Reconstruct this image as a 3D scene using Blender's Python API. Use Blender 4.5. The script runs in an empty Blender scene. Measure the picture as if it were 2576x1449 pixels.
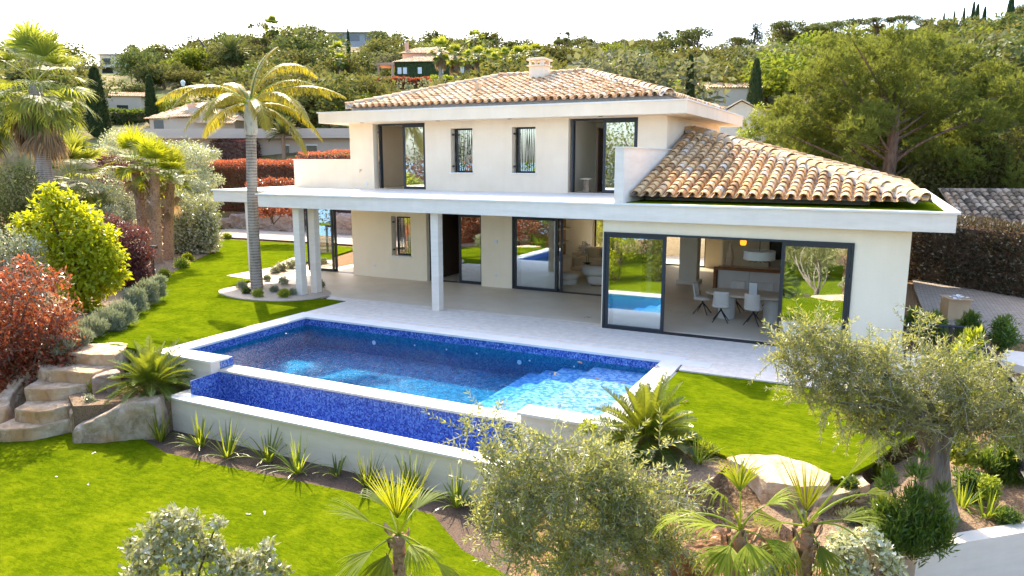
import bpy, math, random
import numpy as np
from mathutils import Vector, Matrix
R = math.radians
rng = np.random.default_rng(7)
random.seed(7)
scene = bpy.context.scene
COL = scene.collection
YAW = R(26.5148); PITCH = R(9.952); FPX = 1836.0; CAMZ = 4.5
# ------------------------------------------------------------------ camera
cam_d = bpy.data.cameras.new("camera"); cam = bpy.data.objects.new("camera", cam_d)
COL.objects.link(cam); scene.camera = cam
cam.location = (0, 0, CAMZ); cam.rotation_euler = (math.pi/2 - PITCH, 0, YAW)
cam_d.lens = 25.66; cam_d.sensor_width = 36; cam_d.clip_start = 0.1; cam_d.clip_end = 9000
FW = np.array([-math.sin(YAW)*math.cos(PITCH), math.cos(YAW)*math.cos(PITCH), -math.sin(PITCH)])
RT = np.array([math.cos(YAW), math.sin(YAW), 0.0]); UP = np.cross(RT, FW)
HF = np.array([-math.sin(YAW), math.cos(YAW), 0.0])      # horizontal forward
def ray(u, v): return RT*((u-1288)/FPX) + UP*((724.5-v)/FPX) + FW
def G(u, v, z=0.0):
    d = ray(u, v); t = (z-CAMZ)/d[2]; return np.array([0, 0, CAMZ]) + t*d
def YP(u, v, y):
    d = ray(u, v); return np.array([0, 0, CAMZ]) + d*(y/d[1])
def RP(u, v, r):
    d = ray(u, v); return np.array([0, 0, CAMZ]) + d*(r/math.hypot(d[0], d[1]))
def proj(p):
    q = np.asarray(p, float) - np.array([0, 0, CAMZ]); w = q@FW
    return 1288+FPX*(q@RT)/w, 724.5-FPX*(q@UP)/w, w
# ------------------------------------------------------------------ materials
def nmat(name):
    m = bpy.data.materials.new(name); m.use_nodes = True
    nt = m.node_tree; nt.nodes.clear()
    out = nt.nodes.new('ShaderNodeOutputMaterial')
    return m, nt, out
def N(nt, t, **kw):
    n = nt.nodes.new(t)
    for k, v in kw.items():
        if k in ('operation', 'blend_type', 'data_type', 'noise_dimensions', 'feature', 'attribute_name', 'attribute_type', 'musgrave_type', 'wave_type', 'bands_direction', 'distance', 'use_clamp', 'clamp'): setattr(n, k, v)
        else: n.inputs[k].default_value = v
    return n
def rgba(c): return (c[0], c[1], c[2], 1)
def ramp(nt, stops):
    r = nt.nodes.new('ShaderNodeValToRGB'); e = r.color_ramp.elements
    while len(e) < len(stops): e.new(0.5)
    for i, (p, c) in enumerate(stops): e[i].position = p; e[i].color = rgba(c)
    return r
def coords(nt, scale=1.0, kind='Object', vec=None):
    t = nt.nodes.new('ShaderNodeTexCoord'); m = nt.nodes.new('ShaderNodeMapping')
    m.inputs['Scale'].default_value = vec if vec else (scale, scale, scale)
    nt.links.new(t.outputs[kind], m.inputs['Vector']); return m
def surf(name, c1, c2, scale=3, rough=.8, bump=.1, bscale=40, c3=None, spec=.3, detail=6, vec=None, metal=0, bdist=.02, streak=0):
    """noise-coloured rough surface"""
    m, nt, out = nmat(name); L = nt.links
    co = coords(nt, vec=vec if vec else (1, 1, 1))
    n = N(nt, 'ShaderNodeTexNoise', Scale=scale, Detail=detail, Roughness=.6); L.new(co.outputs[0], n.inputs['Vector'])
    st = [(.3, c1), (.7, c2)] if c3 is None else [(.28, c1), (.5, c2), (.72, c3)]
    r = ramp(nt, st); L.new(n.outputs['Fac'], r.inputs[0])
    p = N(nt, 'ShaderNodeBsdfPrincipled', Roughness=rough, Metallic=metal); p.inputs['Specular IOR Level'].default_value = spec
    if streak:
        cs = coords(nt, vec=(2.6, 2.6, .22)); ns = N(nt, 'ShaderNodeTexNoise', Scale=1.6, Detail=5, Roughness=.6); L.new(cs.outputs[0], ns.inputs['Vector'])
        rs = ramp(nt, [(.35, (1-streak, 1-streak*1.1, 1-streak*1.25)), (.6, (1, 1, 1))]); L.new(ns.outputs['Fac'], rs.inputs[0])
        mx = nt.nodes.new('ShaderNodeMix'); mx.data_type = 'RGBA'; mx.blend_type = 'MULTIPLY'; mx.inputs[0].default_value = 1; L.new(r.outputs[0], mx.inputs[6]); L.new(rs.outputs[0], mx.inputs[7]); L.new(mx.outputs[2], p.inputs['Base Color'])
    else: L.new(r.outputs[0], p.inputs['Base Color'])
    if bump:
        n2 = N(nt, 'ShaderNodeTexNoise', Scale=bscale, Detail=4); L.new(co.outputs[0], n2.inputs['Vector'])
        b = N(nt, 'ShaderNodeBump', Strength=bump, Distance=bdist); L.new(n2.outputs['Fac'], b.inputs['Height']); L.new(b.outputs[0], p.inputs['Normal'])
    L.new(p.outputs[0], out.inputs[0]); return m
def plain(name, c, rough=.5, metal=0, spec=.5):
    return surf(name, tuple(x*.93 for x in c), c, scale=2, rough=rough, bump=0, metal=metal, spec=spec)
def leafmat(name, cols, trans=None, fac=.45, rough=.45, spec=.5, hue=.02):
    """cols: list of colours spread by the per-leaf random attribute"""
    m, nt, out = nmat(name); L = nt.links
    a = N(nt, 'ShaderNodeAttribute', attribute_name='rnd')
    k = len(cols); r = ramp(nt, [(i/(max(1, k-1)), c) for i, c in enumerate(cols)]); L.new(a.outputs['Fac'], r.inputs[0])
    oi = nt.nodes.new('ShaderNodeObjectInfo')
    hs = nt.nodes.new('ShaderNodeHueSaturation'); L.new(r.outputs[0], hs.inputs['Color'])
    mr = N(nt, 'ShaderNodeMapRange'); mr.inputs['To Min'].default_value = .5-hue; mr.inputs['To Max'].default_value = .5+hue
    L.new(oi.outputs['Random'], mr.inputs['Value']); L.new(mr.outputs[0], hs.inputs['Hue'])
    mr2 = N(nt, 'ShaderNodeMapRange'); mr2.inputs['To Min'].default_value = .68; mr2.inputs['To Max'].default_value = 1.25
    L.new(oi.outputs['Random'], mr2.inputs['Value']); L.new(mr2.outputs[0], hs.inputs['Value'])
    p = N(nt, 'ShaderNodeBsdfPrincipled', Roughness=rough); p.inputs['Specular IOR Level'].default_value = spec
    L.new(hs.outputs[0], p.inputs['Base Color'])
    t = nt.nodes.new('ShaderNodeBsdfTranslucent')
    if trans is None: L.new(hs.outputs[0], t.inputs['Color'])
    else:
        mx = nt.nodes.new('ShaderNodeMix'); mx.data_type = 'RGBA'; mx.inputs[0].default_value = .65
        L.new(hs.outputs[0], mx.inputs[6]); mx.inputs[7].default_value = rgba(trans); L.new(mx.outputs[2], t.inputs['Color'])
    s = nt.nodes.new('ShaderNodeMixShader'); s.inputs[0].default_value = fac
    L.new(p.outputs[0], s.inputs[1]); L.new(t.outputs[0], s.inputs[2]); L.new(s.outputs[0], out.inputs[0]); return m
# ------------------------------------------------------------------ mesh building
def nrm(a):
    a = np.asarray(a, float); return a/np.maximum(np.linalg.norm(a, axis=-1, keepdims=True), 1e-9)
class MB:
    def __init__(s): s.v = []; s.f = []; s.r = []; s.n = 0; s.groups = []
    def add(s, V, F, rnd=None):
        V = np.asarray(V, float).reshape(-1, 3); F = np.asarray(F, int)
        s.v.append(V); s.f.append(F + s.n); s.n += len(V)
        if rnd is None: rnd = random.random()
        s.r.append(np.broadcast_to(np.asarray(rnd, float), (len(F),)).copy())
        return s
    def box(s, x0, x1, y0, y1, z0, z1, rnd=None):
        x0, x1 = min(x0, x1), max(x0, x1); y0, y1 = min(y0, y1), max(y0, y1); z0, z1 = min(z0, z1), max(z0, z1)
        V = [(x0,y0,z0),(x1,y0,z0),(x1,y1,z0),(x0,y1,z0),(x0,y0,z1),(x1,y0,z1),(x1,y1,z1),(x0,y1,z1)]
        return s.add(V, [(0,3,2,1),(4,5,6,7),(0,1,5,4),(1,2,6,5),(2,3,7,6),(3,0,4,7)], rnd)
    def quad(s, a, b, c, d, rnd=None): return s.add([a, b, c, d], [(0, 1, 2, 3)], rnd)
    def tube(s, pts, rad, seg=8, rnd=None, caps=True, jit=0):
        pts = np.asarray(pts, float); n = len(pts); rad = np.broadcast_to(np.asarray(rad, float), (n,))
        T = np.gradient(pts, axis=0); T = nrm(T)
        ref = np.array([0, 0, 1.]) if abs(T[0][2]) < .9 else np.array([1., 0, 0])
        V = []
        A = nrm(np.cross(T[0], ref))
        for i in range(n):
            A = nrm(A - T[i]*(A@T[i])); B = np.cross(T[i], A)
            for k in range(seg):
                a = 2*math.pi*k/seg; q = rad[i]*(1+(jit*(random.random()-.5) if jit else 0))
                V.append(pts[i] + q*(math.cos(a)*A + math.sin(a)*B))
        F = []
        for i in range(n-1):
            for k in range(seg):
                k2 = (k+1) % seg; F.append((i*seg+k, i*seg+k2, (i+1)*seg+k2, (i+1)*seg+k))
        s.add(V, F, rnd)
        if caps:
            for i, rev in ((0, True), (n-1, False)):
                c = list(range(i*seg, i*seg+seg)); V2 = [V[j] for j in c] + [pts[i]]
                s.add(V2, [((k+1) % seg, k, seg, seg) if rev else (k, (k+1) % seg, seg, seg) for k in range(seg)], rnd)
        return s
    def lathe(s, prof, cx=0, cy=0, seg=24, sx=1, sy=1, rnd=None):
        V = []; F = []; n = len(prof)
        for r, z in prof:
            for k in range(seg):
                a = 2*math.pi*k/seg; V.append((cx+sx*r*math.cos(a), cy+sy*r*math.sin(a), z))
        for i in range(n-1):
            for k in range(seg):
                k2 = (k+1) % seg; F.append((i*seg+k, i*seg+k2, (i+1)*seg+k2, (i+1)*seg+k))
        return s.add(V, F, rnd)
    def prism(s, poly, z0, z1, rnd=None):
        """vertical prism from 2-D polygon (counter-clockwise)"""
        n = len(poly); V = [(x, y, z0) for x, y in poly] + [(x, y, z1) for x, y in poly]
        s.add(V, [(i, (i+1) % n, n+(i+1) % n, n+i) for i in range(n)], rnd)
        s.groups.append(([(x, y, z1) for x, y in poly], rnd)); s.groups.append(([(x, y, z0) for x, y in poly][::-1], rnd))
        return s
    def ngon(s, pts, rnd=None): s.groups.append((list(pts), rnd)); return s
    def leaves(s, P, D, Nn, L, W, rnd=None, fold=.15, wide=.45):
        P = np.asarray(P, float); D = nrm(D); S = nrm(np.cross(D, Nn)); U = np.cross(S, D); n = len(P)
        L = np.broadcast_to(np.asarray(L, float), (n,))[:, None]; W = np.broadcast_to(np.asarray(W, float), (n,))[:, None]
        V = np.empty((n, 4, 3)); V[:, 0] = P; V[:, 1] = P+D*L*wide+S*W*.5+U*W*fold; V[:, 2] = P+D*L; V[:, 3] = P+D*L*wide-S*W*.5+U*W*fold
        if rnd is None: rnd = rng.random(n)
        return s.add(V.reshape(-1, 3), np.arange(4*n).reshape(n, 4), rnd)
    def mesh(s, name, mats, smooth=False):
        me = bpy.data.meshes.new(name)
        V = np.concatenate(s.v) if s.v else np.zeros((0, 3)); nv = len(V)
        loops = []; starts = []; r = []; pos = 0; mlo = []
        big = []
        for F, rr in zip(s.f, s.r):
            if F.shape[1] == 4:
                tri = F[:, 2] == F[:, 3]
                if tri.any():
                    q = F[~tri]; t = F[tri][:, :3]
                    for X, k, m in ((q, 4, ~tri), (t, 3, tri)):
                        if len(X): loops.append(X.ravel()); starts.append(np.full(len(X), k)); r.append(rr[m])
                    continue
            loops.append(F.ravel()); starts.append(np.full(len(F), F.shape[1])); r.append(rr)
        extra = []
        for pts, rnd in s.groups:
            k = len(pts); extra += [tuple(p) for p in pts]
            loops.append(np.arange(nv, nv+k)); nv += k; starts.append(np.array([k])); r.append(np.array([.5 if rnd is None else rnd]))
        if extra: V = np.concatenate([V, np.array(extra, float)])
        loops = np.concatenate(loops); cnt = np.concatenate(starts); r = np.concatenate(r)
        st = np.concatenate([[0], np.cumsum(cnt)[:-1]])
        me.vertices.add(len(V)); me.vertices.foreach_set('co', V.ravel())
        me.loops.add(len(loops)); me.loops.foreach_set('vertex_index', loops)
        me.polygons.add(len(cnt)); me.polygons.foreach_set('loop_start', st); me.polygons.foreach_set('loop_total', cnt)
        me.update(calc_edges=True)
        at = me.attributes.new('rnd', 'FLOAT', 'FACE'); at.data.foreach_set('value', r)
        for m in (mats if isinstance(mats, (list, tuple)) else [mats]): me.materials.append(m)
        me.polygons.foreach_set('use_smooth', np.full(len(cnt), bool(smooth)))
        return me
    def build(s, name, mat, parent=None, loc=None, smooth=False):
        o = bpy.data.objects.new(name, s.mesh(name, mat, smooth)); COL.objects.link(o)
        if parent is not None: o.parent = parent
        if loc is not None: o.location = loc
        return o
def tag(o, label=None, cat=None, group=None, kind=None):
    if label: o['label'] = label
    if cat: o['category'] = cat
    if group: o['group'] = group
    if kind: o['kind'] = kind
    return o
def thing(name, label, cat, loc=(0, 0, 0), rz=0, group=None):
    o = bpy.data.objects.new(name, None); COL.objects.link(o); o.empty_display_size = .2
    o.location = tuple(float(c) for c in loc); o.rotation_euler = (0, 0, rz); return tag(o, label, cat, group)
def struct(name, mb, mat, **k): return tag(mb.build(name, mat, **k), kind='structure')
def kids(o): return [c for c in bpy.data.objects if c.parent == o]
KIDS = {}
def dup(root, loc, rz=0, sc=1.0, label=None, cat=None, group=None, cache=True):
    def ch(o):
        if o.name not in KIDS: KIDS[o.name] = [c for c in o.children]
        return KIDS[o.name]
    r = root.copy(); COL.objects.link(r); r.location = tuple(float(c) for c in loc); r.rotation_euler = (0, 0, rz)
    r.scale = (sc, sc, sc) if not hasattr(sc, '__len__') else tuple(sc)
    if label: r['label'] = label
    if group: r['group'] = group
    if cat: r['category'] = cat
    for c in ch(root):
        d = c.copy(); COL.objects.link(d); d.parent = r
        for g in ch(c):
            e = g.copy(); COL.objects.link(e); e.parent = d
    return r
def solidgrid(mb, xs, ys, zs, solid, rnd=None):
    """boxes on a 3-D grid, faces only between solid and empty"""
    nx, ny, nz = len(xs)-1, len(ys)-1, len(zs)-1
    S = np.zeros((nx+2, ny+2, nz+2), bool)
    for i in range(nx):
        for j in range(ny):
            for k in range(nz):
                S[i+1, j+1, k+1] = solid((xs[i]+xs[i+1])/2, (ys[j]+ys[j+1])/2, (zs[k]+zs[k+1])/2)
    for i in range(nx):
        for j in range(ny):
            for k in range(nz):
                if not S[i+1, j+1, k+1]: continue
                x0, x1, y0, y1, z0, z1 = xs[i], xs[i+1], ys[j], ys[j+1], zs[k], zs[k+1]
                if not S[i, j+1, k+1]: mb.quad((x0,y0,z0),(x0,y0,z1),(x0,y1,z1),(x0,y1,z0), rnd)
                if not S[i+2, j+1, k+1]: mb.quad((x1,y0,z0),(x1,y1,z0),(x1,y1,z1),(x1,y0,z1), rnd)
                if not S[i+1, j, k+1]: mb.quad((x0,y0,z0),(x1,y0,z0),(x1,y0,z1),(x0,y0,z1), rnd)
                if not S[i+1, j+2, k+1]: mb.quad((x0,y1,z0),(x0,y1,z1),(x1,y1,z1),(x1,y1,z0), rnd)
                if not S[i+1, j+1, k]: mb.quad((x0,y0,z0),(x0,y1,z0),(x1,y1,z0),(x1,y0,z0), rnd)
                if not S[i+1, j+1, k+2]: mb.quad((x0,y0,z1),(x1,y0,z1),(x1,y1,z1),(x0,y1,z1), rnd)
    return mb
def wallx(mb, x0, x1, z0, z1, ya, yb, holes):
    """wall along X between ya and yb with holes (x0,x1,z0,z1)"""
    xs = sorted({x0, x1} | {c for h in holes for c in h[:2] if x0 < c < x1}); zs = sorted({z0, z1} | {c for h in holes for c in h[2:] if z0 < c < z1})
    return solidgrid(mb, xs, [ya, yb], zs, lambda x, y, z: not any(h[0] < x < h[1] and h[2] < z < h[3] for h in holes))
def wally(mb, y0, y1, z0, z1, xa, xb, holes):
    ys = sorted({y0, y1} | {c for h in holes for c in h[:2] if y0 < c < y1}); zs = sorted({z0, z1} | {c for h in holes for c in h[2:] if z0 < c < z1})
    return solidgrid(mb, [xa, xb], ys, zs, lambda x, y, z: not any(h[0] < y < h[1] and h[2] < z < h[3] for h in holes))
def smooth01(t): t = np.clip(t, 0, 1); return t*t*(3-2*t)
SKYS, SUNS, EXPO = 0.15, 2.7, 2.15
# ================================================================== materials
M = {}
M['render_white'] = surf('render_white', (.89,.765,.57), (.94,.82,.63), scale=.9, streak=.025, rough=.9, bump=.25, bscale=60, spec=.15)  # facade plaster, base colour lifted to offset the shade under the canopy
M['render_upper'] = surf('render_upper', (.80,.665,.50), (.88,.75,.585), scale=.8, streak=.03, rough=.9, bump=.25, bscale=60, spec=.15)  # same plaster, base colour cut where open skylight would overbrighten it
M['fascia'] = surf('fascia', (.76,.67,.57), (.86,.77,.66), scale=1.3, streak=.03, rough=.85, bump=.12, bscale=30, spec=.2, vec=(1, 1, 6))
M['coping'] = surf('coping', (.72,.70,.66), (.82,.80,.76), scale=2.5, rough=.6, bump=.05, spec=.35)
M['weir_stone'] = surf('weir_stone', (.70,.60,.46), (.82,.76,.66), scale=1.6, rough=.5, bump=.05, spec=.4)
M['frame'] = plain('frame', (.028,.033,.042), rough=.4, metal=.2)
M['iron'] = plain('iron', (.018,.02,.025), rough=.5)
M['inner_wall'] = surf('inner_wall', (.84,.79,.66), (.88,.84,.73), scale=.7, rough=.9, bump=0)
M['inner_floor'] = surf('inner_floor', (.66,.56,.42), (.74,.65,.52), scale=1.2, rough=.5, bump=0)
M['door_wood'] = surf('door_wood', (.07,.04,.024), (.11,.065,.038), scale=3, rough=.6, bump=0, vec=(10, 10, 1))
M['wood'] = surf('wood', (.20,.075,.025), (.32,.14,.05), scale=3, rough=.45, bump=0, vec=(1, 10, 10))
M['fabric'] = surf('fabric', (.62,.57,.50), (.76,.72,.65), scale=60, rough=.95, bump=.3, bscale=140, spec=.1)
M['fabric_cream'] = surf('fabric_cream', (.70,.62,.46), (.78,.71,.56), scale=30, rough=.95, bump=.2, bscale=140, spec=.1)
M['brown_fabric'] = surf('brown_fabric', (.16,.10,.07), (.30,.22,.16), scale=40, rough=.95, bump=0, spec=.1)
M['lacquer'] = plain('lacquer', (.72,.70,.66), rough=.35)
M['stone_top'] = surf('stone_top', (.62,.52,.38), (.74,.65,.52), scale=5, rough=.35, bump=0)
M['brass'] = plain('brass', (.42,.25,.08), rough=.3, metal=.9)
M['black'] = plain('black', (.006,.006,.008), rough=.3)
M['white'] = plain('white', (.8,.8,.8), rough=.5)
M['petal'] = plain('petal', (.85,.82,.80), rough=.6)
M['lamp_white'] = plain('lamp_white', (.78,.80,.78), rough=.7)
M['cardboard'] = surf('cardboard', (.42,.29,.17), (.50,.36,.22), scale=3, rough=.9, bump=0)
M['bark_grey'] = surf('bark_grey', (.10,.085,.07), (.26,.225,.19), scale=6, rough=.95, bump=1, bscale=12, vec=(1, 1, .2), bdist=.08, spec=.1)
M['bark_brown'] = surf('bark_brown', (.07,.045,.03), (.20,.13,.09), scale=8, rough=.95, bump=.8, bscale=14, vec=(1, 1, .3), bdist=.05, spec=.1)
M['palm_fibre'] = surf('palm_fibre', (.11,.06,.035), (.42,.27,.17), scale=9, rough=.95, bump=1, bscale=20, bdist=.04, spec=.1, c3=(.20,.11,.065))
M['soil'] = surf('soil', (.045,.028,.02), (.30,.21,.14), scale=22, rough=.95, bump=1, bscale=40, bdist=.03, spec=.1, c3=(.11,.07,.045))
M['mulch'] = surf('mulch', (.022,.015,.012), (.17,.12,.09), scale=30, rough=.95, bump=1, bscale=60, bdist=.03, spec=.1, c3=(.05,.034,.026))
M['gravel'] = surf('gravel', (.36,.29,.22), (.62,.54,.44), scale=30, rough=.9, bump=.6, bscale=70, spec=.2)
def ringbark():
    m, nt, out = nmat('ring_bark'); L = nt.links; co = coords(nt, vec=(1, 1, 1))
    w = N(nt, 'ShaderNodeTexWave', Scale=3.2, Distortion=2.5, Detail=3); w.bands_direction = 'Z'; w.inputs['Detail Scale'].default_value = 2
    n = N(nt, 'ShaderNodeTexNoise', Scale=6, Detail=6); L.new(co.outputs[0], w.inputs['Vector'])
    co2 = coords(nt, vec=(1, 1, .25)); L.new(co2.outputs[0], n.inputs['Vector'])
    mx = N(nt, 'ShaderNodeMath', operation='MULTIPLY_ADD'); mx.inputs[1].default_value = .35; L.new(w.outputs['Fac'], mx.inputs[0]); L.new(n.outputs['Fac'], mx.inputs[2])
    r = ramp(nt, [(.35, (.15,.12,.095)), (.6, (.26,.215,.175)), (.85, (.37,.325,.275))]); L.new(mx.outputs[0], r.inputs[0])
    p = N(nt, 'ShaderNodeBsdfPrincipled', Roughness=.9); p.inputs['Specular IOR Level'].default_value = .15; L.new(r.outputs[0], p.inputs[0])
    b = N(nt, 'ShaderNodeBump', Strength=.6, Distance=.03); L.new(mx.outputs[0], b.inputs['Height']); L.new(b.outputs[0], p.inputs['Normal'])
    L.new(p.outputs[0], out.inputs[0]); return m
M['ring_bark'] = ringbark()
def rock(name, cols, warm):
    m, nt, out = nmat(name); L = nt.links; co = coords(nt)
    n = N(nt, 'ShaderNodeTexNoise', Scale=3.2, Detail=9, Roughness=.72, Distortion=.5); L.new(co.outputs[0], n.inputs['Vector'])
    r = ramp(nt, [(.3, cols[0]), (.45, cols[1]), (.58, cols[2]), (.72, cols[3])]); L.new(n.outputs['Fac'], r.inputs[0])
    n3 = N(nt, 'ShaderNodeTexNoise', Scale=.9, Detail=4); L.new(co.outputs[0], n3.inputs['Vector'])
    r3 = ramp(nt, [(.52, (0, 0, 0)), (.68, (1, 1, 1))]); L.new(n3.outputs['Fac'], r3.inputs[0])
    mx = nt.nodes.new('ShaderNodeMix'); mx.data_type = 'RGBA'; L.new(r3.outputs[0], mx.inputs[0]); L.new(r.outputs[0], mx.inputs[6]); mx.inputs[7].default_value = rgba(warm)
    p = N(nt, 'ShaderNodeBsdfPrincipled', Roughness=.9); p.inputs['Specular IOR Level'].default_value = .2; L.new(mx.outputs[2], p.inputs[0])
    n2 = N(nt, 'ShaderNodeTexNoise', Scale=12, Detail=9, Roughness=.75); L.new(co.outputs[0], n2.inputs['Vector'])
    vo = nt.nodes.new('ShaderNodeTexVoronoi'); vo.feature = 'DISTANCE_TO_EDGE'; vo.inputs['Scale'].default_value = 1.1; dm = N(nt, 'ShaderNodeMixRGB' if False else 'ShaderNodeVectorMath', operation='ADD'); sc2 = N(nt, 'ShaderNodeVectorMath', operation='SCALE'); sc2.inputs['Scale'].default_value = .35; L.new(n2.outputs['Color'], sc2.inputs[0]); L.new(co.outputs[0], dm.inputs[0]); L.new(sc2.outputs[0], dm.inputs[1]); L.new(dm.outputs[0], vo.inputs['Vector'])
    mnn = N(nt, 'ShaderNodeMath', operation='MINIMUM'); mnn.inputs[1].default_value = .05; L.new(vo.outputs['Distance'], mnn.inputs[0]); hm = N(nt, 'ShaderNodeMath', operation='MULTIPLY_ADD'); hm.inputs[1].default_value = 3.5; L.new(mnn.outputs[0], hm.inputs[0]); L.new(n2.outputs['Fac'], hm.inputs[2])
    b = N(nt, 'ShaderNodeBump', Strength=1.0, Distance=.05); L.new(hm.outputs[0], b.inputs['Height']); L.new(b.outputs[0], p.inputs['Normal'])
    L.new(p.outputs[0], out.inputs[0]); return m
M['rock'] = rock('rock', [(.26,.15,.08), (.60,.43,.27), (.76,.61,.43), (.88,.76,.58)], (.62,.36,.16))
M['rock_grey'] = rock('rock_grey', [(.22,.15,.09), (.44,.34,.24), (.57,.46,.35), (.66,.55,.43)], (.54,.31,.14))
M['rock_pink'] = rock('rock_pink', [(.26,.17,.13), (.42,.31,.25), (.50,.38,.31), (.56,.45,.38)], (.42,.28,.20))
M['rock_ochre'] = rock('rock_ochre', [(.14,.07,.035), (.28,.14,.06), (.40,.23,.12), (.50,.34,.22)], (.36,.17,.06))
def grassmat(name, c1, c2, c3):
    m, nt, out = nmat(name); L = nt.links
    co = coords(nt); n = N(nt, 'ShaderNodeTexNoise', Scale=1.1, Detail=3, Distortion=1.5); L.new(co.outputs[0], n.inputs['Vector'])
    co2 = coords(nt, vec=(30, 80, 30)); n2 = N(nt, 'ShaderNodeTexNoise', Scale=1, Detail=5, Roughness=.75, Distortion=.8); L.new(co2.outputs[0], n2.inputs['Vector'])
    co3 = coords(nt, vec=(5, 13, 5)); n3 = N(nt, 'ShaderNodeTexNoise', Scale=1, Detail=3, Distortion=1); L.new(co3.outputs[0], n3.inputs['Vector'])
    a = N(nt, 'ShaderNodeMath', operation='MULTIPLY_ADD'); a.inputs[1].default_value = .75; L.new(n2.outputs['Fac'], a.inputs[0])
    b0 = N(nt, 'ShaderNodeMath', operation='MULTIPLY_ADD'); b0.inputs[1].default_value = .45; L.new(n3.outputs['Fac'], b0.inputs[0])
    c = N(nt, 'ShaderNodeMath', operation='MULTIPLY'); c.inputs[1].default_value = .42; L.new(n.outputs['Fac'], c.inputs[0]); L.new(c.outputs[0], b0.inputs[2]); L.new(b0.outputs[0], a.inputs[2])
    r = ramp(nt, [(.58, c1), (.80, c2), (1.0, c3)]); L.new(a.outputs[0], r.inputs[0])
    p = nt.nodes.new('ShaderNodeBsdfDiffuse'); L.new(r.outputs[0], p.inputs[0])
    b = N(nt, 'ShaderNodeBump', Strength=.8, Distance=.03); L.new(a.outputs[0], b.inputs['Height']); L.new(b.outputs[0], p.inputs['Normal'])
    L.new(p.outputs[0], out.inputs[0]); return m
M['turf'] = grassmat('turf', (.038,.07,.002), (.092,.132,.003), (.175,.205,.006))
def pavermat(name, bw, bh, c1, c2, mort, off=0.5, mortar=.006, rough=.7):
    m, nt, out = nmat(name); L = nt.links; co = coords(nt)
    b = nt.nodes.new('ShaderNodeTexBrick'); b.offset = off
    b.inputs['Scale'].default_value = 1; b.inputs['Brick Width'].default_value = bw; b.inputs['Row Height'].default_value = bh
    b.inputs['Mortar Size'].default_value = mortar; b.inputs['Color1'].default_value = rgba(c1); b.inputs['Color2'].default_value = rgba(c2); b.inputs['Mortar'].default_value = rgba(mort)
    L.new(co.outputs[0], b.inputs['Vector'])
    n = N(nt, 'ShaderNodeTexNoise', Scale=5, Detail=8, Roughness=.7); L.new(co.outputs[0], n.inputs['Vector'])
    r = ramp(nt, [(.3, (.78,.78,.78)), (.7, (1.06,1.06,1.06))]); L.new(n.outputs['Fac'], r.inputs[0])
    mx = nt.nodes.new('ShaderNodeMix'); mx.data_type = 'RGBA'; mx.blend_type = 'MULTIPLY'; mx.inputs[0].default_value = 1; L.new(b.outputs['Color'], mx.inputs[6]); L.new(r.outputs[0], mx.inputs[7])
    p = N(nt, 'ShaderNodeBsdfPrincipled', Roughness=rough); p.inputs['Specular IOR Level'].default_value = .3; L.new(mx.outputs[2], p.inputs[0])
    bu = N(nt, 'ShaderNodeBump', Strength=.3, Distance=.01); L.new(n.outputs['Fac'], bu.inputs['Height']); L.new(bu.outputs[0], p.inputs['Normal'])
    L.new(p.outputs[0], out.inputs[0]); return m
M['paving'] = pavermat('paving', 1.2, 1.2, (.84,.75,.65), (.80,.71,.61), (.72,.63,.54), off=0)
M['cobble'] = pavermat('cobble', .22, .12, (.42,.36,.29), (.33,.28,.23), (.18,.15,.12), mortar=.012, rough=.85)
def mosaic(name, cols, grout=(.05,.08,.25), s=38, side=False):
    m, nt, out = nmat(name); L = nt.links; co = coords(nt)
    # cell id from snapped position + geometry normal independent
    sc = N(nt, 'ShaderNodeVectorMath', operation='SCALE'); sc.inputs['Scale'].default_value = s; L.new(co.outputs[0], sc.inputs[0])
    ad = N(nt, 'ShaderNodeVectorMath', operation='ADD'); ad.inputs[1].default_value = (.313, .317, .331); L.new(sc.outputs[0], ad.inputs[0])
    fl = N(nt, 'ShaderNodeVectorMath', operation='FLOOR'); L.new(ad.outputs[0], fl.inputs[0])
    wn = nt.nodes.new('ShaderNodeTexWhiteNoise'); wn.noise_dimensions = '3D'; L.new(fl.outputs[0], wn.inputs['Vector'])
    n = N(nt, 'ShaderNodeTexNoise', Scale=5, Detail=3); L.new(co.outputs[0], n.inputs['Vector'])
    a = N(nt, 'ShaderNodeMath', operation='MULTIPLY_ADD'); a.inputs[1].default_value = .8; L.new(wn.outputs['Value'], a.inputs[0])
    c = N(nt, 'ShaderNodeMath', operation='MULTIPLY'); c.inputs[1].default_value = .3; L.new(n.outputs['Fac'], c.inputs[0]); L.new(c.outputs[0], a.inputs[2])
    k = len(cols); r = ramp(nt, [(.1+.85*i/(k-1), q) for i, q in enumerate(cols)]); r.color_ramp.interpolation = 'CONSTANT'; L.new(a.outputs[0], r.inputs[0])
    p = N(nt, 'ShaderNodeBsdfPrincipled', Roughness=.25); p.inputs['Specular IOR Level'].default_value = .5; L.new(r.outputs[0], p.inputs[0])
    L.new(p.outputs[0], out.inputs[0]); return m
M['mosaic'] = mosaic('mosaic', [(.035,.06,.26), (.06,.11,.42), (.09,.17,.50), (.17,.29,.60), (.32,.44,.70)], s=33)
M['pool_floor'] = mosaic('pool_floor', [(.005,.12,.20), (.010,.17,.27), (.02,.22,.33), (.04,.28,.40)], s=14)
M['pool_lining'] = mosaic('pool_lining', [(.008,.10,.20), (.014,.14,.25), (.025,.18,.29), (.04,.23,.35)], s=30)  # same mosaic below the waterline, the water's teal tint put into its colour
M['pool_step'] = mosaic('pool_step', [(.12,.24,.54), (.22,.36,.62), (.36,.48,.70), (.56,.64,.80)], s=14)
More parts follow.
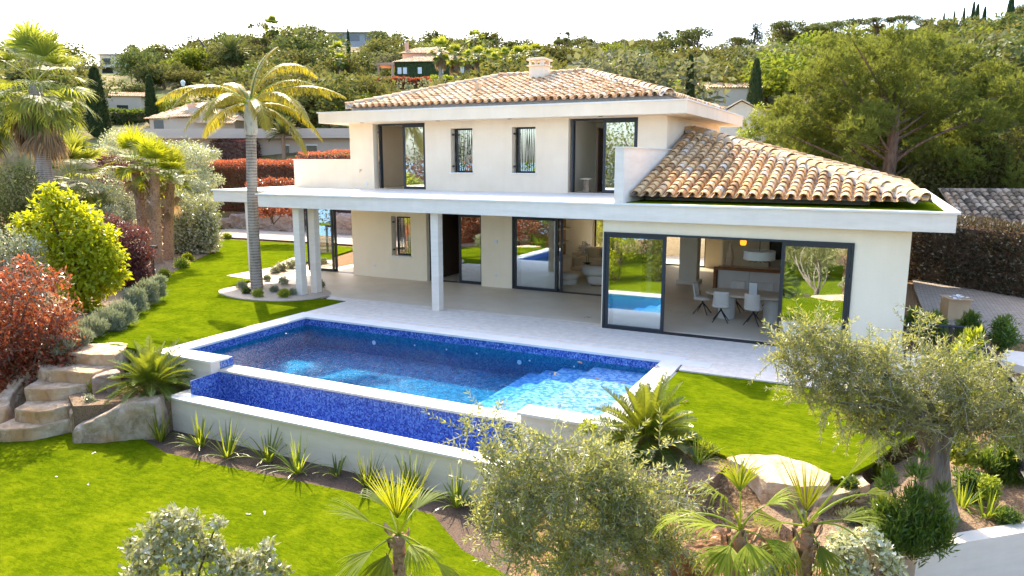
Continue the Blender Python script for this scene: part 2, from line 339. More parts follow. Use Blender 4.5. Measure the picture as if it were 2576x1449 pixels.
def tilemat(name, cols, lich=(.12,.11,.08)):
    m, nt, out = nmat(name); L = nt.links; co = coords(nt)
    a = N(nt, 'ShaderNodeAttribute', attribute_name='rnd')
    n = N(nt, 'ShaderNodeTexNoise', Scale=7, Detail=6, Roughness=.7); L.new(co.outputs[0], n.inputs['Vector'])
    ad = N(nt, 'ShaderNodeMath', operation='MULTIPLY_ADD'); ad.inputs[1].default_value = .5; ad.inputs[2].default_value = -.25; L.new(n.outputs['Fac'], ad.inputs[0])
    s = N(nt, 'ShaderNodeMath', operation='ADD'); L.new(a.outputs['Fac'], s.inputs[0]); L.new(ad.outputs[0], s.inputs[1])
    k = len(cols); r = ramp(nt, [(.02+.96*i/(k-1), q) for i, q in enumerate(cols)]); L.new(s.outputs[0], r.inputs[0])
    n2 = N(nt, 'ShaderNodeTexNoise', Scale=16, Detail=6, Roughness=.8); L.new(co.outputs[0], n2.inputs['Vector'])
    r2 = ramp(nt, [(.58, (0, 0, 0)), (.7, (.6,.6,.6))]); L.new(n2.outputs['Fac'], r2.inputs[0])
    mx = nt.nodes.new('ShaderNodeMix'); mx.data_type = 'RGBA'; L.new(r2.outputs[0], mx.inputs[0]); L.new(r.outputs[0], mx.inputs[6]); mx.inputs[7].default_value = rgba(lich)
    p = N(nt, 'ShaderNodeBsdfPrincipled', Roughness=.85); p.inputs['Specular IOR Level'].default_value = .2; L.new(mx.outputs[2], p.inputs[0])
    b = N(nt, 'ShaderNodeBump', Strength=.5, Distance=.02); L.new(n2.outputs['Fac'], b.inputs['Height']); L.new(b.outputs[0], p.inputs['Normal'])
    L.new(p.outputs[0], out.inputs[0]); return m
M['tile'] = tilemat('tile', [(.44,.26,.13), (.64,.42,.23), (.72,.50,.29), (.76,.60,.40), (.66,.46,.28), (.76,.68,.54)], lich=(.40,.28,.17))
M['tile_lower'] = tilemat('tile_lower', [(.30,.18,.09), (.58,.34,.15), (.70,.44,.20), (.76,.55,.31), (.60,.38,.19), (.64,.56,.45)], lich=(.26,.20,.13))
M['tile_old'] = tilemat('tile_old', [(.10,.08,.06), (.22,.17,.12), (.36,.27,.19), (.46,.38,.29)])
M['mortar'] = surf('mortar', (.30,.27,.24), (.44,.39,.33), scale=8, rough=.95, bump=.4)
def glassmat(name, fac, tint=(.93,.97,.96)):
    m, nt, out = nmat(name); L = nt.links
    t = nt.nodes.new('ShaderNodeBsdfTransparent'); t.inputs[0].default_value = rgba(tint)
    g = nt.nodes.new('ShaderNodeBsdfGlossy'); g.inputs['Roughness'].default_value = .0; g.inputs['Color'].default_value = (.95, .98, .97, 1)
    lw = nt.nodes.new('ShaderNodeLayerWeight'); lw.inputs['Blend'].default_value = .35
    ma = N(nt, 'ShaderNodeMath', operation='MULTIPLY_ADD'); ma.inputs[1].default_value = .5; ma.inputs[2].default_value = fac; ma.use_clamp = True
    L.new(lw.outputs['Facing'], ma.inputs[0])
    s = nt.nodes.new('ShaderNodeMixShader'); L.new(ma.outputs[0], s.inputs[0]); L.new(t.outputs[0], s.inputs[1]); L.new(g.outputs[0], s.inputs[2]); L.new(s.outputs[0], out.inputs[0]); return m
M['glass'] = glassmat('glass', .42)
M['glass_clear'] = glassmat('glass_clear', .12)
def watermat():
    m, nt, out = nmat('pool_water'); L = nt.links
    co = coords(nt, vec=(1, 1.5, 1))
    n = N(nt, 'ShaderNodeTexNoise', Scale=5.5, Detail=3, Roughness=.55, Distortion=1.0); L.new(co.outputs[0], n.inputs['Vector'])
    b = N(nt, 'ShaderNodeBump', Strength=1, Distance=.026); L.new(n.outputs['Fac'], b.inputs['Height'])
    fr = N(nt, 'ShaderNodeFresnel', IOR=1.33); L.new(b.outputs[0], fr.inputs['Normal'])
    ge = nt.nodes.new('ShaderNodeNewGeometry'); iv = N(nt, 'ShaderNodeMath', operation='SUBTRACT'); iv.inputs[0].default_value = 1; L.new(ge.outputs['Backfacing'], iv.inputs[1]); mu = N(nt, 'ShaderNodeMath', operation='MULTIPLY'); L.new(fr.outputs[0], mu.inputs[0]); L.new(iv.outputs[0], mu.inputs[1]); m2_ = N(nt, 'ShaderNodeMath', operation='MULTIPLY'); m2_.inputs[1].default_value = .32; L.new(mu.outputs[0], m2_.inputs[0])
    g = nt.nodes.new('ShaderNodeBsdfGlossy'); g.inputs['Roughness'].default_value = .03; L.new(b.outputs[0], g.inputs['Normal'])
    t = nt.nodes.new('ShaderNodeBsdfTransparent'); t.inputs[0].default_value = (.98, .99, 1, 1)
    s = nt.nodes.new('ShaderNodeMixShader'); L.new(m2_.outputs[0], s.inputs[0]); L.new(t.outputs[0], s.inputs[1]); L.new(g.outputs[0], s.inputs[2]); L.new(s.outputs[0], out.inputs[0])
    v = nt.nodes.new('ShaderNodeVolumeAbsorption'); v.inputs['Color'].default_value = (.0, .74, .95, 1); v.inputs['Density'].default_value = .75
    L.new(v.outputs[0], out.inputs['Volume']); return m
M['water'] = watermat()
M['sea'] = surf('sea', (.03,.12,.22), (.04,.15,.27), scale=.01, rough=.25, bump=.3, bscale=.3)
# foliage
M['oak'] = leafmat('oak_leaves', [(.042,.053,.018), (.098,.108,.034), (.19,.185,.055)], trans=(.28,.26,.045), fac=.3, rough=.75, spec=.08, hue=.03)
M['grey_oak'] = leafmat('grey_oak_leaves', [(.08,.09,.045), (.14,.15,.08), (.22,.225,.13)], trans=(.34,.34,.12), fac=.3, rough=.7, spec=.15, hue=.02)
M['bright_oak'] = leafmat('spring_leaves', [(.08,.11,.015), (.14,.18,.022), (.21,.25,.035)], trans=(.34,.38,.03), fac=.38, rough=.7, spec=.1, hue=.02)
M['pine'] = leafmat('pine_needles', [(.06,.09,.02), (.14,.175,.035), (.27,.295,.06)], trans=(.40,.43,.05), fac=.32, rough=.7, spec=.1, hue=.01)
M['stone_pine'] = leafmat('stone_pine_needles', [(.05,.075,.02), (.095,.125,.03), (.15,.17,.045)], trans=(.26,.27,.05), fac=.25, rough=.6, spec=.2, hue=.015)
M['cypress'] = leafmat('cypress_foliage', [(.022,.042,.018), (.04,.07,.026), (.062,.095,.035)], trans=(.1,.13,.03), fac=.2, rough=.7, spec=.2)
M['olive_leaf'] = leafmat('olive_leaves', [(.09,.11,.03), (.20,.225,.07), (.40,.40,.16), (.68,.63,.38)], trans=(.55,.54,.06), fac=.40, rough=.35, spec=.5, hue=.008)
M['photinia'] = leafmat('photinia_leaves', [(.05,.03,.022), (.07,.08,.022), (.13,.035,.030), (.13,.11,.04), (.24,.055,.032), (.34,.22,.12), (.56,.12,.04), (.64,.34,.18)], trans=(.74,.17,.045), fac=.36, rough=.3, hue=.01)
M['burgundy'] = leafmat('burgundy_leaves', [(.045,.014,.02), (.09,.028,.032), (.15,.05,.045), (.10,.08,.04)], trans=(.30,.08,.05), fac=.3, rough=.4, hue=.01)
M['dark_hedge'] = leafmat('dark_hedge_leaves', [(.016,.016,.010), (.035,.04,.016), (.05,.06,.02), (.075,.05,.032), (.36,.34,.22)], trans=(.2,.12,.04), fac=.25, rough=.4, hue=.01)
M['yellow_tree'] = leafmat('lime_leaves', [(.13,.17,.004), (.27,.30,.006), (.42,.42,.01)], trans=(.80,.80,.01), fac=.46, rough=.45, hue=.005)
M['silver'] = leafmat('silver_leaves', [(.13,.15,.07), (.28,.30,.17), (.50,.50,.34), (.72,.70,.54)], trans=(.36,.40,.1), fac=.25, rough=.3, spec=.8, hue=.008)
M['eleagnus'] = leafmat('eleagnus_leaves', [(.14,.17,.07), (.38,.40,.22), (.70,.69,.46), (.92,.88,.70)], trans=(.50,.52,.05), fac=.25, rough=.22, spec=1.0, hue=.006)
M['lavender'] = leafmat('lavender_leaves', [(.15,.17,.10), (.28,.30,.20), (.44,.44,.34)], trans=(.3,.34,.12), fac=.3, rough=.6, hue=.006)
M['shrub'] = leafmat('shrub_leaves', [(.11,.17,.015), (.22,.29,.025), (.38,.42,.04)], trans=(.6,.62,.03), fac=.4, rough=.4, hue=.012)
M['deep_green'] = leafmat('deep_green_leaves', [(.03,.06,.012), (.06,.11,.02), (.12,.18,.03)], trans=(.25,.34,.03), fac=.35, rough=.35, hue=.01)
M['oleander'] = leafmat('oleander_leaves', [(.03,.065,.012), (.075,.14,.022), (.15,.22,.035)], trans=(.32,.42,.03), fac=.38, rough=.35, hue=.006)
M['palm_leaf'] = leafmat('fan_palm_leaves', [(.06,.10,.01), (.12,.17,.015), (.24,.27,.025)], trans=(.62,.60,.01), fac=.42, rough=.6, spec=.15, hue=.006)
M['palm_dull'] = leafmat('old_palm_leaves', [(.06,.10,.022), (.12,.17,.032), (.22,.26,.045)], trans=(.55,.55,.04), fac=.4, rough=.5, spec=.3, hue=.006)
M['palm_dead'] = leafmat('dry_palm_leaves', [(.14,.10,.06), (.26,.18,.11), (.40,.28,.16)], trans=(.5,.32,.12), fac=.35, rough=.8, spec=.1, hue=.006)
M['feather'] = leafmat('feather_palm_leaves', [(.10,.12,.01), (.20,.20,.012), (.34,.28,.03)], trans=(.66,.52,.01), fac=.42, rough=.4, hue=.004)
M['cycad'] = leafmat('cycad_leaves', [(.035,.07,.01), (.075,.12,.015), (.16,.19,.025)], trans=(.4,.42,.02), fac=.35, rough=.3, spec=.7, hue=.006)
M['strap'] = leafmat('strap_leaves', [(.055,.11,.012), (.12,.19,.02), (.26,.31,.04)], trans=(.55,.6,.03), fac=.4, rough=.3, spec=.6, hue=.006)
M['hill_ground'] = surf('hill_ground', (.07,.085,.025), (.20,.17,.09), scale=.09, rough=.95, bump=.3, bscale=2, c3=(.15,.19,.045), spec=.1, bdist=.3)
# ================================================================== terrain
SKY_U = np.array([-3000, -900, -300, 0, 250, 380, 500, 700, 850, 1000, 1200, 1500, 1700, 1850, 2000, 2150, 2300, 2450, 2576, 3000, 4500])
SKY_V = np.array([ 300, 230, 175, 168, 185, 178, 160, 138, 112, 125, 140, 135, 128, 122, 108, 98, 88, 66, 40, 0, 60])
BOT_V = 425.0
def sstep(a, b, x): return smooth01((np.asarray(x, float)-a)/(b-a))
def hill(x, y):
    x = np.asarray(x, float); y = np.asarray(y, float)
    r = np.hypot(x, y) + 1e-6
    f = x*HF[0] + y*HF[1]; s = x*RT[0] + y*RT[1]           # forward / right
    ok = f > .15*r
    ff = np.where(ok, f, .15*r); u0 = 1288 + FPX*(s/ff)*math.cos(PITCH)
    u = np.clip(u0, -3000, 4500)
    vs = np.interp(u, SKY_U, SKY_V)
    # start distance of the slope in this direction
    cosy = np.clip(y/r, .25, 1); r0 = np.clip(40/cosy, 38, 66)
    t = np.clip((r-r0)/(205-r0), 0, 1); p = t**.62
    v = BOT_V + (vs-BOT_V)*p
    tanv = (724.5-v)/FPX
    # elevation from pixel ray at this azimuth (horizon at v = 402)
    el = (tanv*math.cos(PITCH)-math.sin(PITCH))/(math.cos(PITCH)+tanv*math.sin(PITCH))
    ru = f/np.maximum(r, 1e-6)
    z = CAMZ + r*el*np.clip(ru, .3, 1)
    z = np.where(r > 205, z - (r-205)*.22, z)
    w = sstep(0, 6, y-38-np.clip(x+6, 0, 40)*.6)*sstep(0, 4, r-r0+2)*np.where(ok, 1, 0)
    side = sstep(.15, .45, f/r)
    return w*side*np.maximum(z, -.1) + (1-w*side)*(-.10)
def hgt(x, y):
    x = np.asarray(x, float); y = np.asarray(y, float)
    far = hill(x, y)
    # near garden levels
    wl = sstep(9.0, 11.4, y)                       # left flank down to the lower lawn
    wr = sstep(9.0, 11.0, y)
    up = np.where(x < -9, wl, wr)
    near = -1.44 + (-.08+1.44)*up
    near = np.where((x > -16.2) & (x < -13.7) & (y < 11.7), -1.44, near)
    near = np.where((x > -13.75) & (x < -3.7) & (y < 11.7), -1.44, near)
    near = np.where((x > -3.6) & (y <= 11.0) & (y > 8.4), np.maximum(near, -1.44+1.0*sstep(8.4, 10.2, y)), near)
    near = np.where((x > -.4) & (y <= 12), np.maximum(near, -1.44+1.1*sstep(8.6, 10.4, y)), near)
    near = np.where((x > -.1) & (y < 10.6+(x-.62)*1.05), -1.44, near)
    near = np.where((x > -.1) & (y >= 10.6+(x-.62)*1.05) & (y < 13.5) , np.minimum(near, -.5), near)
    z = np.where(y < 38+np.clip(x+6, 0, 40)*.6, near, far)
    z = np.where((x > -14.95) & (x < -3.85) & (y > 10.6) & (y < 16.2), -2.6, z)
    z = np.where((x > -13.5) & (x < -5.45) & (y > 10.55) & (y < 12), -2.6, z)
    # behind the camera the ground falls to the sea
    rb = np.hypot(x, y)
    back = sstep(14, 200, rb)*np.where(y < 5, 1, 0)*sstep(5, -8, y)
    return z - back*40
def frange(a, b, s): return list(np.arange(a, b, s))
gx = frange(-1500, -400, 110) + frange(-400, -160, 16) + frange(-160, -44, 4) + frange(-44, -16, 1.0) + [-15.6, -15.3, -14.97, -14.93, -14.4, -13.9, -13.52, -13.48, -13.0] + frange(-12.5, -5.8, 1) + [-5.47, -5.43, -4.9, -3.87, -3.83, -3.5] + frange(-3.2, 12, .5) + frange(12, 44, 2) + frange(44, 200, 4) + frange(200, 420, 16) + frange(420, 1500, 120)
gy = frange(-1500, -300, 120) + frange(-300, -40, 16) + frange(-40, 0, 4) + frange(0, 8.4, .6) + frange(8.4, 10.5, .25) + [10.53, 10.57, 10.8, 11.1, 11.4, 11.68, 11.72, 11.98, 12.02] + frange(12.5, 16, .6) + [16.18, 16.22] + frange(16.8, 38, 1) + [38.0] + frange(39, 80, 1.5) + frange(80, 240, 4) + frange(240, 420, 20) + frange(420, 1200, 120)
gx = np.array(sorted(set(gx))); gy = np.array(sorted(set(gy)))
XX, YY = np.meshgrid(gx, gy); ZZ = hgt(XX, YY)
nzr = np.random.default_rng(3)
ZZ = ZZ + np.where(YY > 45, nzr.normal(0, .25, ZZ.shape), 0)
gm = MB(); nx = len(gx); ny = len(gy)
idx = np.arange(nx*ny).reshape(ny, nx)
gm.add(np.stack([XX, YY, ZZ], -1).reshape(-1, 3), np.stack([idx[:-1, :-1], idx[:-1, 1:], idx[1:, 1:], idx[1:, :-1]], -1).reshape(-1, 4))
def groundmat():
    m, nt, out = nmat('garden_soil_and_hillside'); L = nt.links; co = coords(nt)
    n = N(nt, 'ShaderNodeTexNoise', Scale=.07, Detail=6, Roughness=.7); L.new(co.outputs[0], n.inputs['Vector'])
    r = ramp(nt, [(.36, (.06,.075,.02)), (.46, (.13,.16,.035)), (.55, (.26,.21,.11)), (.66, (.34,.24,.14))]); L.new(n.outputs['Fac'], r.inputs[0])
    n2 = N(nt, 'ShaderNodeTexNoise', Scale=1.4, Detail=6); L.new(co.outputs[0], n2.inputs['Vector'])
    r2 = ramp(nt, [(.3, (.5,.55,.4)), (.7, (1.2,1.2,1.1))]); L.new(n2.outputs['Fac'], r2.inputs[0])
    mx = nt.nodes.new('ShaderNodeMix'); mx.data_type = 'RGBA'; mx.blend_type = 'MULTIPLY'; mx.inputs[0].default_value = 1; L.new(r.outputs[0], mx.inputs[6]); L.new(r2.outputs[0], mx.inputs[7])
    n3 = N(nt, 'ShaderNodeTexNoise', Scale=26, Detail=8, Roughness=.7); L.new(co.outputs[0], n3.inputs['Vector'])
    r3 = ramp(nt, [(.32, (.06,.035,.02)), (.5, (.20,.12,.06)), (.62, (.40,.27,.15)), (.72, (.58,.45,.28))]); L.new(n3.outputs['Fac'], r3.inputs[0])
    sx = nt.nodes.new('ShaderNodeSeparateXYZ'); L.new(co.outputs[0], sx.inputs[0])
    mr = N(nt, 'ShaderNodeMapRange'); mr.inputs['From Min'].default_value = 34; mr.inputs['From Max'].default_value = 44; L.new(sx.outputs['Y'], mr.inputs['Value'])
    m2 = nt.nodes.new('ShaderNodeMix'); m2.data_type = 'RGBA'; L.new(mr.outputs[0], m2.inputs[0]); L.new(r3.outputs[0], m2.inputs[6]); L.new(mx.outputs[2], m2.inputs[7])
    p = N(nt, 'ShaderNodeBsdfPrincipled', Roughness=.95); p.inputs['Specular IOR Level'].default_value = .1; L.new(m2.outputs[2], p.inputs[0])
    b = N(nt, 'ShaderNodeBump', Strength=.8, Distance=.04); L.new(n3.outputs['Fac'], b.inputs['Height']); L.new(b.outputs[0], p.inputs['Normal'])
    L.new(p.outputs[0], out.inputs[0]); return m
M['ground'] = groundmat()
struct('ground', gm, M['ground'], smooth=False)
s = MB(); s.quad((-6000, -8000, -32), (6000, -8000, -32), (6000, -150, -32), (-6000, -150, -32)); struct('sea', s, M['sea'])
# ------------------------------------------------------------------ lawns, paving, beds (sheets with a little thickness)
def sheet(name, poly, z, mat, th=.03, kind='structure', **k):
    m = MB().prism(poly, z-th, z, .5); o = m.build(name, mat); tag(o, kind=kind, **k); return o
def smoothpoly(pts, n=4):
    """Catmull-Rom closed"""
    out = []; P = [np.array(p, float) for p in pts]; k = len(P)
    for i in range(k):
        a, b, c, d = P[i-1], P[i], P[(i+1) % k], P[(i+2) % k]
        for j in range(n):
            t = j/n; out.append(tuple(.5*((2*b)+(c-a)*t+(2*a-5*b+4*c-d)*t*t+(3*b-a-3*c+d)*t**3)))
    return out
# lower lawn: runs from the stairs to the foreground
low = [(-60, -8), (14, -8), (14, 6.5), (-1.5, 7.0), (-3.2, 8.2), (-5.3, 8.9), (-6.3, 9.65), (-8.0, 9.72), (-10.4, 9.55), (-12.6, 9.45), (-13.6, 9.72), (-14.2, 9.9), (-15.2, 9.5), (-16.9, 8.9), (-18.3, 7.7), (-21, 5.0), (-26, 1), (-34, -4)]
sheet('lower_lawn', low, -1.385, M['turf'], .05)
sheet('planting_bed', [(-14.6, 9.2), (-5.2, 8.3), (-4.4, 8.6), (-5.0, 10.6), (-14.0, 10.9)], -1.405, M['mulch'], .03)
ul = [(-15.15, 11.3), (-15.15, 16.4), (-15.12, 18.35), (-20.6, 18.4), (-21.2, 20.2), (-22.6, 20.4), (-22.7, 26), (-24, 30.4), (-28.4, 30.4), (-33.4, 30.1), (-32.6, 28.6), (-29.7, 26.1), (-26.9, 22.0), (-24.2, 18.5), (-22.1, 16.3), (-20.2, 14.6), (-19.2, 13.1), (-17.7, 11.25)]
sheet('upper_lawn', ul, 0.0, M['turf'], .06)
rl = [(-3.6, 11.2), (-3.0, 11.6), (-2.3, 11.4), (-1.75, 11.0), (-.9, 10.75), (-.2, 10.9), (.2, 11.7), (.5, 12.6), (1.0, 13.6), (1.6, 15.33), (-3.6, 15.33)]
sheet('side_lawn', rl, -.02, M['turf'], .06)
sheet('terrace', [(-15.13, 16.38), (-3.66, 16.38), (-3.6, 15.34), (1.6, 15.34), (1.9, 17), (1.9, 19.2), (.8, 19.2), (.8, 22.6), (-21, 24), (-22.8, 24), (-22.8, 20.45), (-21.0, 20.2), (-20.5, 19.3), (-16.3, 19.2), (-16.0, 18.37), (-15.13, 18.37)], 0.005, M['paving'], .08)
# pale round gravel bed around the palm and two columns
bed = smoothpoly([(-20.4, 18.0), (-19.6, 17.35), (-18.3, 17.05), (-17.0, 17.35), (-16.3, 18.2), (-16.4, 19.1), (-17.4, 19.75), (-19.2, 19.95), (-20.3, 19.2)])
sheet('gravel_bed', bed, .03, M['gravel'], .06)
q1, q2, q3, q4, q5 = [G(*c)[:2] for c in ((672, 690), (700, 665), (745, 648), (765, 668), (735, 688))]
bed2 = smoothpoly([tuple(c) for c in (q1, q5, q4, q3, q2)])
sheet('gravel_bed', bed2, .03, M['gravel'], .06)
sheet('gravel_path', [(-37.6, 30.8), (-24, 31.2), (-22, 31.2), (-22, 36.4), (-38, 35.2), (-39, 33)], .02, M['gravel'], .05)
sheet('driveway', smoothpoly([(1.6, 33.5), (1.5, 24.2), (1.9, 22.6), (6, 21.5), (16, 22), (17, 24.5), (8, 27.2), (3.8, 30.4)]), .02, M['cobble'], .08)
k_ = MB(); k_.tube([(-39, 30.9, .03), (-33.4, 30.55, .03), (-28.4, 30.75, .03), (-22, 30.8, .03)], .05, 6); struct('path_edging', k_, M['bark_brown'])
# ================================================================== pool
PX0, PX1, PY0, PY1 = -14.67, -4.11, 11.93, 15.93
pool = thing('swimming_pool', 'blue mosaic infinity pool with pale stone coping beside the terrace', 'pool', (0, 0, 0))
sh = lambda x, y, z: not (PX0 < x < PX1 and PY0 < y < PY1 and z > -.86)
for nm_, zs_, mt_ in (('pool_lining', [-2.3, -.86, -.30, -.235], 'pool_lining'), ('tile_band', [-.2345, -.045], 'mosaic')):
    m = MB(); solidgrid(m, [-14.99, PX0, -13.28, -5.52, PX1, -3.79], [11.56, PY0, PY1, 16.22], zs_, lambda x, y, z: sh(x, y, z) and not (-13.28 < x < -5.52 and y < PY0 and z > -.30), .5)
    m.build(nm_, M[mt_], pool)
m = MB(); m.box(-13.28, -5.52, 11.548, 11.5595, -1.5, -.301); m.build('weir_face', M['mosaic'], pool)
m = MB(); m.box(PX0+.002, PX1-.002, PY0+.002, PY1-.002, -.857, -.852); m.build('pool_floor', M['pool_floor'], pool)
# steps in the right end of the pool
m = MB()
ys0, ys1 = PY0+.004, PY1-.004
for i, (xx, zz) in enumerate([(-5.75, -.36), (-6.55, -.48), (-7.0, -.60), (-7.45, -.72)]):
    x1 = PX1-.003 if i == 0 else [-5.75, -6.55, -7.0][i-1]
    m.box(xx, x1, ys0, ys1, -.851, zz)
m.build('pool_steps', M['pool_step'], pool)
m = MB(); m.box(PX0-.006, PX1+.006, 11.7, PY1+.006, -.862, -.235)
w = m.build('water', M['water'], pool)
# subdivided water top is not needed: ripples come from the bump
def cop(mb, x0, x1, y0, y1, z0, z1):
    mb.box(x0, x1, y0, y1, z0, z1)
m = MB(); t0, t1 = -.045, .008
cop(m, -15.17, -14.63, 11.75, 16.40, t0, t1); cop(m, -14.63, -4.13, 15.89, 16.40, t0, t1); cop(m, -4.13, -3.66, 11.80, 16.40, t0, t1)
cop(m, -15.17, -13.2, 11.24, 11.75, t0, t1); cop(m, -5.55, -3.2, 11.32, 11.80, t0, t1)
m.build('coping', M['coping'], pool)
m = MB(); m.box(-13.278, -5.522, 11.50, 11.95, -.30, -.25); m.build('weir_coping', M['weir_stone'], pool)
for b_ in ((-15.05, -13.3, 11.30, 11.56, -2.3, t0-.001), (-5.5, -3.25, 11.38, 11.56, -2.3, t0-.001), (-3.79, -3.60, 11.57, 15.3, -1.5, t0-.001)): MB().box(*b_).build('pool_wall', M['fascia'], pool)
# overflow basin
basin = thing('overflow_basin', 'long blue mosaic overflow basin with pale coping below the pool edge', 'pool basin', (0, 0, 0))
m = MB(); m.box(-13.6, -5.35, 10.43, 10.70, -2.2, -.665); m.box(-13.6, -13.3, 10.70, 11.298, -2.2, -.665); m.box(-5.6, -5.35, 10.70, 11.375, -2.2, -.665); m.build('basin_wall', M['fascia'], basin)
m = MB(); m.box(-13.298, -5.602, 10.702, 10.72, -2.0, -.67); m.box(-13.298, -13.28, 10.722, 11.555, -2.0, -.31); m.box(-5.62, -5.602, 10.722, 11.555, -2.0, -.31); m.box(-13.27, -5.63, 10.722, 11.54, -1.5, -1.2); m.build('mosaic_lining', M['mosaic'], basin)
m = MB(); m.box(-13.66, -5.30, 10.37, 10.725, -.664, -.62); m.box(-13.66, -13.30, 10.726, 11.296, -.664, -.62); m.box(-5.60, -5.30, 10.726, 11.372, -.664, -.62); m.build('basin_coping', M['coping'], basin)
dr = MB(); dr.box(-14.4, -3.7, 16.62, 16.70, .006, .011); struct('terrace_drain', dr, M['coping'])
# pool lights, inlets
for i, (u, v) in enumerate([(958, 838), (1310, 890)]):
    p = G(u, v, -.3); o = MB().lathe([(.0, 0), (.055, 0), (.075, -.015), (.075, -.03)], seg=20).build('pool_light', M['white'], pool, loc=(p[0], 15.925, -.50)); o.rotation_euler = (R(90), 0, 0)
for u in (985, 1095, 1195, 1360, 1490):
    p = G(u, 880, -.3); o = MB().lathe([(.0, 0), (.022, 0), (.028, -.02)], seg=12).build('pool_inlet', M['white'], pool, loc=(p[0], 15.925, -.42)); o.rotation_euler = (R(90), 0, 0)
skim = MB().box(-.32, .32, -.22, .22, 0, .006); o = skim.build('skimmer_lid', M['coping'], None, loc=(-3.35, 15.95, .006)); tag(o, 'square pale skimmer hatch set in the terrace by the pool corner', 'hatch')
# ================================================================== the villa
V = thing('villa', 'two storey cream villa with flat canopies and barrel tiled roofs', 'house')
V['category'] = 'house'
ZS, ZT = 2.97, 3.41
UY0, UY1, UX0, UX1 = 22.75, 30.9, -18.3, -6.0
# ---- ground floor walls
m = MB()
wallx(m, -20.0, -6.36, .0, ZS, UY0+.03, UY0+.35, [(-20.0, -18.38, 0, 2.9), (-16.5, -15.62, .9, 2.4), (-14.92, -12.6, 0, 2.6), (-11.37, -6.5, 0, 2.6)])
wallx(m, -6.5, .73, 0, ZS, 18.46, 18.78, [(-6.46, .1-.5, 0, 2.62)])
wally(m, 18.785, 31.4, 0, ZS, .43, .73, [])
wally(m, 18.785, 20.2, 0, ZS, -6.50, -6.42, [(18.785, 20.2, 0, 2.62)])
wallx(m, -18.0, .43, 0, ZS, 31.0, 31.3, [(-11.35, -9.2, .1, 2.5), (-8.2, -6.35, .0, 2.5), (-4.75, -3.85, 0, 2.5)])
wally(m, 22.80, 31.0, 0, ZS, -11.62, -11.42, [])
wally(m, 23.11, 31.0, 0, ZS, -18.3, -18.05, [(23.5, 26.2, 0, 2.6)])
m.build('wall', M['render_white'], V)
# deep jambs of ground openings are the wall thickness; floor and ceilings inside
m = MB(); m.box(-20.3, .42, 18.79, 31.0, -.1, .012); m.build('interior_floor', M['inner_floor'], V)
# inner walls and room partitions (cream paint)
for b_ in ((-11.41, -11.395, 23.12, 30.98, .013, 2.96), (.41, .425, 18.8, 30.98, .013, 2.96), (-5.2, .40, 28.6, 28.75, .013, 2.96), (-14.9, -12.6, 25.4, 25.5, .013, 2.96), (-5.75, -5.1, 30.9, 30.98, .013, 2.96), (-19.45, -18.45, 24.6, 24.7, .013, 2.96), (-18.45, -18.35, 23.12, 24.7, .013, 2.96)):
    MB().box(*b_).build('partition_wall', M['inner_wall'], V)
m = MB(); m.box(-6.36, -5.72, 26.5, 27.05, .151, 2.96); m.box(-6.44, -5.64, 26.42, 27.13, .013, .15); m.build('pillar', M['inner_wall'], V)
# ---- canopy slab (L shaped) with lip
def ring(poly, off):
    return poly
slab = [(-18.40, 18.02), (1.52, 18.02), (1.52, 32.3), (-22.35, 32.3), (-22.35, 19.68), (-18.40, 19.68)]
m = MB().prism(slab, ZS, ZT-.045, .5); m.build('canopy_slab', M['fascia'], V)
lip = [(-18.46, 17.96), (1.58, 17.96), (1.58, 32.36), (-22.41, 32.36), (-22.41, 19.62), (-18.46, 19.62)]
m = MB().prism(lip, ZT-.045, ZT, .5); m.build('canopy_edge', M['coping'], V)
# turf on the canopy around the lower tiled roof
m = MB().prism([(-5.8, 18.22), (1.28, 18.22), (1.28, 32.0), (-5.8, 32.0)], ZT+.001, ZT+.02, .5); m.build('roof_turf', M['turf'], V)
# ---- columns
for (x, y) in ((-21.0, 19.9), (-17.29, 18.40), (-17.14, 18.95), (-11.86, 18.34)):
    m = MB(); m.box(0, .255, 0, .255, 0, ZS-.001); m.build('column', M['fascia'], V, loc=(x, y, 0))
# ---- upper floor walls
m = MB()
dl = (-17.20, -14.88, ZT, 5.83); w1 = (-13.79, -12.90, 4.05, 5.60); w2 = (-11.35, -10.47, 4.05, 5.60); dr = (-9.28, -6.93, ZT, 5.83)
wallx(m, UX0, UX1, ZT, 5.85, UY0, UY0+.3, [dl, w1, w2, dr])
wally(m, UY0+.3, UY1, ZT, 5.85, UX1-.3, UX1, [])
wally(m, UY0+.3, UY1, ZT, 5.85, UX0, UX0+.25, [(23.6, 24.5, 4.35, 5.62)])
wallx(m, UX0+.25, UX1-.3, ZT, 5.85, UY1-.3, UY1, [])
m.build('upper_wall', M['render_upper'], V)
m = MB()
m.box(UX0+.26, UX1-.31, 26.0, 26.1, ZT+.02, 5.84); m.box(-14.6, -14.5, UY0+.31, 25.98, ZT+.02, 5.84); m.box(-9.6, -9.5, UY0+.31, 25.98, ZT+.02, 5.84)
m.box(-8.60, -8.5, 25.0, 25.98, ZT+.02, 5.84)
m.build('upper_partition', M['inner_wall'], V)
m = MB(); m.box(UX0+.26, UX1-.31, UY0+.02, UY1-.31, ZT+.002, ZT+.02); m.build('upper_floor', M['inner_floor'], V)
# door leaves in the right bedroom
MB().box(-8.50, -8.44, 23.3, 24.3, ZT+.03, 5.55).build('bedroom_door', M['door_wood'], V); MB().box(-8.40, -7.6, 25.93, 25.98, ZT+.03, 5.60).build('bedroom_door', M['door_wood'], V)
m = MB(); m.box(-8.33, -7.67, 25.91, 25.925, ZT+.03, 5.52); m.build('door_panel', M['inner_wall'], V)
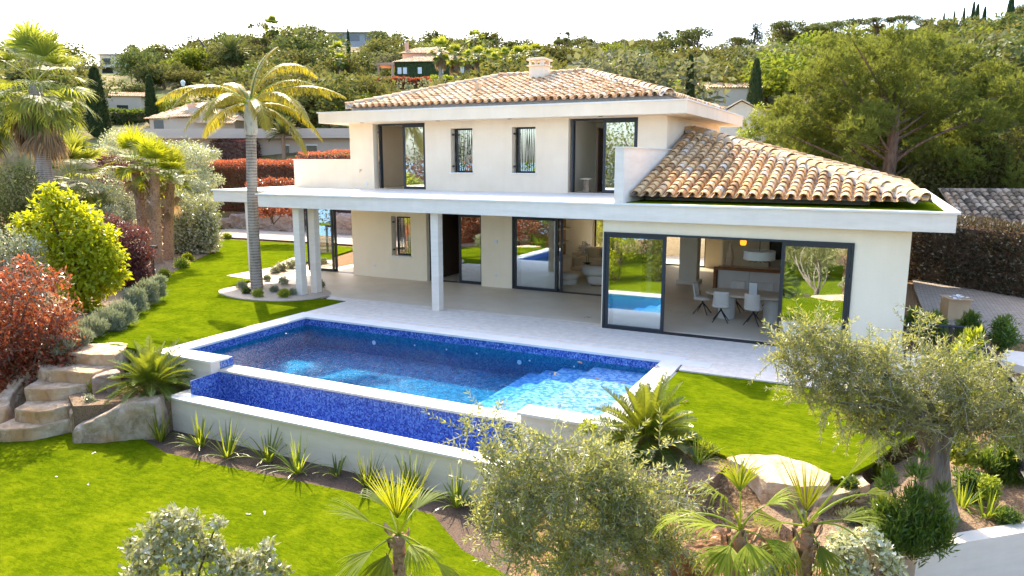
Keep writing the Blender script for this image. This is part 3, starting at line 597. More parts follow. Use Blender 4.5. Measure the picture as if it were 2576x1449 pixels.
# parapets on the terrace
m = MB(); m.box(-21.17, UX0-.002, UY0-.0, UY0+.2, ZT, 4.50); m.box(-21.17, -20.97, UY0+.2, 31.5, ZT, 4.50); m.build('parapet', M['render_upper'], V)
m = MB(); m.box(-21.21, UX0-.002, UY0-.04, UY0+.24, 4.501, 4.53); m.box(-21.21, -20.93, UY0+.24, 31.5, 4.501, 4.53); m.build('parapet_cap', M['coping'], V)
m = MB(); m.box(-6.06, -5.82, 18.0, UY0-.002, ZT, 4.80); m.build('parapet', M['fascia'], V)
m = MB(); m.box(-6.10, -5.78, 17.96, UY0-.002, 4.801, 4.83); m.build('parapet_cap', M['coping'], V)
# ---- upper roof canopy
m = MB(); m.box(-19.02, -5.21, 21.86, 31.6, 5.851, 6.215); m.build('roof_canopy', M['render_upper'], V)
m = MB(); m.box(-19.06, -5.17, 21.82, 31.64, 6.216, 6.26); m.build('roof_canopy_edge', M['coping'], V)
m = MB(); m.box(-18.05, -6.0, 22.6, 30.8, 6.26, 6.42); m.build('roof_kerb', M['mortar'], V)
for x in (-17.3, -14.0, -11.2, -8.0): MB().lathe([(.0, 0), (.07, 0), (.075, .01)], seg=12).build('soffit_spotlight', M['black'], V, loc=(x, 22.25, 5.838))
# ---- barrel tile roofs
def tile_slope(mb, origin, ux, uy, slope, inside, W, Dp, sp=.285, ex=.33, r=.105, lift=.0, tlen=.42):
    """origin: eave corner; ux: unit along the eave; uy: unit up the slope in plan; inside(s,t): keep"""
    ux = np.array([ux[0], ux[1], 0.]); uy = np.array([uy[0], uy[1], 0.]); k = math.sqrt(1+slope*slope)
    up = (uy + np.array([0, 0, slope]))/k; n = np.cross(ux, up); n = n if n[2] > 0 else -n
    o = np.array(origin, float)
    a = np.linspace(0, math.pi, 7)
    nc = int(W/sp)
    for i in range(nc+1):
        s = (i+.5)*sp
        if s > W: break
        nr_ = int(Dp*k/ex)+2
        for j in range(nr_):
            t = j*ex; tp = t/k
            if not inside(s, tp+.12): continue
            jit = np.array([random.gauss(0, .006), random.gauss(0, .01), random.gauss(0, .004)])
            rr = random.random()
            r0 = r*1.05; r1 = r*.86
            b = o + ux*(s+jit[0]) + up*(t-.05+jit[1]) + n*(lift+.028+jit[2]); e = b + up*tlen - n*.03
            V = []
            for c, q in ((b, r0), (e, r1)):
                for th in a: V.append(c + ux*q*math.cos(th) + n*q*math.sin(th)*1.0)
            q2 = r0-.018
            for th in a: V.append(b + ux*q2*math.cos(th) + n*q2*math.sin(th))
            V2 = b + up*.16
            for th in a: V.append(V2 + ux*q2*math.cos(th) + n*q2*math.sin(th))
            F = [(h, h+1, 8+h, 7+h) for h in range(6)] + [(14+h, 15+h, 1+h, h) for h in range(6)] + [(21+h, 22+h, 15+h, 14+h) for h in range(6)]
            mb.add(V, F, rr)
            # channel tile (concave) in the gap
            if inside(s+sp/2, tp+.1):
                c0 = o + ux*(s+sp/2) + up*(t-.03) + n*(lift+.055); c1 = c0 + up*(ex+.05) - n*.012; V = []
                q = sp*.36
                for c in (c0, c1):
                    for th in np.linspace(math.pi*1.08, math.pi*1.92, 5): V.append(c + ux*q*math.cos(th) + n*q*math.sin(th)*.75)
                F = [(h, h+1, 6+h, 5+h) for h in range(4)]
                mb.add(V, F, min(1, max(0, rr*.6+random.random()*.4)))
    return up, n
def ridge_tiles(mb, a, b, r=.15, ex=.38, lift=.07, mort=None):
    a = np.array(a, float); b = np.array(b, float); L = np.linalg.norm(b-a); d = (b-a)/L
    s = nrm(np.cross(d, [0, 0, 1])); n = np.cross(s, d); k = int(L/ex)
    an = np.linspace(-.25, math.pi+.25, 9)
    for i in range(k+1):
        c0 = a + d*(i*L/(k+1)) + n*(lift+random.gauss(0, .006)); c1 = c0 + d*(L/(k+1)+.07) - n*.02; V = []
        for c, q in ((c0, r*1.08), (c1, r*.9)):
            for th in an: V.append(c + s*q*math.cos(th) + n*q*math.sin(th)*.8)
        for th in an: V.append(c0 + s*(r*1.08-.02)*math.cos(th) + n*(r*1.08-.02)*math.sin(th)*.8)
        F = [(h, h+1, 10+h, 9+h) for h in range(8)] + [(18+h, 19+h, 1+h, h) for h in range(8)]
        mb.add(V, F, random.random())
        if mort is not None:
            c0 = a + d*(i*L/(k+1)); c1 = a + d*((i+1)*L/(k+1))
            V = [c0+s*.26-n*.05, c1+s*.26-n*.05, c1+s*.14+n*.10, c0+s*.14+n*.10, c0-s*.26-n*.05, c1-s*.26-n*.05, c1-s*.14+n*.10, c0-s*.14+n*.10]
            mort.add(V, [(0, 1, 2, 3), (4, 7, 6, 5), (3, 2, 6, 7)], .5)
# upper hip roof: eaves x -18.15..-5.9, y 22.4..31.0
ex0, ex1, ey0, ey1, ez = -18.15, -5.88, 22.42, 30.98, 6.44
hw = (ey1-ey0)/2; sl = .298; rz_ = ez + sl*hw; A_ = (ex0+hw, ey0+hw, rz_); B_ = (ex1-hw, ey0+hw, rz_)
m = MB(); mo = MB()
W_ = ex1-ex0
tile_slope(m, (ex0, ey0, ez), (1, 0), (0, 1), sl, lambda s, t: t < hw and s > t*1.0 and s < W_-t*1.0, W_, hw)
tile_slope(m, (ex1, ey0, ez), (0, 1), (-1, 0), sl, lambda s, t: t < hw and s > t and s < 2*hw-t, 2*hw, hw)
tile_slope(m, (ex0, ey1, ez), (0, -1), (1, 0), sl, lambda s, t: t < hw and s > t and s < 2*hw-t, 2*hw, hw)
tile_slope(m, (ex1, ey1, ez), (-1, 0), (0, -1), sl, lambda s, t: t < hw and s > t and s < W_-t, W_, hw)
for a, b in (((ex0, ey0, ez), A_), ((ex1, ey0, ez), B_), (A_, B_), ((ex0, ey1, ez), A_), ((ex1, ey1, ez), B_)): ridge_tiles(m, a, b, mort=mo)
c = [(ex0+.03, ey0+.03, ez-.02), (ex1-.03, ey0+.03, ez-.02), (ex1-.03, ey1-.03, ez-.02), (ex0+.03, ey1-.03, ez-.02)]
A2 = (A_[0], A_[1], A_[2]-.02); B2 = (B_[0], B_[1], B_[2]-.02)
mo.ngon([c[0], c[1], B2, A2]); mo.ngon([c[1], c[2], B2]); mo.ngon([c[2], c[3], A2, B2]); mo.ngon([c[3], c[0], A2]); mo.ngon(c[::-1])
roof1 = m.build('roof', M['tile'], V); mo.build('mortar_bed', M['mortar'], roof1)
# chimney
m = MB(); m.box(-12.2, -11.6, 25.9, 26.5, 7.2, 7.98); m.box(-12.27, -11.53, 25.83, 26.57, 7.981, 8.03)
for x in (-12.2, -11.98, -11.76, -11.7+.02):
    for y in (25.9, 26.42): m.box(x, x+.08, y, y+.08, 8.031, 8.2)
m.box(-12.28, -11.52, 25.82, 26.58, 8.201, 8.26); m.box(-12.18, -11.62, 25.92, 26.48, 8.261, 8.30); m.build('chimney', M['render_upper'], roof1)
m = MB(); zz = ez+sl*(24.2-ey0); m.box(-13.55, -13.37, 24.1, 24.3, zz, zz+.28); m.box(-13.58, -13.34, 24.07, 24.33, zz+.28, zz+.31); m.build('roof_vent', M['tile'], roof1)
# lower hip roof against the upper storey: x -5.8..0.92, y 18.5..31.6
lx0, lx1, ly0, ly1, lz = -5.80, .92, 18.52, 31.7, 3.60
hw2 = (ly1-ly0)/2; sl2 = .278; rz2 = lz+sl2*hw2
m = MB(); mo = MB(); W2 = lx1-lx0
tile_slope(m, (lx0, ly0, lz), (1, 0), (0, 1), sl2, lambda s, t: t < hw2 and s < W2-t and s > .05, W2, hw2, sp=.292, r=.112)
tile_slope(m, (lx1, ly0, lz), (0, 1), (-1, 0), sl2, lambda s, t: t < hw2 and s > t and s < 2*hw2-t, 2*hw2, hw2, sp=.292, r=.112)
tile_slope(m, (lx1, ly1, lz), (-1, 0), (0, -1), sl2, lambda s, t: t < hw2 and s > t and s < W2, W2, hw2, sp=.292, r=.112)
pk = (lx1-hw2, ly0+hw2, rz2)
ridge_tiles(m, (lx1, ly0, lz), pk, r=.16, mort=mo); ridge_tiles(m, (lx1, ly1, lz), pk, r=.16, mort=mo)
ridge_tiles(m, pk, (UX1+.05, pk[1], rz2), r=.16, ex=.2, mort=mo)
mo.ngon([(lx0, ly0+.03, lz-.02), (lx1-.03, ly0+.03, lz-.02), (pk[0], pk[1], rz2-.02), (UX1, pk[1], rz2-.02), (lx0, ly0+.9, lz+.22)])
mo.ngon([(lx1-.03, ly0+.03, lz-.02), (lx1-.03, ly1-.03, lz-.02), (pk[0], pk[1], rz2-.02)])
mo.ngon([(lx1-.03, ly1-.03, lz-.02), (lx0, ly1-.03, lz-.02), (pk[0]-.15, pk[1], rz2-.02), (pk[0], pk[1], rz2-.02)])
mo.box(lx0+.1, lx1-1.2, ly0+1.1, ly0+1.2, ZT+.02, lz+.2); mo.box(lx1-1.2, lx1-1.1, ly0+1.2, ly1-.2, ZT+.02, lz+.2)
roof2 = m.build('lower_roof', M['tile_lower'], V); mo.build('mortar_bed', M['mortar'], roof2)
# ---- doors and windows
def slider(x0, x1, z0, z1, y, panels, dpt=.10, fr=.055, label=None, th=.055):
    """frame plus glazed leaves; panels: list of (x0,x1,yoff)"""
    m = MB(); m.box(x0, x0+fr, y, y+dpt+.12, z0, z1); m.box(x1-fr, x1, y, y+dpt+.12, z0, z1); m.box(x0+fr, x1-fr, y, y+dpt+.12, z1-fr, z1); m.box(x0+fr, x1-fr, y, y+dpt+.12, z0, z0+.03)
    d = m.build('sliding_door', M['frame'], V)
    if label: d['label'] = label
    for (a, b, yo) in panels:
        m = MB(); w = .085; yy = y+yo; a += .002; b -= .002; zb = z0+.032; zt = z1-fr-.002
        m.box(a, a+w, yy, yy+th, zb, zt); m.box(b-w, b, yy, yy+th, zb, zt); m.box(a+w, b-w, yy, yy+th, zt-w, zt); m.box(a+w, b-w, yy, yy+th, zb, zb+w)
        m.build('leaf_frame', M['frame'], d)
        m = MB(); m.box(a+w-.01, b-w+.01, yy+.022, yy+.032, zb+w-.01, zt-w+.01); m.build('pane', M['glass'], d)
    return d
slider(-6.46, -.40, .0, 2.62, 18.42, [(-6.40, -4.78, .02), (-1.98, -.46, .02), (-6.30, -4.80, .10), (-1.96, -.50, .10)])
slider(-11.37, -6.62, .0, 2.60, 22.80, [(-11.30, -9.66, .02), (-11.2, -9.5, .10)])
slider(-14.92, -12.60, .0, 2.60, 22.98, [(-13.66, -12.66, .02)], dpt=.08)
slider(-20.95, -18.38, .0, 2.9, 23.05, [(-20.9, -19.6, .02), (-20.85, -19.5, .10)])
slider(-17.04, -14.90, ZT, 5.82, UY0+.12, [(-15.95, -14.96, .02)], dpt=.06)
slider(-9.20, -6.95, ZT, 5.82, UY0+.12, [(-8.12, -7.0, .02)], dpt=.06)
def barwin(x0, x1, z0, z1, y, sx0, sx1):
    m = MB(); f = .05; m.box(x0, x0+f, y, y+.06, z0, z1); m.box(x1-f, x1, y, y+.06, z0, z1); m.box(x0+f, x1-f, y, y+.06, z1-f, z1); m.box(x0+f, x1-f, y, y+.06, z0, z0+f)
    w = m.build('window', M['frame'], V)
    MB().box(x0+f-.01, x1-f+.01, y+.02, y+.03, z0+f-.01, z1-f+.01).build('pane', M['glass'], w)
    g = MB(); yy = y-.07
    for z in (z0+.05, z1-.05): g.tube([(x0+.01, yy, z), (x1-.01, yy, z)], .010, 6)
    n = 9
    for i in range(n):
        a = x0+.04+(x1-x0-.08)*i/(n-1); b = a + (random.choice([-.09, .09]) if i % 2 else 0); b = min(max(b, x0+.03), x1-.03)
        g.tube([(a, yy, z0+.05), (b, yy, z1-.05)], .009, 6)
    g.build('grille', M['iron'], w)
    s = MB(); s.box(sx0, sx1, y-.26, y+.05, z0-.045, z0-.002); s.build('sill', M['coping'], w)
    for z in (z0+.22, z1-.22): MB().box(x0-.07, x0-.04, y-.22, y-.1, z-.03, z+.03).build('shutter_hinge', M['iron'], w)
barwin(-13.65, -12.90, 4.06, 5.60, UY0+.2, -13.83, -12.86)
barwin(-11.21, -10.47, 4.06, 5.60, UY0+.2, -11.39, -10.43)
barwin(-16.36, -15.62, .91, 2.40, UY0+.23, -16.53, -15.58)
# small side window upstairs, wall fittings
m = MB(); x = UX0+.1
m.box(x, x+.06, 23.6, 23.66, 4.35, 5.62); m.box(x, x+.06, 24.44, 24.5, 4.35, 5.62); m.box(x, x+.06, 23.66, 24.44, 5.56, 5.62); m.box(x, x+.06, 23.66, 24.44, 4.35, 4.41)
w = m.build('window', M['frame'], V); MB().box(x+.02, x+.03, 23.65, 24.45, 4.4, 5.57).build('pane', M['glass_clear'], w)
def fit(x, y, z, w=.09, h=.09, mat='white', name='socket', d=.03): MB().box(-w/2, w/2, -d, 0, -h/2, h/2).build(name, M[mat], V, loc=(x, y, z))
fit(-17.55, UY0-.001, 3.62); fit(-17.35, UY0+.029, .45); fit(-12.0, UY0+.029, .45); fit(-12.0, UY0+.029, 1.65, .12, .14, 'white', 'key_switch')
m = MB(); m.tube([(-17.8, UY0, 4.1), (-17.8, UY0-.08, 4.1), (-17.8, UY0-.09, 4.03)], .014, 6); m.tube([(-17.85, UY0-.05, 4.14), (-17.75, UY0-.05, 4.14)], .01, 6); m.build('garden_tap', M['brass'], V)
fit(-5.71, 26.9, 1.55, .02, .1, 'brass', 'switch', .18); fit(-6.05, 26.41, .35); fit(-19.05, 24.59, 1.5, .22, .1, 'brass', 'switch'); fit(-18.9, 24.59, .4, .09, .12, 'brass', 'socket')
# wood lined room behind the middle door
m = MB(); m.box(-14.9, -14.86, 23.2, 25.4, .02, 2.95); m.box(-14.86, -12.6, 25.3, 25.39, .02, 2.95); m.box(-12.64, -12.6, 23.2, 25.3, .02, 2.95); m.build('wood_panelling', M['door_wood'], V)
# ---- frames of the rear openings
for (a, b, z0, z1) in ((-11.35, -9.2, .1, 2.5), (-8.2, -6.35, .0, 2.5), (-4.75, -3.85, 0, 2.5)):
    m = MB(); f = .06; y = 31.1; m.box(a, a+f, y, y+.08, z0, z1); m.box(b-f, b, y, y+.08, z0, z1); m.box(a+f, b-f, y, y+.08, z1-f, z1); m.box(a+f, b-f, y, y+.08, z0, z0+f)
    w = m.build('rear_window', M['frame'], V); MB().box(a+f, b-f, y+.03, y+.04, z0+f, z1-f).build('pane', M['glass_clear'], w)
struct('rear_patio', MB().box(-16, .6, 31.4, 34.5, -.1, .0), M['paving'])
rw = MB(); rw.box(-9.5, -2.0, 34.5, 34.8, -.2, 1.3); o = rw.build('garden_wall', M['render_white']); tag(o, 'low cream garden wall seen through the dining room behind the villa', 'wall')
# ================================================================== furniture seen through the openings
def superround(mb, cx, cy, z, rx, ry, h, seg=32, p=2.6, rnd=.5, edge=.3):
    prof = []
    for t in np.linspace(-math.pi/2, math.pi/2, 9):
        prof.append((1-edge*(1-math.cos(t)), z+h/2+h/2*math.sin(t)))
    prof = [(0, z)] + prof + [(0, z+h)]
    V = []; F = []
    for r, zz in prof:
        for k in range(seg):
            a = 2*math.pi*k/seg; c, s_ = math.cos(a), math.sin(a)
            V.append((cx+rx*r*np.sign(c)*abs(c)**(2/p), cy+ry*r*np.sign(s_)*abs(s_)**(2/p), zz))
    for i in range(len(prof)-1):
        for k in range(seg): F.append((i*seg+k, i*seg+(k+1) % seg, (i+1)*seg+(k+1) % seg, (i+1)*seg+k))
    return mb.add(V, F, rnd)
# dining table
tb = thing('dining_table', 'oval cream dining table on two drum feet behind the big sliding door', 'table', (-3.05, 21.35, .012))
superround(MB(), 0, 0, .68, 1.25, .62, .07, p=2.8, edge=.06).build('tabletop', M['stone_top'], tb, smooth=True)
for x in (-.62, .62): MB().lathe([(0, 0), (.24, 0), (.24, .68), (0, .68)], x, -.12, 24).build('pedestal', M['lacquer'], tb)
def chair(label, loc, rz):
    c = thing('dining_chair', label, 'chair', loc, rz, 'white chairs round the dining table')
    superround(MB(), 0, 0, .42, .25, .25, .10, p=3, edge=.18).build('seat', M['fabric'], c, smooth=True)
    V = []; F = []; ns, nt_ = 9, 8
    for side in (0, 1):
        for j in range(nt_):
            t = j/(nt_-1); z = .44+.46*t
            for i in range(ns):
                u = -1+2*i/(ns-1); wd = .235*(1-.12*t); edge = (1-abs(u)**4)*(1-(max(0, t-.85)/.15)**2*.6)
                yb = .20+.10*t - .07*u*u; V.append((u*wd, yb + (.03 if side else -.03)*max(.25, edge), z))
    for side in (0, 1):
        o = side*ns*nt_
        for j in range(nt_-1):
            for i in range(ns-1): F.append((o+j*ns+i, o+j*ns+i+1, o+(j+1)*ns+i+1, o+(j+1)*ns+i) if side else (o+j*ns+i, o+(j+1)*ns+i, o+(j+1)*ns+i+1, o+j*ns+i+1))
    q = ns*nt_
    for j in range(nt_-1): F += [(j*ns, q+j*ns, q+(j+1)*ns, (j+1)*ns), (j*ns+ns-1, (j+1)*ns+ns-1, q+(j+1)*ns+ns-1, q+j*ns+ns-1)]
    for i in range(ns-1): F += [((nt_-1)*ns+i, q+(nt_-1)*ns+i, q+(nt_-1)*ns+i+1, (nt_-1)*ns+i+1), (i, i+1, q+i+1, q+i)]
    b = MB().add(V, F, .5).build('backrest', M['fabric'], c, smooth=True)
    MB().box(-.004, .004, .232, .336, .5, .9).build('seam', M['brown_fabric'], b) if False else None
    MB().tube([(0, 0, .30), (0, 0, .42)], .03, 10).build('swivel', M['iron'], c)
    for a in (45, 135, 225, 315): MB().tube([(0, 0, .34), (.30*math.cos(R(a)), .30*math.sin(R(a)), .0)], [.022, .012], 6).build('leg', M['iron'], c)
    return c
chair('white upholstered chair at the left head of the dining table', (-4.42, 21.5, .012), R(85))
chair('left one of the two white chairs with their backs to the terrace', (-3.72, 20.62, .012), R(180+8))
chair('right one of the two white chairs with their backs to the terrace', (-2.84, 20.62, .012), R(180-6))
chair('white chair behind the dining table beside the left end', (-3.6, 22.25, .012), R(-4))
chair('white chair behind the dining table next to the white box', (-2.75, 22.25, .012), R(4))
bx = thing('white_box', 'tall white box standing on the dining table', 'box', (-2.95, 21.15, .763)); m = MB(); m.box(-.11, .11, -.09, .09, 0, .33); m.build('carton', M['white'], bx); MB().box(-.112, .112, -.092, .092, .331, .345).build('lid', M['white'], bx)
pt = MB().lathe([(0, .763), (.26, .763), (.28, .775), (.0, .775)], -4.0, 21.35, 28).build('placemat', M['stone_top']); tag(pt, 'round pale platter on the left end of the dining table', 'platter')
# drum lamp and amber pendant
p = YP(1911, 632, 21.4)
dl_ = thing('drum_lamp', 'wide white drum pendant lamp above the dining table', 'lamp', (p[0], 21.4, 0))
MB().lathe([(.0, 1.74), (.40, 1.74), (.43, 1.74), (.43, 1.98), (.40, 1.98), (.0, 1.97)], seg=40).build('lamp_shade', M['lamp_white'], dl_)
MB().tube([(0, 0, 1.98), (0, 0, 2.95)], .012, 6).build('rod', M['iron'], dl_)
m = MB()
for k in range(10): a = k*.628; m.tube([(0, 0, 1.71), (.30*math.cos(a), .30*math.sin(a), 1.67)], .012, 5)
m.build('crystal_arm', M['brass'], dl_)
p = YP(1870, 607, 23.6)
am = thing('amber_pendant', 'small amber glass pendant lamp above the kitchen island', 'lamp', (p[0], 23.6, 0))
mm, nt, out = nmat('amber_glass'); pb = N(nt, 'ShaderNodeBsdfPrincipled', Roughness=.15); pb.inputs['Base Color'].default_value = (.95, .28, .01, 1); pb.inputs['Emission Color'].default_value = (1, .33, .02, 1); pb.inputs['Emission Strength'].default_value = .5; nt.links.new(pb.outputs[0], out.inputs[0])
MB().lathe([(0, p[2]-.12), (.08, p[2]-.12), (.10, p[2]-.04), (.085, p[2]+.08), (.05, p[2]+.14), (0, p[2]+.14)], seg=20).build('glass_shade', mm, am, smooth=True)
MB().tube([(0, 0, p[2]+.14), (0, 0, 2.95)], .006, 5).build('cord', M['iron'], am)
# kitchen island, oven, vase
isl = thing('kitchen_island', 'white kitchen island with a thick wooden worktop', 'counter', (-4.65, 24.1, .012))
m = MB(); m.box(0, 4.2, 0, .16, .96, 1.04); m.box(0, .09, .005, 1.0, 0, .96); m.build('worktop', M['wood'], isl)
m = MB(); m.box(.13, 4.2, .17, 1.0, .92, 1.0); m.build('stone_top', M['stone_top'], isl)
for i in range(4): m = MB(); m.box(.12+i*1.0, 1.11+i*1.0, .12, .3, .06, .95); m.build('door_panel', M['lacquer'], isl)
ov = thing('oven', 'black built-in oven behind the island under the drum lamp', 'oven', (-3.35, 28.0, .012))
MB().box(-.02, .74, 0, .58, .9, 2.2).build('oven_door', M['black'], ov); MB().box(0, .72, -.03, -.005, 1.95, 2.0).build('handle', M['iron'], ov)
cb = thing('kitchen_cupboard', 'cream wall of tall kitchen cupboards behind the island', 'cupboard', (-3.4, 28.05, .012))
for i, (a, b) in enumerate([(-.75, -.04), (.80, 1.6), (1.61, 2.4), (2.41, 3.2)]): MB().box(a, b, 0, .54, 0, 2.6).build('door', M['inner_wall'], cb)
vs = MB().lathe([(0, 0), (.09, 0), (.12, .12), (.13, .3), (.10, .48), (.05, .62), (.04, .72), (.075, .80), (.06, .80), (.03, .72), (0, .7)], seg=24).build('vase', M['stone_top'], None, (-4.28, 24.85, 1.02), smooth=True); tag(vs, 'tall cream vase standing on the kitchen island', 'vase')
# living room
ar = thing('armchair', 'rounded white boucle armchair on a brass plinth in the living room', 'armchair', (-8.87, 24.75, .012), R(10))
MB().lathe([(0, 0), (.27, 0), (.27, .07), (0, .07)], seg=32).build('plinth', M['brass'], ar)
superround(MB(), 0, 0, .072, .40, .38, .36, edge=.22).build('seat', M['fabric'], ar, smooth=True)
m = MB(); pts = [(.44*math.sin(a), -.05-.34*math.cos(a), .58) for a in np.linspace(R(-115), R(115), 13)]; m.tube(pts, [.1, .15]+[.19]*9+[.15, .1], 12); m.build('backrest', M['fabric'], ar, smooth=True)
pf = thing('pouf', 'round white boucle pouf beside the armchair', 'pouf', (-9.95, 24.55, .012))
superround(MB(), 0, 0, .0, .37, .37, .22, p=2, edge=.2).build('base', M['fabric'], pf, smooth=True); superround(MB(), 0, 0, .20, .38, .38, .22, p=2, edge=.25).build('cushion', M['fabric'], pf, smooth=True)
ct = thing('coffee_table', 'low cream coffee table with rounded corners in the living room', 'table', (-9.7, 26.1, .012))
superround(MB(), 0, 0, .34, .75, .62, .08, p=2.6, edge=.1).build('tabletop', M['stone_top'], ct, smooth=True); MB().lathe([(0, 0), (.2, 0), (.12, .34), (0, .34)], seg=20).build('foot', M['stone_top'], ct)
oc = thing('orchid', 'white orchid in a grey bowl on the coffee table', 'plant', (-9.75, 25.95, .434))
MB().lathe([(0, 0), (.10, 0), (.15, .06), (.16, .13), (.13, .13), (0, .1)], seg=20).build('pot', M['rock_grey'], oc, smooth=True)
m = MB(); m.tube([(0, 0, .1), (-.03, 0, .5), (-.08, 0, .85)], .008, 5); m.tube([(.04, 0, .1), (.06, 0, .45), (-.02, 0, .8)], .008, 5); m.build('stem', M['deep_green'], oc)
k = 9; a = np.linspace(0, 6.28, k, endpoint=False); P = np.stack([np.zeros(k), np.zeros(k), np.full(k, .14)], -1); D = np.stack([np.cos(a), np.sin(a), np.full(k, .35)], -1)
MB().leaves(P, D, np.tile([0, 0, 1.], (k, 1)), .24, .09).build('leaf', M['black'], oc)
P = rng.normal(0, 1, (90, 3))*[.09, .07, .13]+[-.07, 0, .82]; MB().leaves(P, rng.normal(0, 1, (90, 3)), rng.normal(0, 1, (90, 3)), .08, .08).build('flower', M['petal'], oc)
cs = MB().lathe([(0, 0), (.07, 0), (.03, .04), (.05, .12), (.025, .18), (.04, .22), (.08, .27), (0, .27)], seg=16).build('candlestick', M['brass'], None, (-9.2, 26.3, .434), smooth=True); tag(cs, 'turned brass candlestick on the coffee table', 'candlestick')
so = thing('sofa', 'cream curved sofa by the rear window of the living room', 'sofa', (-9.9, 28.9, .012))
superround(MB(), 0, 0, .05, 1.6, .5, .40, p=4, edge=.08).build('seat', M['fabric_cream'], so, smooth=True); superround(MB(), 0, .42, .40, 1.6, .22, .42, p=4, edge=.1).build('backrest', M['fabric_cream'], so, smooth=True)
superround(MB(), -1.5, .05, .3, .24, .5, .35, p=3, edge=.2).build('armrest', M['fabric_cream'], so, smooth=True)
def cushion(label, loc, mat):
    o = superround(MB(), 0, 0, 0, .25, .08, .42, p=3, edge=.35).build('cushion', M[mat], None, loc, smooth=True); o.rotation_euler = (R(-14), 0, 0); tag(o, label, 'cushion')
cushion('plain cream cushion leaning on the sofa', (-10.55, 28.75, .46), 'fabric_cream'); cushion('brown patterned cushion leaning on the sofa', (-9.95, 28.75, .46), 'brown_fabric')
rg = superround(MB(), -9.3, 25.6, .014, 1.9, 1.9, .012, p=12, edge=.01).build('rug', M['fabric_cream']); tag(rg, 'large cream rug under the living room armchair and pouf', 'rug')
bk = thing('bookcase', 'brown backed bookcase with pale shelves beside the living room door', 'bookcase', (-11.38, 26.4, .012))
MB().box(0, .03, 0, 1.3, .6, 2.9).build('back_panel', M['wood'], bk); MB().box(0, .3, 0, 1.3, 0, .6).build('cabinet', M['inner_wall'], bk)
for z in (.62, 1.2, 1.75, 2.3): MB().box(.031, .28, 0, 1.3, z, z+.04).build('shelf', M['inner_wall'], bk)
bb = MB().lathe([(.0, 0), (.34, 0), (.36, .12), (.26, .45), (.08, .85), (.0, .95)], seg=20).build('beanbag', M['fabric'], None, (-18.55, 23.95, .013), smooth=True); tag(bb, 'pale pointed beanbag on the floor inside the left sliding door', 'beanbag')
# upstairs
bd = thing('bed_bench', 'cream bench with a white throw behind the right upstairs door', 'bench', (-7.95, 23.7, ZT+.02))
superround(MB(), 0, 0, .22, .42, .28, .22, p=4, edge=.1).build('seat', M['fabric_cream'], bd, smooth=True)
for x in (-.3, .3): MB().tube([(x, -.15, 0), (x, -.13, .24)], .02, 6).build('leg', M['wood'], bd)
superround(MB(), .28, 0, .38, .26, .3, .28, p=2.2, edge=.4).build('throw', M['white'], bd, smooth=True)
sd = thing('side_table', 'small round stone side table behind the right upstairs door', 'table', (-8.9, 23.5, ZT+.02)); MB().lathe([(0, 0), (.14, 0), (.10, .2), (.13, .42), (0, .42)], seg=16).build('pedestal', M['rock_grey'], sd); MB().lathe([(0, .42), (.22, .42), (.22, .46), (0, .46)], seg=20).build('tabletop', M['stone_top'], sd)
sw = MB().box(-.1, .1, -.02, 0, -.04, .04).build('switch_panel', M['black'], V, loc=(-16.0, 25.98, 4.75))
# ---- outside small things
bo = thing('cardboard_box', 'open tan cardboard box with rags standing on the cobbled driveway', 'box', tuple(G(2400, 800, .02)), R(20))
MB().box(-.3, .3, -.25, .25, 0, .6).build('box_body', M['cardboard'], bo); m = MB(); m.box(-.30, .30, -.40, -.25, .59, .61); m.box(-.30, .30, .25, .40, .59, .605); m.build('flap', M['cardboard'], bo)
P = rng.normal(0, 1, (40, 3))*[.12, .12, .03]+[0, 0, .60]; MB().leaves(P, rng.normal(0, 1, (40, 3))*[1, 1, .3], [[0, 0, 1.]]*40, .14, .12).build('rag', M['white'], bo)
bl = thing('bollard_light', 'black garden lamp post with a square head beside the lawn', 'garden light', tuple(G(388, 708, 0)))
m = MB(); m.box(-.04, .04, -.04, .04, 0, 1.25); m.build('post', M['iron'], bl); MB().box(-.05, .28, -.06, .06, 1.25, 1.36).build('lamp_head', M['black'], bl)
# drain dots and fallen leaves on the terrace are single small things
for (u, v) in ((1478, 800), (1578, 815), (1455, 915), (1500, 955), (1560, 965), (1395, 942), (1650, 925), (1720, 1010+0)):
    p = G(u, v, 0); n_ = 5
    o = MB().leaves(rng.normal(0, .04, (n_, 3))*[1, 1, .1], rng.normal(0, 1, (n_, 3))*[1, 1, .1], [[0, 0, 1.]]*n_, .09, .05).build('fallen_leaf', M['palm_dead'], None, (p[0], p[1], .022)); tag(o, 'brown dry leaf lying on the pale terrace', 'leaf', 'dry leaves on the terrace')
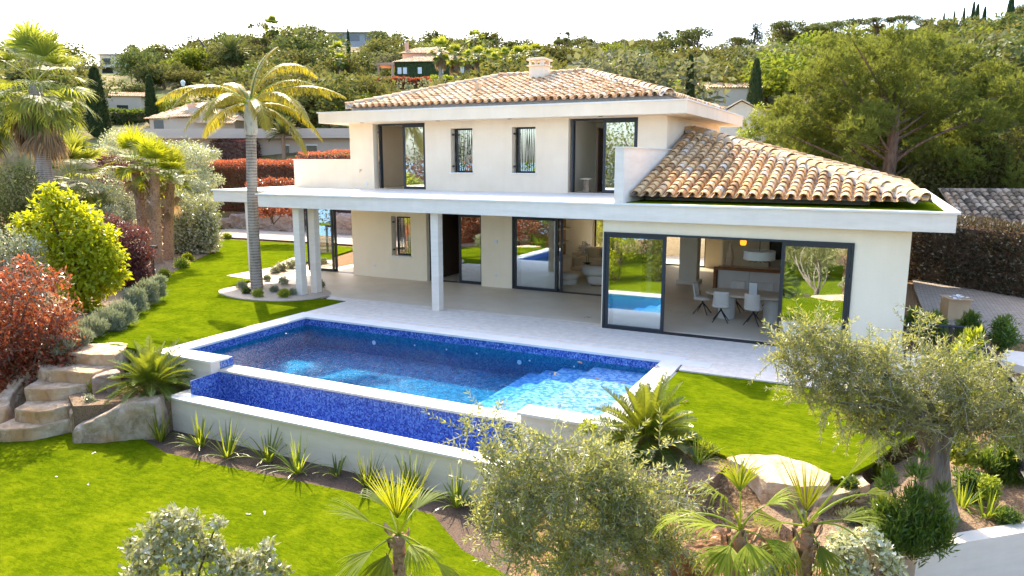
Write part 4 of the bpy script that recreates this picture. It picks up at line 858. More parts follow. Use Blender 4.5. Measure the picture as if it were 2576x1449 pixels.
# ================================================================== plant builders
def clumps_pts(cl, n, shell=.55):
    C = np.array([c[:3] for c in cl], float); Rr = np.array([c[3:6] if len(c) > 4 else (c[3],)*3 for c in cl], float)
    w = (Rr.prod(1))**(2/3); i = rng.choice(len(cl), n, p=w/w.sum())
    d = nrm(rng.normal(0, 1, (n, 3))); f = (shell+(1-shell)*rng.random(n)**.7)[:, None]
    lob = .5+.5*np.sin(d[:, 0]*5.1+i*1.7)*np.sin(d[:, 1]*4.3+i*2.3)+.5*np.sin(d[:, 2]*6.1+i)*np.sin(d[:, 0]*9+i*.7)
    f *= (.86+.22*lob+rng.normal(0, .07, n)+(rng.random(n) < .07)*rng.random(n)*.3)[:, None]
    return C[i]+d*f*Rr[i], nrm(d/Rr[i]*Rr[i].mean()), i
def crown_mb(cl, n, L, W, up=.25, shell=.55, jit=.9, rscale=None, mb=None, sprays=0):
    P, D, i = clumps_pts(cl, n, shell)
    dd = nrm(D*.45 + rng.normal(0, jit, (n, 3)) + [0, 0, up]); nn = nrm(D*.9 + rng.normal(0, .45, (n, 3)) + [0, 0, .45])
    ln = L*(.7+.6*rng.random(n)); wd = W*(.7+.6*rng.random(n))
    cr = rng.random(len(cl))
    r = np.clip(.65*rng.random(n)+.35*cr[i], 0, 1)
    mb = mb or MB(); mb.leaves(P, dd, nn, ln, wd, r); return mb
def limb(mb, a, b, r0, r1, bend=.15, seg=7, n=6):
    a = np.array(a, float); b = np.array(b, float); L = np.linalg.norm(b-a); k = rng.normal(0, bend*L, 3)*[1, 1, .4]
    t = np.linspace(0, 1, n)[:, None]; P = a+(b-a)*t+k*(np.sin(t*math.pi))
    mb.tube(P, np.linspace(r0, r1, n), seg, jit=.12, caps=False); return P
def tree(name, label, cat, loc, cl, n, L, W, mat, bark='bark_brown', th=1.5, tr=.18, group=None, rz=0, limbs=None, up=.25, shell=.5, extra=None, jit=.9, lean=(0, 0)):
    root = thing(name, label, cat, loc, rz, group)
    tm = MB(); top = np.array([lean[0], lean[1], th]); limb(tm, (0, 0, -.3), top, tr*1.3, tr*.8, .04, 9)
    for c in (limbs if limbs is not None else cl[:8]): limb(tm, top-[0, 0, .1], c[:3], tr*.55, tr*.12, .1, 6)
    tm.build('trunk', M[bark], root)
    crown_mb(cl, n, L, W, up, shell, jit).build('crown', M[mat], root); return root
def bush(name, label, cat, loc, cl, n, L, W, mat, group=None, up=.4, shell=.45, jit=.9, stems=5):
    root = thing(name, label, cat, loc, 0, group)
    sm = MB()
    for k in range(min(stems, len(cl)*3)):
        c = cl[k % len(cl)]; limb(sm, rng.normal(0, .06, 3)*[1, 1, 0], np.array(c[:3])+rng.normal(0, .2, 3)*c[3], .025, .008, .1, 5, 5)
    if stems: sm.build('stems', M['bark_brown'], root)
    crown_mb(cl, n, L, W, up, shell, jit).build('foliage', M[mat], root); return root
def shoots(mb, st, P, D, length, n, L, W, droop=.0, per=1, up=.3):
    """leafy shoots: P starts, D directions; leaves in opposite pairs"""
    for p, d in zip(P, D):
        ln = length*(.5+.8*rng.random()); d = nrm(d); pts = [p]; q = p.copy(); dd = d.copy()
        for k in range(n):
            dd = nrm(dd+np.array([0, 0, -droop])+rng.normal(0, .07, 3)); q = q+dd*ln/n; pts.append(q.copy())
        pts = np.array(pts); st.tube(pts, np.linspace(.006, .0025, len(pts)), 4, caps=False)
        T = nrm(np.gradient(pts, axis=0)); s1 = nrm(np.cross(T, rng.normal(0, 1, 3))); s2 = np.cross(T, s1)
        alt = (np.arange(len(pts)) % 2)[:, None]; s = np.where(alt, s1, s2); A = pts[1:]; c = rng.random()
        for sg in (1, -1): mb.leaves(A, T[1:]*.8+s[1:]*sg*.9+rng.normal(0, .15, A.shape), nrm(np.cross(T[1:], s[1:])+rng.normal(0, .4, A.shape)), L*(.7+.5*rng.random(len(A))), W, np.clip(c*.5+.5*rng.random(len(A)), 0, 1))
        mb.leaves(pts[-1:], T[-1:], [[0, 0, 1.]], L, W)
# ---- fan palms
def fan(mb, st, base, az, el, pet, blade, nb=30, span=210, droop=.5, rnd=.5, w=.045, cup=.25, pw=.02, gap=.0):
    """one costapalmate leaf: petiole then blades"""
    d = np.array([math.cos(az)*math.cos(el), math.sin(az)*math.cos(el), math.sin(el)]); q = np.array(base, float); pts = [q.copy()]; dd = d.copy()
    for k in range(6): dd = nrm(dd+[0, 0, -.045*droop*2]); q = q+dd*pet/6; pts.append(q.copy())
    st.tube(pts, np.linspace(pw, pw*.5, 7), 5, caps=False)
    f = dd; s = nrm(np.cross(f, [0, 0, 1.])); u = np.cross(s, f); nseg = 5
    for i in range(nb):
        a = R(-span/2+span*i/(nb-1)); bd = nrm(f*math.cos(a)+s*math.sin(a)+u*cup*(abs(math.sin(a))*.6+.1)+rng.normal(0, .025, 3))
        ln = blade*(.72+.28*math.cos(a*.8))*(.86+.2*rng.random()); p = q.copy(); V = []; b = bd.copy(); side = nrm(np.cross(b, u)+rng.normal(0, .05, 3))
        dr = droop*(.6+1.0*rng.random())+.12*rng.random()
        for k in range(nseg+1):
            t = k/nseg; ww = w*(blade/.6)*(.25+1.3*t if t < .42 else .8*((1-t)/.58)**.9+.02)*.5
            V += [p+side*ww, p-side*ww]
            b = nrm(b+np.array([0, 0, -dr*.16*(t*1.6)**2*2])); p = p+b*ln/nseg
        F = [(2*k, 2*k+2, 2*k+3, 2*k+1) for k in range(nseg)]
        mb.add(V, F, np.clip(rnd+rng.normal(0, .2), 0, 1))
def fan_crown(z, n, pet, blade, els=(80, -30), nb=26, droop=.6, w=.05, cz=.35, r0=.1, seed=None, span=210):
    lm, st = MB(), MB()
    for i in range(n):
        t = i/max(1, n-1); az = i*2.39996+rng.normal(0, .15); el = R(els[0]+(els[1]-els[0])*t+rng.normal(0, 6))
        b = (r0*math.cos(az), r0*math.sin(az), z+cz*(1-t)); fan(lm, st, b, az, el, pet*(.85+.3*rng.random()), blade*(.9+.2*rng.random()), nb, droop=droop*(.6+.8*t), rnd=float(np.clip(.85-.6*t+rng.normal(0, .12), 0, 1)), w=w, span=span)
    return lm, st
def boots(mb, h, r, n, size=.12, z0=0):
    """old leaf bases round a palm trunk"""
    for i in range(n):
        a = i*2.39996; z = z0+h*i/n; o = np.array([math.cos(a), math.sin(a), 0]); t = np.array([-o[1], o[0], 0]); p = o*r*.9+[0, 0, z]; k = size*(.8+.4*rng.random())
        tip = p+o*k*.55+[0, 0, k*1.1]+t*rng.normal(0, .02); V = [p+t*k*.45, p-t*k*.45, tip-t*k*.22, tip+t*k*.22, p+t*k*.45-o*.02, tip+o*.03]
        rr0 = rng.random(); mb.add(V[:4], [(0, 1, 2, 3)], rr0); mb.add([p+t*k*.45, tip+t*k*.22, tip-[0, 0, k*.8], tip-[0, 0, k*.8]], [(0, 1, 2, 2)], rng.random()); mb.add([p-t*k*.45, tip-t*k*.22, tip-[0, 0, k*.8]], [(0, 1, 2, 2)], rng.random())
def fan_palm(name, label, loc, h, r, crown, skirt=0, skirt_len=1.2, bark='ring_bark', group=None, mat='palm_leaf', lean=(0, 0), bootn=0, bootz=0, boot=.12, rz=0, cat='palm tree', skirt_r=.25):
    root = thing(name, label, cat, loc, rz, group); n = 9; t = np.linspace(0, 1, n)
    P = np.stack([lean[0]*t**1.5, lean[1]*t**1.5, -.3+(h+.3)*t], -1); tm = MB(); tm.tube(P, r*(1.25-.3*t), 14, jit=.04); trunk = tm.build('trunk', M[bark], root, smooth=False)
    off = (lean[0], lean[1], 0)
    if bootn: b = MB(); boots(b, h-bootz, r, bootn, boot, bootz); b.build('leaf_bases', M['palm_fibre'], trunk)
    lm, st = crown; lm.build('fronds', M[mat], root, loc=off); st.build('petioles', M['shrub'], root, loc=off)
    if skirt:
        sm, ss = MB(), MB()
        for i in range(skirt):
            az = i*2.39996; fan(sm, ss, (r*math.cos(az), r*math.sin(az), h-.15-skirt_len*.9*rng.random()), az, R(-48-28*rng.random()), skirt_r*2*(.6+.8*rng.random()), skirt_len*(.5+.4*rng.random()), 14, span=110, droop=1.6, w=.05, rnd=rng.random())
        sm.build('dry_skirt', M['palm_dead'], root, loc=off)
    return root
# ---- feather fronds
def frond(lm, st, base, d, length, leaf=.5, n=46, droop=.06, lw=.03, hang=.5, seg=16, r0=.03, rnd=None, vee=.4, start=.12, twist=0):
    d = nrm(d); q = np.array(base, float); pts = [q.copy()]; dd = d.copy()
    for k in range(seg): dd = nrm(dd+np.array([0, 0, -droop*(1+.5*k/seg)])); q = q+dd*length/seg; pts.append(q.copy())
    pts = np.array(pts); st.tube(pts, np.linspace(r0, .004, seg+1), 5, caps=False)
    T = nrm(np.gradient(pts, axis=0)); tt = np.linspace(start, .995, n); idx = tt*seg; i0 = np.minimum(idx.astype(int), seg-1); fr = (idx-i0)[:, None]
    P = pts[i0]*(1-fr)+pts[i0+1]*fr; Tn = T[i0]; S = nrm(np.cross(Tn, [0, 0, 1.])); U = np.cross(S, Tn)
    ln = leaf*np.clip(np.sin(np.clip((tt-start)/(1-start), 0, 1)*math.pi*.82+.35), .12, 1)
    r = np.clip((rng.random() if rnd is None else rnd)*.6+.4*rng.random(n), 0, 1)
    for sg in (1, -1):
        D1 = nrm(Tn*.55+S*sg*.9+U*vee+np.array([0, 0, -hang])*.3+rng.normal(0, .06, P.shape)); D2 = nrm(D1+np.array([0, 0, -hang])+rng.normal(0, .06, P.shape))
        nn = nrm(np.cross(D1, Tn)); w = lw*(.9+.2*rng.random(n))[:, None]; side = nrm(np.cross(D1, nn)); l = ln[:, None]
        A = P; B = P+D1*l*.45; C = B+D2*l*.55
        V = np.stack([A+side*w*.4, A-side*w*.4, B+side*w*.5, B-side*w*.5, C, C], 1)
        base_i = np.arange(n)[:, None]*6
        F1 = base_i+np.array([[0, 2, 3, 1]]); F2 = base_i+np.array([[2, 4, 3, 3]])
        lm.add(V.reshape(-1, 3), np.concatenate([F1, F2]), np.concatenate([r, r]))
def straps(mb, n, L, w, up=1.0, rnd=None, droop=.25, base=.05):
    for i in range(n):
        az = rng.random()*6.283; el = R(35+50*rng.random()); d = np.array([math.cos(az)*math.cos(el), math.sin(az)*math.cos(el), math.sin(el)]); ln = L*(.6+.6*rng.random())
        q = np.array([math.cos(az)*base, math.sin(az)*base, 0]); s = np.array([-math.sin(az), math.cos(az), 0]); V = []; k_ = 7
        for k in range(k_+1):
            t = k/k_; ww = w*(.6+.8*t if t < .35 else (1-t)*1.35)*.5+.002; V += [q+s*ww, q-s*ww]; d = nrm(d+[0, 0, -droop*(.5+t)*(1.3-el)]); q = q+d*ln/k_
        mb.add(V, [(2*k, 2*k+2, 2*k+3, 2*k+1) for k in range(k_)], rng.random())
    return mb
def boulder(name, label, loc, dims, mat='rock', seed=0, rz=0, group=None, flat=.8, sub=24, poly=None, cat='boulder', rough=.08):
    """rounded block: cube-sphere with noise"""
    r_ = np.random.default_rng(seed); n = sub; V = []; F = []
    ax = [((1,0,0),(0,1,0),(0,0,1)), ((-1,0,0),(0,0,1),(0,1,0)), ((0,1,0),(0,0,1),(1,0,0)), ((0,-1,0),(1,0,0),(0,0,1)), ((0,0,1),(1,0,0),(0,1,0)), ((0,0,-1),(0,1,0),(1,0,0))]
    from mathutils import noise
    key = {}
    for nn, a, b in ax:
        nn, a, b = map(np.array, (nn, a, b)); g = []
        for i in range(n+1):
            row = []
            for j in range(n+1):
                p = nn+a*(-1+2*i/n)+b*(-1+2*j/n); p = p.astype(float); kk = tuple(np.round(p, 4))
                if kk not in key:
                    ps = p/ (np.abs(p)**7).sum()**(1/7); o = Vector(ps*1.3+seed*7.1)
                    d = 1+rough*2.2*noise.noise(o)+rough*1.0*noise.noise(o*3.1)+rough*.5*noise.noise(o*7)
                    ps = ps*d; key[kk] = len(V); V.append((ps[0]*dims[0]/2, ps[1]*dims[1]/2, ps[2]*dims[2]/2))
                row.append(key[kk])
            g.append(row)
        for i in range(n):
            for j in range(n): F.append((g[i][j], g[i+1][j], g[i+1][j+1], g[i][j+1]))
    m = MB().add(V, F, .5); o = m.build(name, M[mat], None, loc, smooth=False); o.rotation_euler = (0, 0, rz); tag(o, label, cat, group); return o
def slab_rock(name, label, outline, z0, z1, mat='rock', seed=0, group=None, cat='stone', rough=.05, tilt=(0, 0), kind=None):
    """irregular flat stone following a plan outline (list of xy), top near z1"""
    from mathutils import noise
    P = np.array(outline, float); c = P.mean(0); k = len(P); pts = []
    for i in range(k):
        a, b = P[i], P[(i+1) % k]; m_ = max(2, int(np.linalg.norm(b-a)/.09))
        for j in range(m_): pts.append(a+(b-a)*j/m_)
    pts = np.array(pts); n = len(pts); rings = [(1.0, z0), (1.01, z0+(z1-z0)*.3), (1.0, z0+(z1-z0)*.6), (1.0, z1-.03), (.985, z1-.006), (.9, z1), (.75, z1), (.5, z1), (.25, z1)]
    V = []; F = []
    for s_, z in rings:
        for q in pts:
            d = q-c; o = Vector((q[0]*2.2+seed, q[1]*2.2, z*5)); nz = noise.noise(o); n2 = noise.noise(o*3)
            p = c+d*(s_+(rough*(nz+.5*n2)/max(.3, np.linalg.norm(d)) if s_ > .9 else 0)); zz = z+(.02*noise.noise(Vector((p[0]*3, p[1]*3, seed)))+.01*n2 if s_ < 1 else 0)+tilt[0]*(p[0]-c[0])+tilt[1]*(p[1]-c[1])
            V.append((p[0], p[1], zz))
    for i in range(len(rings)-1):
        for j in range(n): F.append((i*n+j, i*n+(j+1) % n, (i+1)*n+(j+1) % n, (i+1)*n+j))
    V.append((c[0], c[1], z1)); e = (len(rings)-1)*n
    for j in range(n): F.append((e+j, e+(j+1) % n, len(V)-1, len(V)-1))
    o = MB().add(np.array(V)-[c[0], c[1], z0], F, .5).build(name, M[mat], None, (c[0], c[1], z0)); tag(o, label, cat, group, kind); return o
# ================================================================== garden plants and stones
def SC(u, v, d): return np.array([0, 0, CAMZ]) + ray(u, v)*d
def gz(x, y): return float(hgt(x, y))
def screlse(circ, d): return [(SC(c[0], c[1], d*(1+(c[3] if len(c) > 3 else 0))), c[2]/FPX*d) for c in circ]
def scbush(name, label, cat, d, circ, n, L, W, mat, group=None, bark='bark_brown', kind='bush', z0=None, flat=.9, up=.35, shell=.45, jit=.9, base=None, **k):
    cs = screlse(circ, d)
    if base is None: q = np.mean([c[0] for c in cs], 0); base = np.array([q[0], q[1], gz(q[0], q[1]) if z0 is None else z0])
    cl = [(*(p-base), r, r*1.05, r*flat) for p, r in cs]
    cl = [c for c in cl]
    if kind != 'tree': cl += [(c[0], c[1], c[2]*f_, c[3]*.95, c[4]*.95, c[5]*1.1) for c in cl for f_ in (.3, .62) if c[2]*f_ > .5*c[5] and c[2] > 1.7*c[5]]
    # second depth layer so that the plant has volume
    cl += [(c[0]+rng.normal(0, .25)*c[3]+HF[0]*c[3]*.7, c[1]+HF[1]*c[3]*.7, c[2]-.15*c[3], c[3]*.85, c[4]*.85, c[5]*.85) for c in cl]
    if kind == 'tree':
        lo = min(c[2]-c[5] for c in cl)
        return tree(name, label, cat, base, cl, n, L, W, M[mat] and mat, bark, th=max(.4, lo+.35*(max(c[2] for c in cl)-lo)), group=group, up=up, shell=shell, jit=jit, **k)
    return bush(name, label, cat, base, cl, n, L, W, mat, group=group, up=up, shell=shell, jit=jit, stems=0 if n <= 3000 else 5)
# ---- king palm in the gravel bed
kp = thing('feather_palm', 'tall feather palm with smooth grey trunk rising through the canopy gap', 'palm tree', (-19.30, 18.62, 0))
t = np.linspace(0, 1, 14); P = np.stack([.0+.10*t-.06*np.sin(t*3), .05*t, -.2+5.55*t], -1)
MB().tube(P,   .19-.02*t+.02*np.exp(-((t-.1)/.1)**2), 18, jit=.01).build('trunk', M['ring_bark'], kp, smooth=True)
t = np.linspace(0, 1, 8); MB().tube(np.stack([.11+0*t, .05+0*t, 5.33+1.15*t], -1), [.18, .215, .22, .21, .19, .165, .14, .10], 16, jit=.12).build('crownshaft', surf('crownshaft', (.16,.12,.10), (.52,.50,.44), scale=5, rough=.6, bump=.4, bscale=14, c3=(.40,.40,.34), vec=(1, 1, .4)), kp, smooth=True)
def dv(r, u, f): return RT*r + np.array([0, 0, u]) + HF*f
LM, ST = MB(), MB(); B = [.11, .05, 6.3]
for (r, u, f, ln, dr, c) in [(-.8, .75, -.1, 3.3, .075, .6), (-.45, .95, .5, 3.0, .09, .75), (-.95, .25, .4, 2.5, .07, .4), (.12, .95, .12, 2.4, .085, .8), (.25, 1.0, .2, 3.3, .12, .95), (.75, .62, .1, 3.4, .06, .8), (.8, .75, -.5, 3.2, .09, .65), (.85, .15, -.1, 2.7, .10, .5), (.5, .5, -.8, 2.6, .09, .35), (-.3, .75, -.85, 2.6, .10, .45), (-.7, .5, -.4, 2.6, .10, .5), (.4, .8, .7, 2.8, .09, .5), (.55, .9, .2, 3.2, .10, .7), (-.65, .95, -.3, 2.9, .11, .6), (.95, .45, .4, 2.9, .09, .5), (-.2, .9, .6, 2.6, .12, .4)]:
    frond(LM, ST, B, dv(r, u, f), ln, leaf=.62 if r != .12 else .42, n=92, droop=dr*1.08, lw=.028, hang=1.25, r0=.035, rnd=c, vee=.1)
LM.build('fronds', M['feather'], kp); ST.build('midribs', M['shrub'], kp)
# ---- tall fan palms on the left
fan_palm('fan_palm', 'tallest fan palm with a shaggy crown at the left edge of the garden', (-35.2, 21.3, 0), 7.9, .30, fan_crown(7.7, 40, 1.45, 1.45, (84, -52), 24, .9, .05, .5, span=170), skirt=70, skirt_len=1.6, mat='palm_dull', skirt_r=.45)
fan_palm('fan_palm', 'fan palm cut by the left edge of the picture', (-40.6, 21.4, 0), 7.0, .30, fan_crown(6.8, 36, 1.3, 1.3, (80, -50), 24, .75, .07, .5), skirt=40, skirt_len=1.4, mat='palm_dull', skirt_r=.4)
fan_palm('fan_palm', 'shorter dark fan palm behind the tallest palm', (-38.4, 24.6, 0), 3.4, .28, fan_crown(3.2, 34, 1.4, 1.4, (80, -50), 24, .9, .07, .5), skirt=24, skirt_len=1.3, mat='palm_dull', skirt_r=.4)
# ---- clump of three fan palms beside the lawn
for i, (ub, vb, uc, vc, lab) in enumerate([(368, 655, 338, 405, 'left and tallest palm of the clump beside the lawn'), (396, 662, 390, 425, 'middle palm of the clump beside the lawn'), (424, 652, 430, 450, 'right and lowest palm of the clump beside the lawn')]):
    bs = G(ub, vb, 0); tp_ = YP(uc, vc, bs[1]); h_ = tp_[2]
    fan_palm('clump_palm', lab, (bs[0], bs[1], 0), h_, .19, fan_crown(h_-.15, 18, .55, .85, (85, -25), 26, .5, .062, .35), skirt=5, skirt_len=.9, bark='palm_fibre', lean=(tp_[0]-bs[0], 0), bootn=130, bootz=.1, boot=.15, mat='palm_leaf')
# ---- left side shrubs
scbush('lime_tree', 'bright lime yellow tree at the edge of the lawn', 'tree', 21.8, [(120,520,42), (195,545,52), (110,590,60), (205,640,62), (60,560,32), (265,640,38), (190,715,58), (245,715,42), (225,590,50), (150,650,55), (160,500,30), (280,690,34), (215,775,30), (120,478,18)], 8500, .17, .09, 'yellow_tree', kind='tree', shell=.3, up=-.15)
scbush('red_shrub', 'large red tipped shrub in front of the lime tree beside the stone steps', 'bush', 17.2, [(40,735,58), (110,705,48), (55,820,60), (140,780,52), (15,890,60), (100,860,52), (150,850,38), (0,700,50), (-40,780,70), (60,660,26), (-60,900,80)], 10500, .13, .05, 'photinia', shell=.25)
scbush('burgundy_shrub', 'burgundy shrub between the lime tree and the palm clump', 'bush', 25.8, [(310,590,38), (335,640,42), (300,640,40), (345,695,28), (280,560,26), (350,590,24)], 8000, .13, .05, 'burgundy', shell=.35)
scbush('silver_shrub', 'silvery shrub behind the red shrub at the left edge', 'bush', 20.5, [(10,610,46), (45,660,48), (0,690,50), (70,620,30), (-40,640,50)], 9000, .09, .045, 'silver', shell=.4)
scbush('grey_green_shrub', 'large rounded grey green shrub behind the palm clump', 'bush', 35.5, [(480,535,44), (450,500,36), (510,510,34), (500,570,40), (465,580,36), (530,560,22), (440,545,34)], 14000, .15, .075, 'eleagnus', shell=.4)
scbush('grey_green_shrub', 'pale shrub between the lime tree and the palm clump trunks', 'bush', 40, [(255,505,36), (300,525,38), (235,480,20), (310,490,26), (280,560,34), (220,540,34)], 11000, .14, .065, 'silver', shell=.4)
scbush('evergreen_shrub', 'dull green shrub below the tallest palm at the left edge', 'bush', 31, [(15,450,50), (55,500,46), (0,520,50), (60,440,30), (110,480,30), (-50,480,60)], 9000, .14, .06, 'oak', shell=.4)
scbush('evergreen_shrub', 'white dotted shrub row below the short dark palm', 'bush', 38, [(200,480,26), (240,470,22), (280,478,22), (170,500,30)], 5000, .14, .06, 'silver', shell=.4)
for k, (u, v, r, d) in enumerate([(145,858,26,17.3), (185,838,30,17.9), (225,812,30,18.7), (262,790,30,19.4), (300,768,26,20.0), (335,732,22,21.6), (368,712,20,22.8), (395,700,14,23.6)]):
    g = G(u, v+r*.5, 0)
    scbush('lavender_bush', ['grey lavender bush nearest the stone steps', 'second grey lavender bush from the stone steps', 'third grey lavender bush from the stone steps', 'fourth grey lavender bush from the stone steps, below the lime tree', 'fifth grey lavender bush from the stone steps', 'grey lavender bush just before the black lamp post', 'small grey lavender bush at the foot of the black lamp post', 'smallest grey lavender bush beyond the black lamp post'][k], 'lavender', d, [(u, v+r*.3, r*.85), (u+r*.8, v+r*.4, r*.7), (u-r*.7, v+r*.5, r*.65), (u+r*.2, v+r*.9, r*.7)], 2600, .13, .022, 'lavender', group='lavender bushes along the lawn edge', up=1.3, shell=.1, jit=.55, z0=0)
for k, (u, v, r, lab) in enumerate([(455,662,15, 'round yellow green shrub at the lawn edge by the palm clump'), (412,688,11, 'smaller yellow green shrub nearest the lamp post'), (470,648,11, 'small light green shrub behind the round yellow one'), (498,628,9, 'low green tuft on the bare soil strip'), (516,618,12, 'airy green plant on the soil strip near the gravel path'), (570,594,9, 'clipped round yellow shrub at the far corner of the lawn'), (515,580,16, 'upright green shrub at the far end of the soil strip'), (535,575,13, 'thin flowering plant beside the gravel path'), (455,628,12,'reddish leafy plant in the soil strip')]):
    g = G(u, v+r*.8, 0); d = (g-[0, 0, CAMZ])@FW
    scbush('border_shrub', lab, 'shrub', d, [(u, v, r), (u+r*.5, v+r*.2, r*.7), (u-r*.5, v+r*.2, r*.6)], 900, .11, .05, 'shrub' if k != 8 else 'burgundy', z0=0, shell=.3, up=.6)
# soil strip beside the lawn
sheet('soil_strip', [(-17.75, 11.3), (-19.2, 13.1), (-20.2, 14.6), (-22.1, 16.3), (-24.2, 18.5), (-26.9, 22.0), (-29.7, 26.1), (-32.6, 28.6), (-33.4, 30.3), (-36.5, 30.5), (-34, 26.5), (-30.5, 22.5), (-27, 18.5), (-24.5, 16), (-21.5, 13.2), (-19, 10.8)], .012, M['soil'], .06)
# gravel bed plants
for k, (u, v, r, mat, lab) in enumerate([(648,737,13, 'shrub', 'bright green cushion plant at the foot of the feather palm'), (620,731,10, 'deep_green', 'dark green cushion plant left of the feather palm'), (713,738,13, 'shrub', 'bright green cushion plant in the middle of the gravel bed'), (607,718,12, 'lavender', 'grey tuft at the left rim of the gravel bed'), (735,735,9, 'lavender', 'grey tuft in front of the paired columns'), (713,706,13, 'lavender', 'grey lavender tuft behind the gravel bed centre'), (806,716,9, 'lavender', 'thin tuft beside the right paired column'), (690,728,9, 'lavender', 'small grey tuft between the two green cushions'), (672,700,8, 'lavender','grey tuft right behind the palm trunk')]):
    g = G(u, v+r*.8, .03); d = (g-[0, 0, CAMZ])@FW
    scbush('cushion_plant', lab, 'plant', d, [(u, v, r), (u+r*.4, v+r*.3, r*.7), (u-r*.4, v+r*.3, r*.7)], 800, .07 if mat != 'lavender' else .1, .03 if mat != 'lavender' else .016, mat, z0=.03, shell=.2, up=.7, jit=.6)
for k, (u, v, r) in enumerate([(705,672,13), (728,664,14), (690,680,9)]):
    g = G(u, v+r*.8, .03); d = (g-[0, 0, CAMZ])@FW
    scbush('rose_bush', ['leftmost pale rose bush on the small gravel patch', 'tallest pale rose bush beside the columns', 'low pale rose bush at the patch rim'][(1, 2, 0)[k] if False else k], 'rose bush', d, [(u, v, r), (u+r*.5, v, r*.8)], 700, .08, .05, 'silver', z0=.03, shell=.2)
def ccw(W): return W if sum(W[i][0]*W[(i+1) % len(W)][1]-W[(i+1) % len(W)][0]*W[i][1] for i in range(len(W))) > 0 else W[::-1]
# ---- hedges
def hedge(name, label, a, b, th, z0, z1, n, mat, L=.12, W=.06, group=None, core=True, wob=.12, cat='hedge', redtop=False):
    a = np.array(a, float); b = np.array(b, float); c = (a+b)/2; ln = np.linalg.norm(b-a); ang = math.atan2(b[1]-a[1], b[0]-a[0])
    root = thing(name, label, cat, (c[0], c[1], z0), ang, group); h = z1-z0
    P = rng.random((n, 3))*[ln, th, h]-[ln/2, th/2, 0]; f = rng.random(n); A = ln*h*2; Bt = ln*th; Ct = th*h*2; tot = A+Bt+Ct; Nn = np.zeros((n, 3)); dp = rng.random(n)*.16-.06
    m1 = f < A/tot; m2 = (~m1) & (f < (A+Bt)/tot); m3 = ~(m1 | m2)
    s = np.where(rng.random(n) < .5, 1, -1); P[m1, 1] = (s*(th/2-dp))[m1]; Nn[m1, 1] = s[m1]; P[m2, 2] = h-dp[m2]+.03; Nn[m2, 2] = 1; P[m3, 0] = (s*(ln/2-dp))[m3]; Nn[m3, 0] = s[m3]
    P[:, 2] += wob*.6*np.sin(P[:, 0]*1.3+2)*(P[:, 2] > h*.7); P[:, 1] += wob*np.sin(P[:, 0]*.9+P[:, 2]*1.7)*.6
    P[:, 2] = np.maximum(P[:, 2], .02)
    r = rng.random(n)
    if redtop: r = np.where(P[:, 2] > h-.35, .45+.55*r, r*.62)
    mb = MB().leaves(P, nrm(Nn+rng.normal(0, .7, (n, 3))+[0, 0, .5]), nrm(Nn+rng.normal(0, .5, (n, 3))), L*(.7+.6*rng.random(n)), W*(.7+.6*rng.random(n)), r)
    mb.build('foliage', M[mat], root)
    if core:
        c_ = MB(); c_.box(-ln/2+.12, ln/2-.12, -th/2+.14, th/2-.14, 0, h-.16); c_.build('light_block_core', M['bark_brown'], root)  # added solid core that stops light passing through the leaf shell
    return root
pL = YP(500, 440, 37); pR = YP(745, 440, 37)
hedge('clipped_hedge', 'long clipped red tipped hedge behind the boulders left of the villa', (pL[0], 37.6), (pR[0]+1, 37.6), 2.0, .9, 4.35, 26000, 'photinia', .13, .06, redtop=True)
pL = YP(737, 390, 37); pR = YP(900, 390, 37)
hedge('clipped_hedge', 'bright red topped hedge above the left terrace parapet', (pL[0], 38.2), (pR[0]+2, 38.2), 1.6, .5, 4.95, 12000, 'photinia', .13, .06, redtop=True)
pL = YP(538, 380, 42); pR = YP(622, 380, 42)
hedge('tall_dark_hedge', 'tall maroon hedge block in front of the long flat roofed house', (pL[0], 42.5), (pR[0], 42.5), 1.6, 1.0, 5.9, 9000, 'burgundy', .15, .07)
pL = YP(0, 500, 28); 
scbush('flowering_shrub', 'white flowering shrub left of the maroon hedge block', 'bush', 47, [(430,385,34), (470,378,34), (510,392,32), (400,375,24), (450,420,36), (500,430,30), (540,385,16)], 13000, .17, .08, 'eleagnus', shell=.35, z0=.5)
scbush('flowering_shrub', 'pale oleander below the flat roofed house near the left palms', 'bush', 52, [(285,345,28), (320,350,30), (345,375,26), (270,370,26), (300,390,30), (370,345,18)], 9000, .18, .08, 'eleagnus', shell=.35, z0=.8)
scbush('burgundy_shrub', 'dark maroon shrub in front of the pale oleander', 'bush', 47, [(265,405,26), (300,415,24), (240,395,20)], 5000, .16, .07, 'burgundy', shell=.35, z0=.5)
scbush('flowering_shrub', 'grey green shrub row left of the clipped hedge', 'bush', 42, [(470,470,26), (500,470,22), (445,460,24), (515,500,22)], 7000, .15, .07, 'silver', shell=.4, z0=.3)
scbush('flowering_shrub', 'low pink flowering shrub in front of the clipped hedge', 'bush', 40, [(655,462,14), (680,458,14), (705,460,14), (730,462,14), (630,466,12)], 5000, .13, .07, 'photinia', shell=.4, z0=1.0)
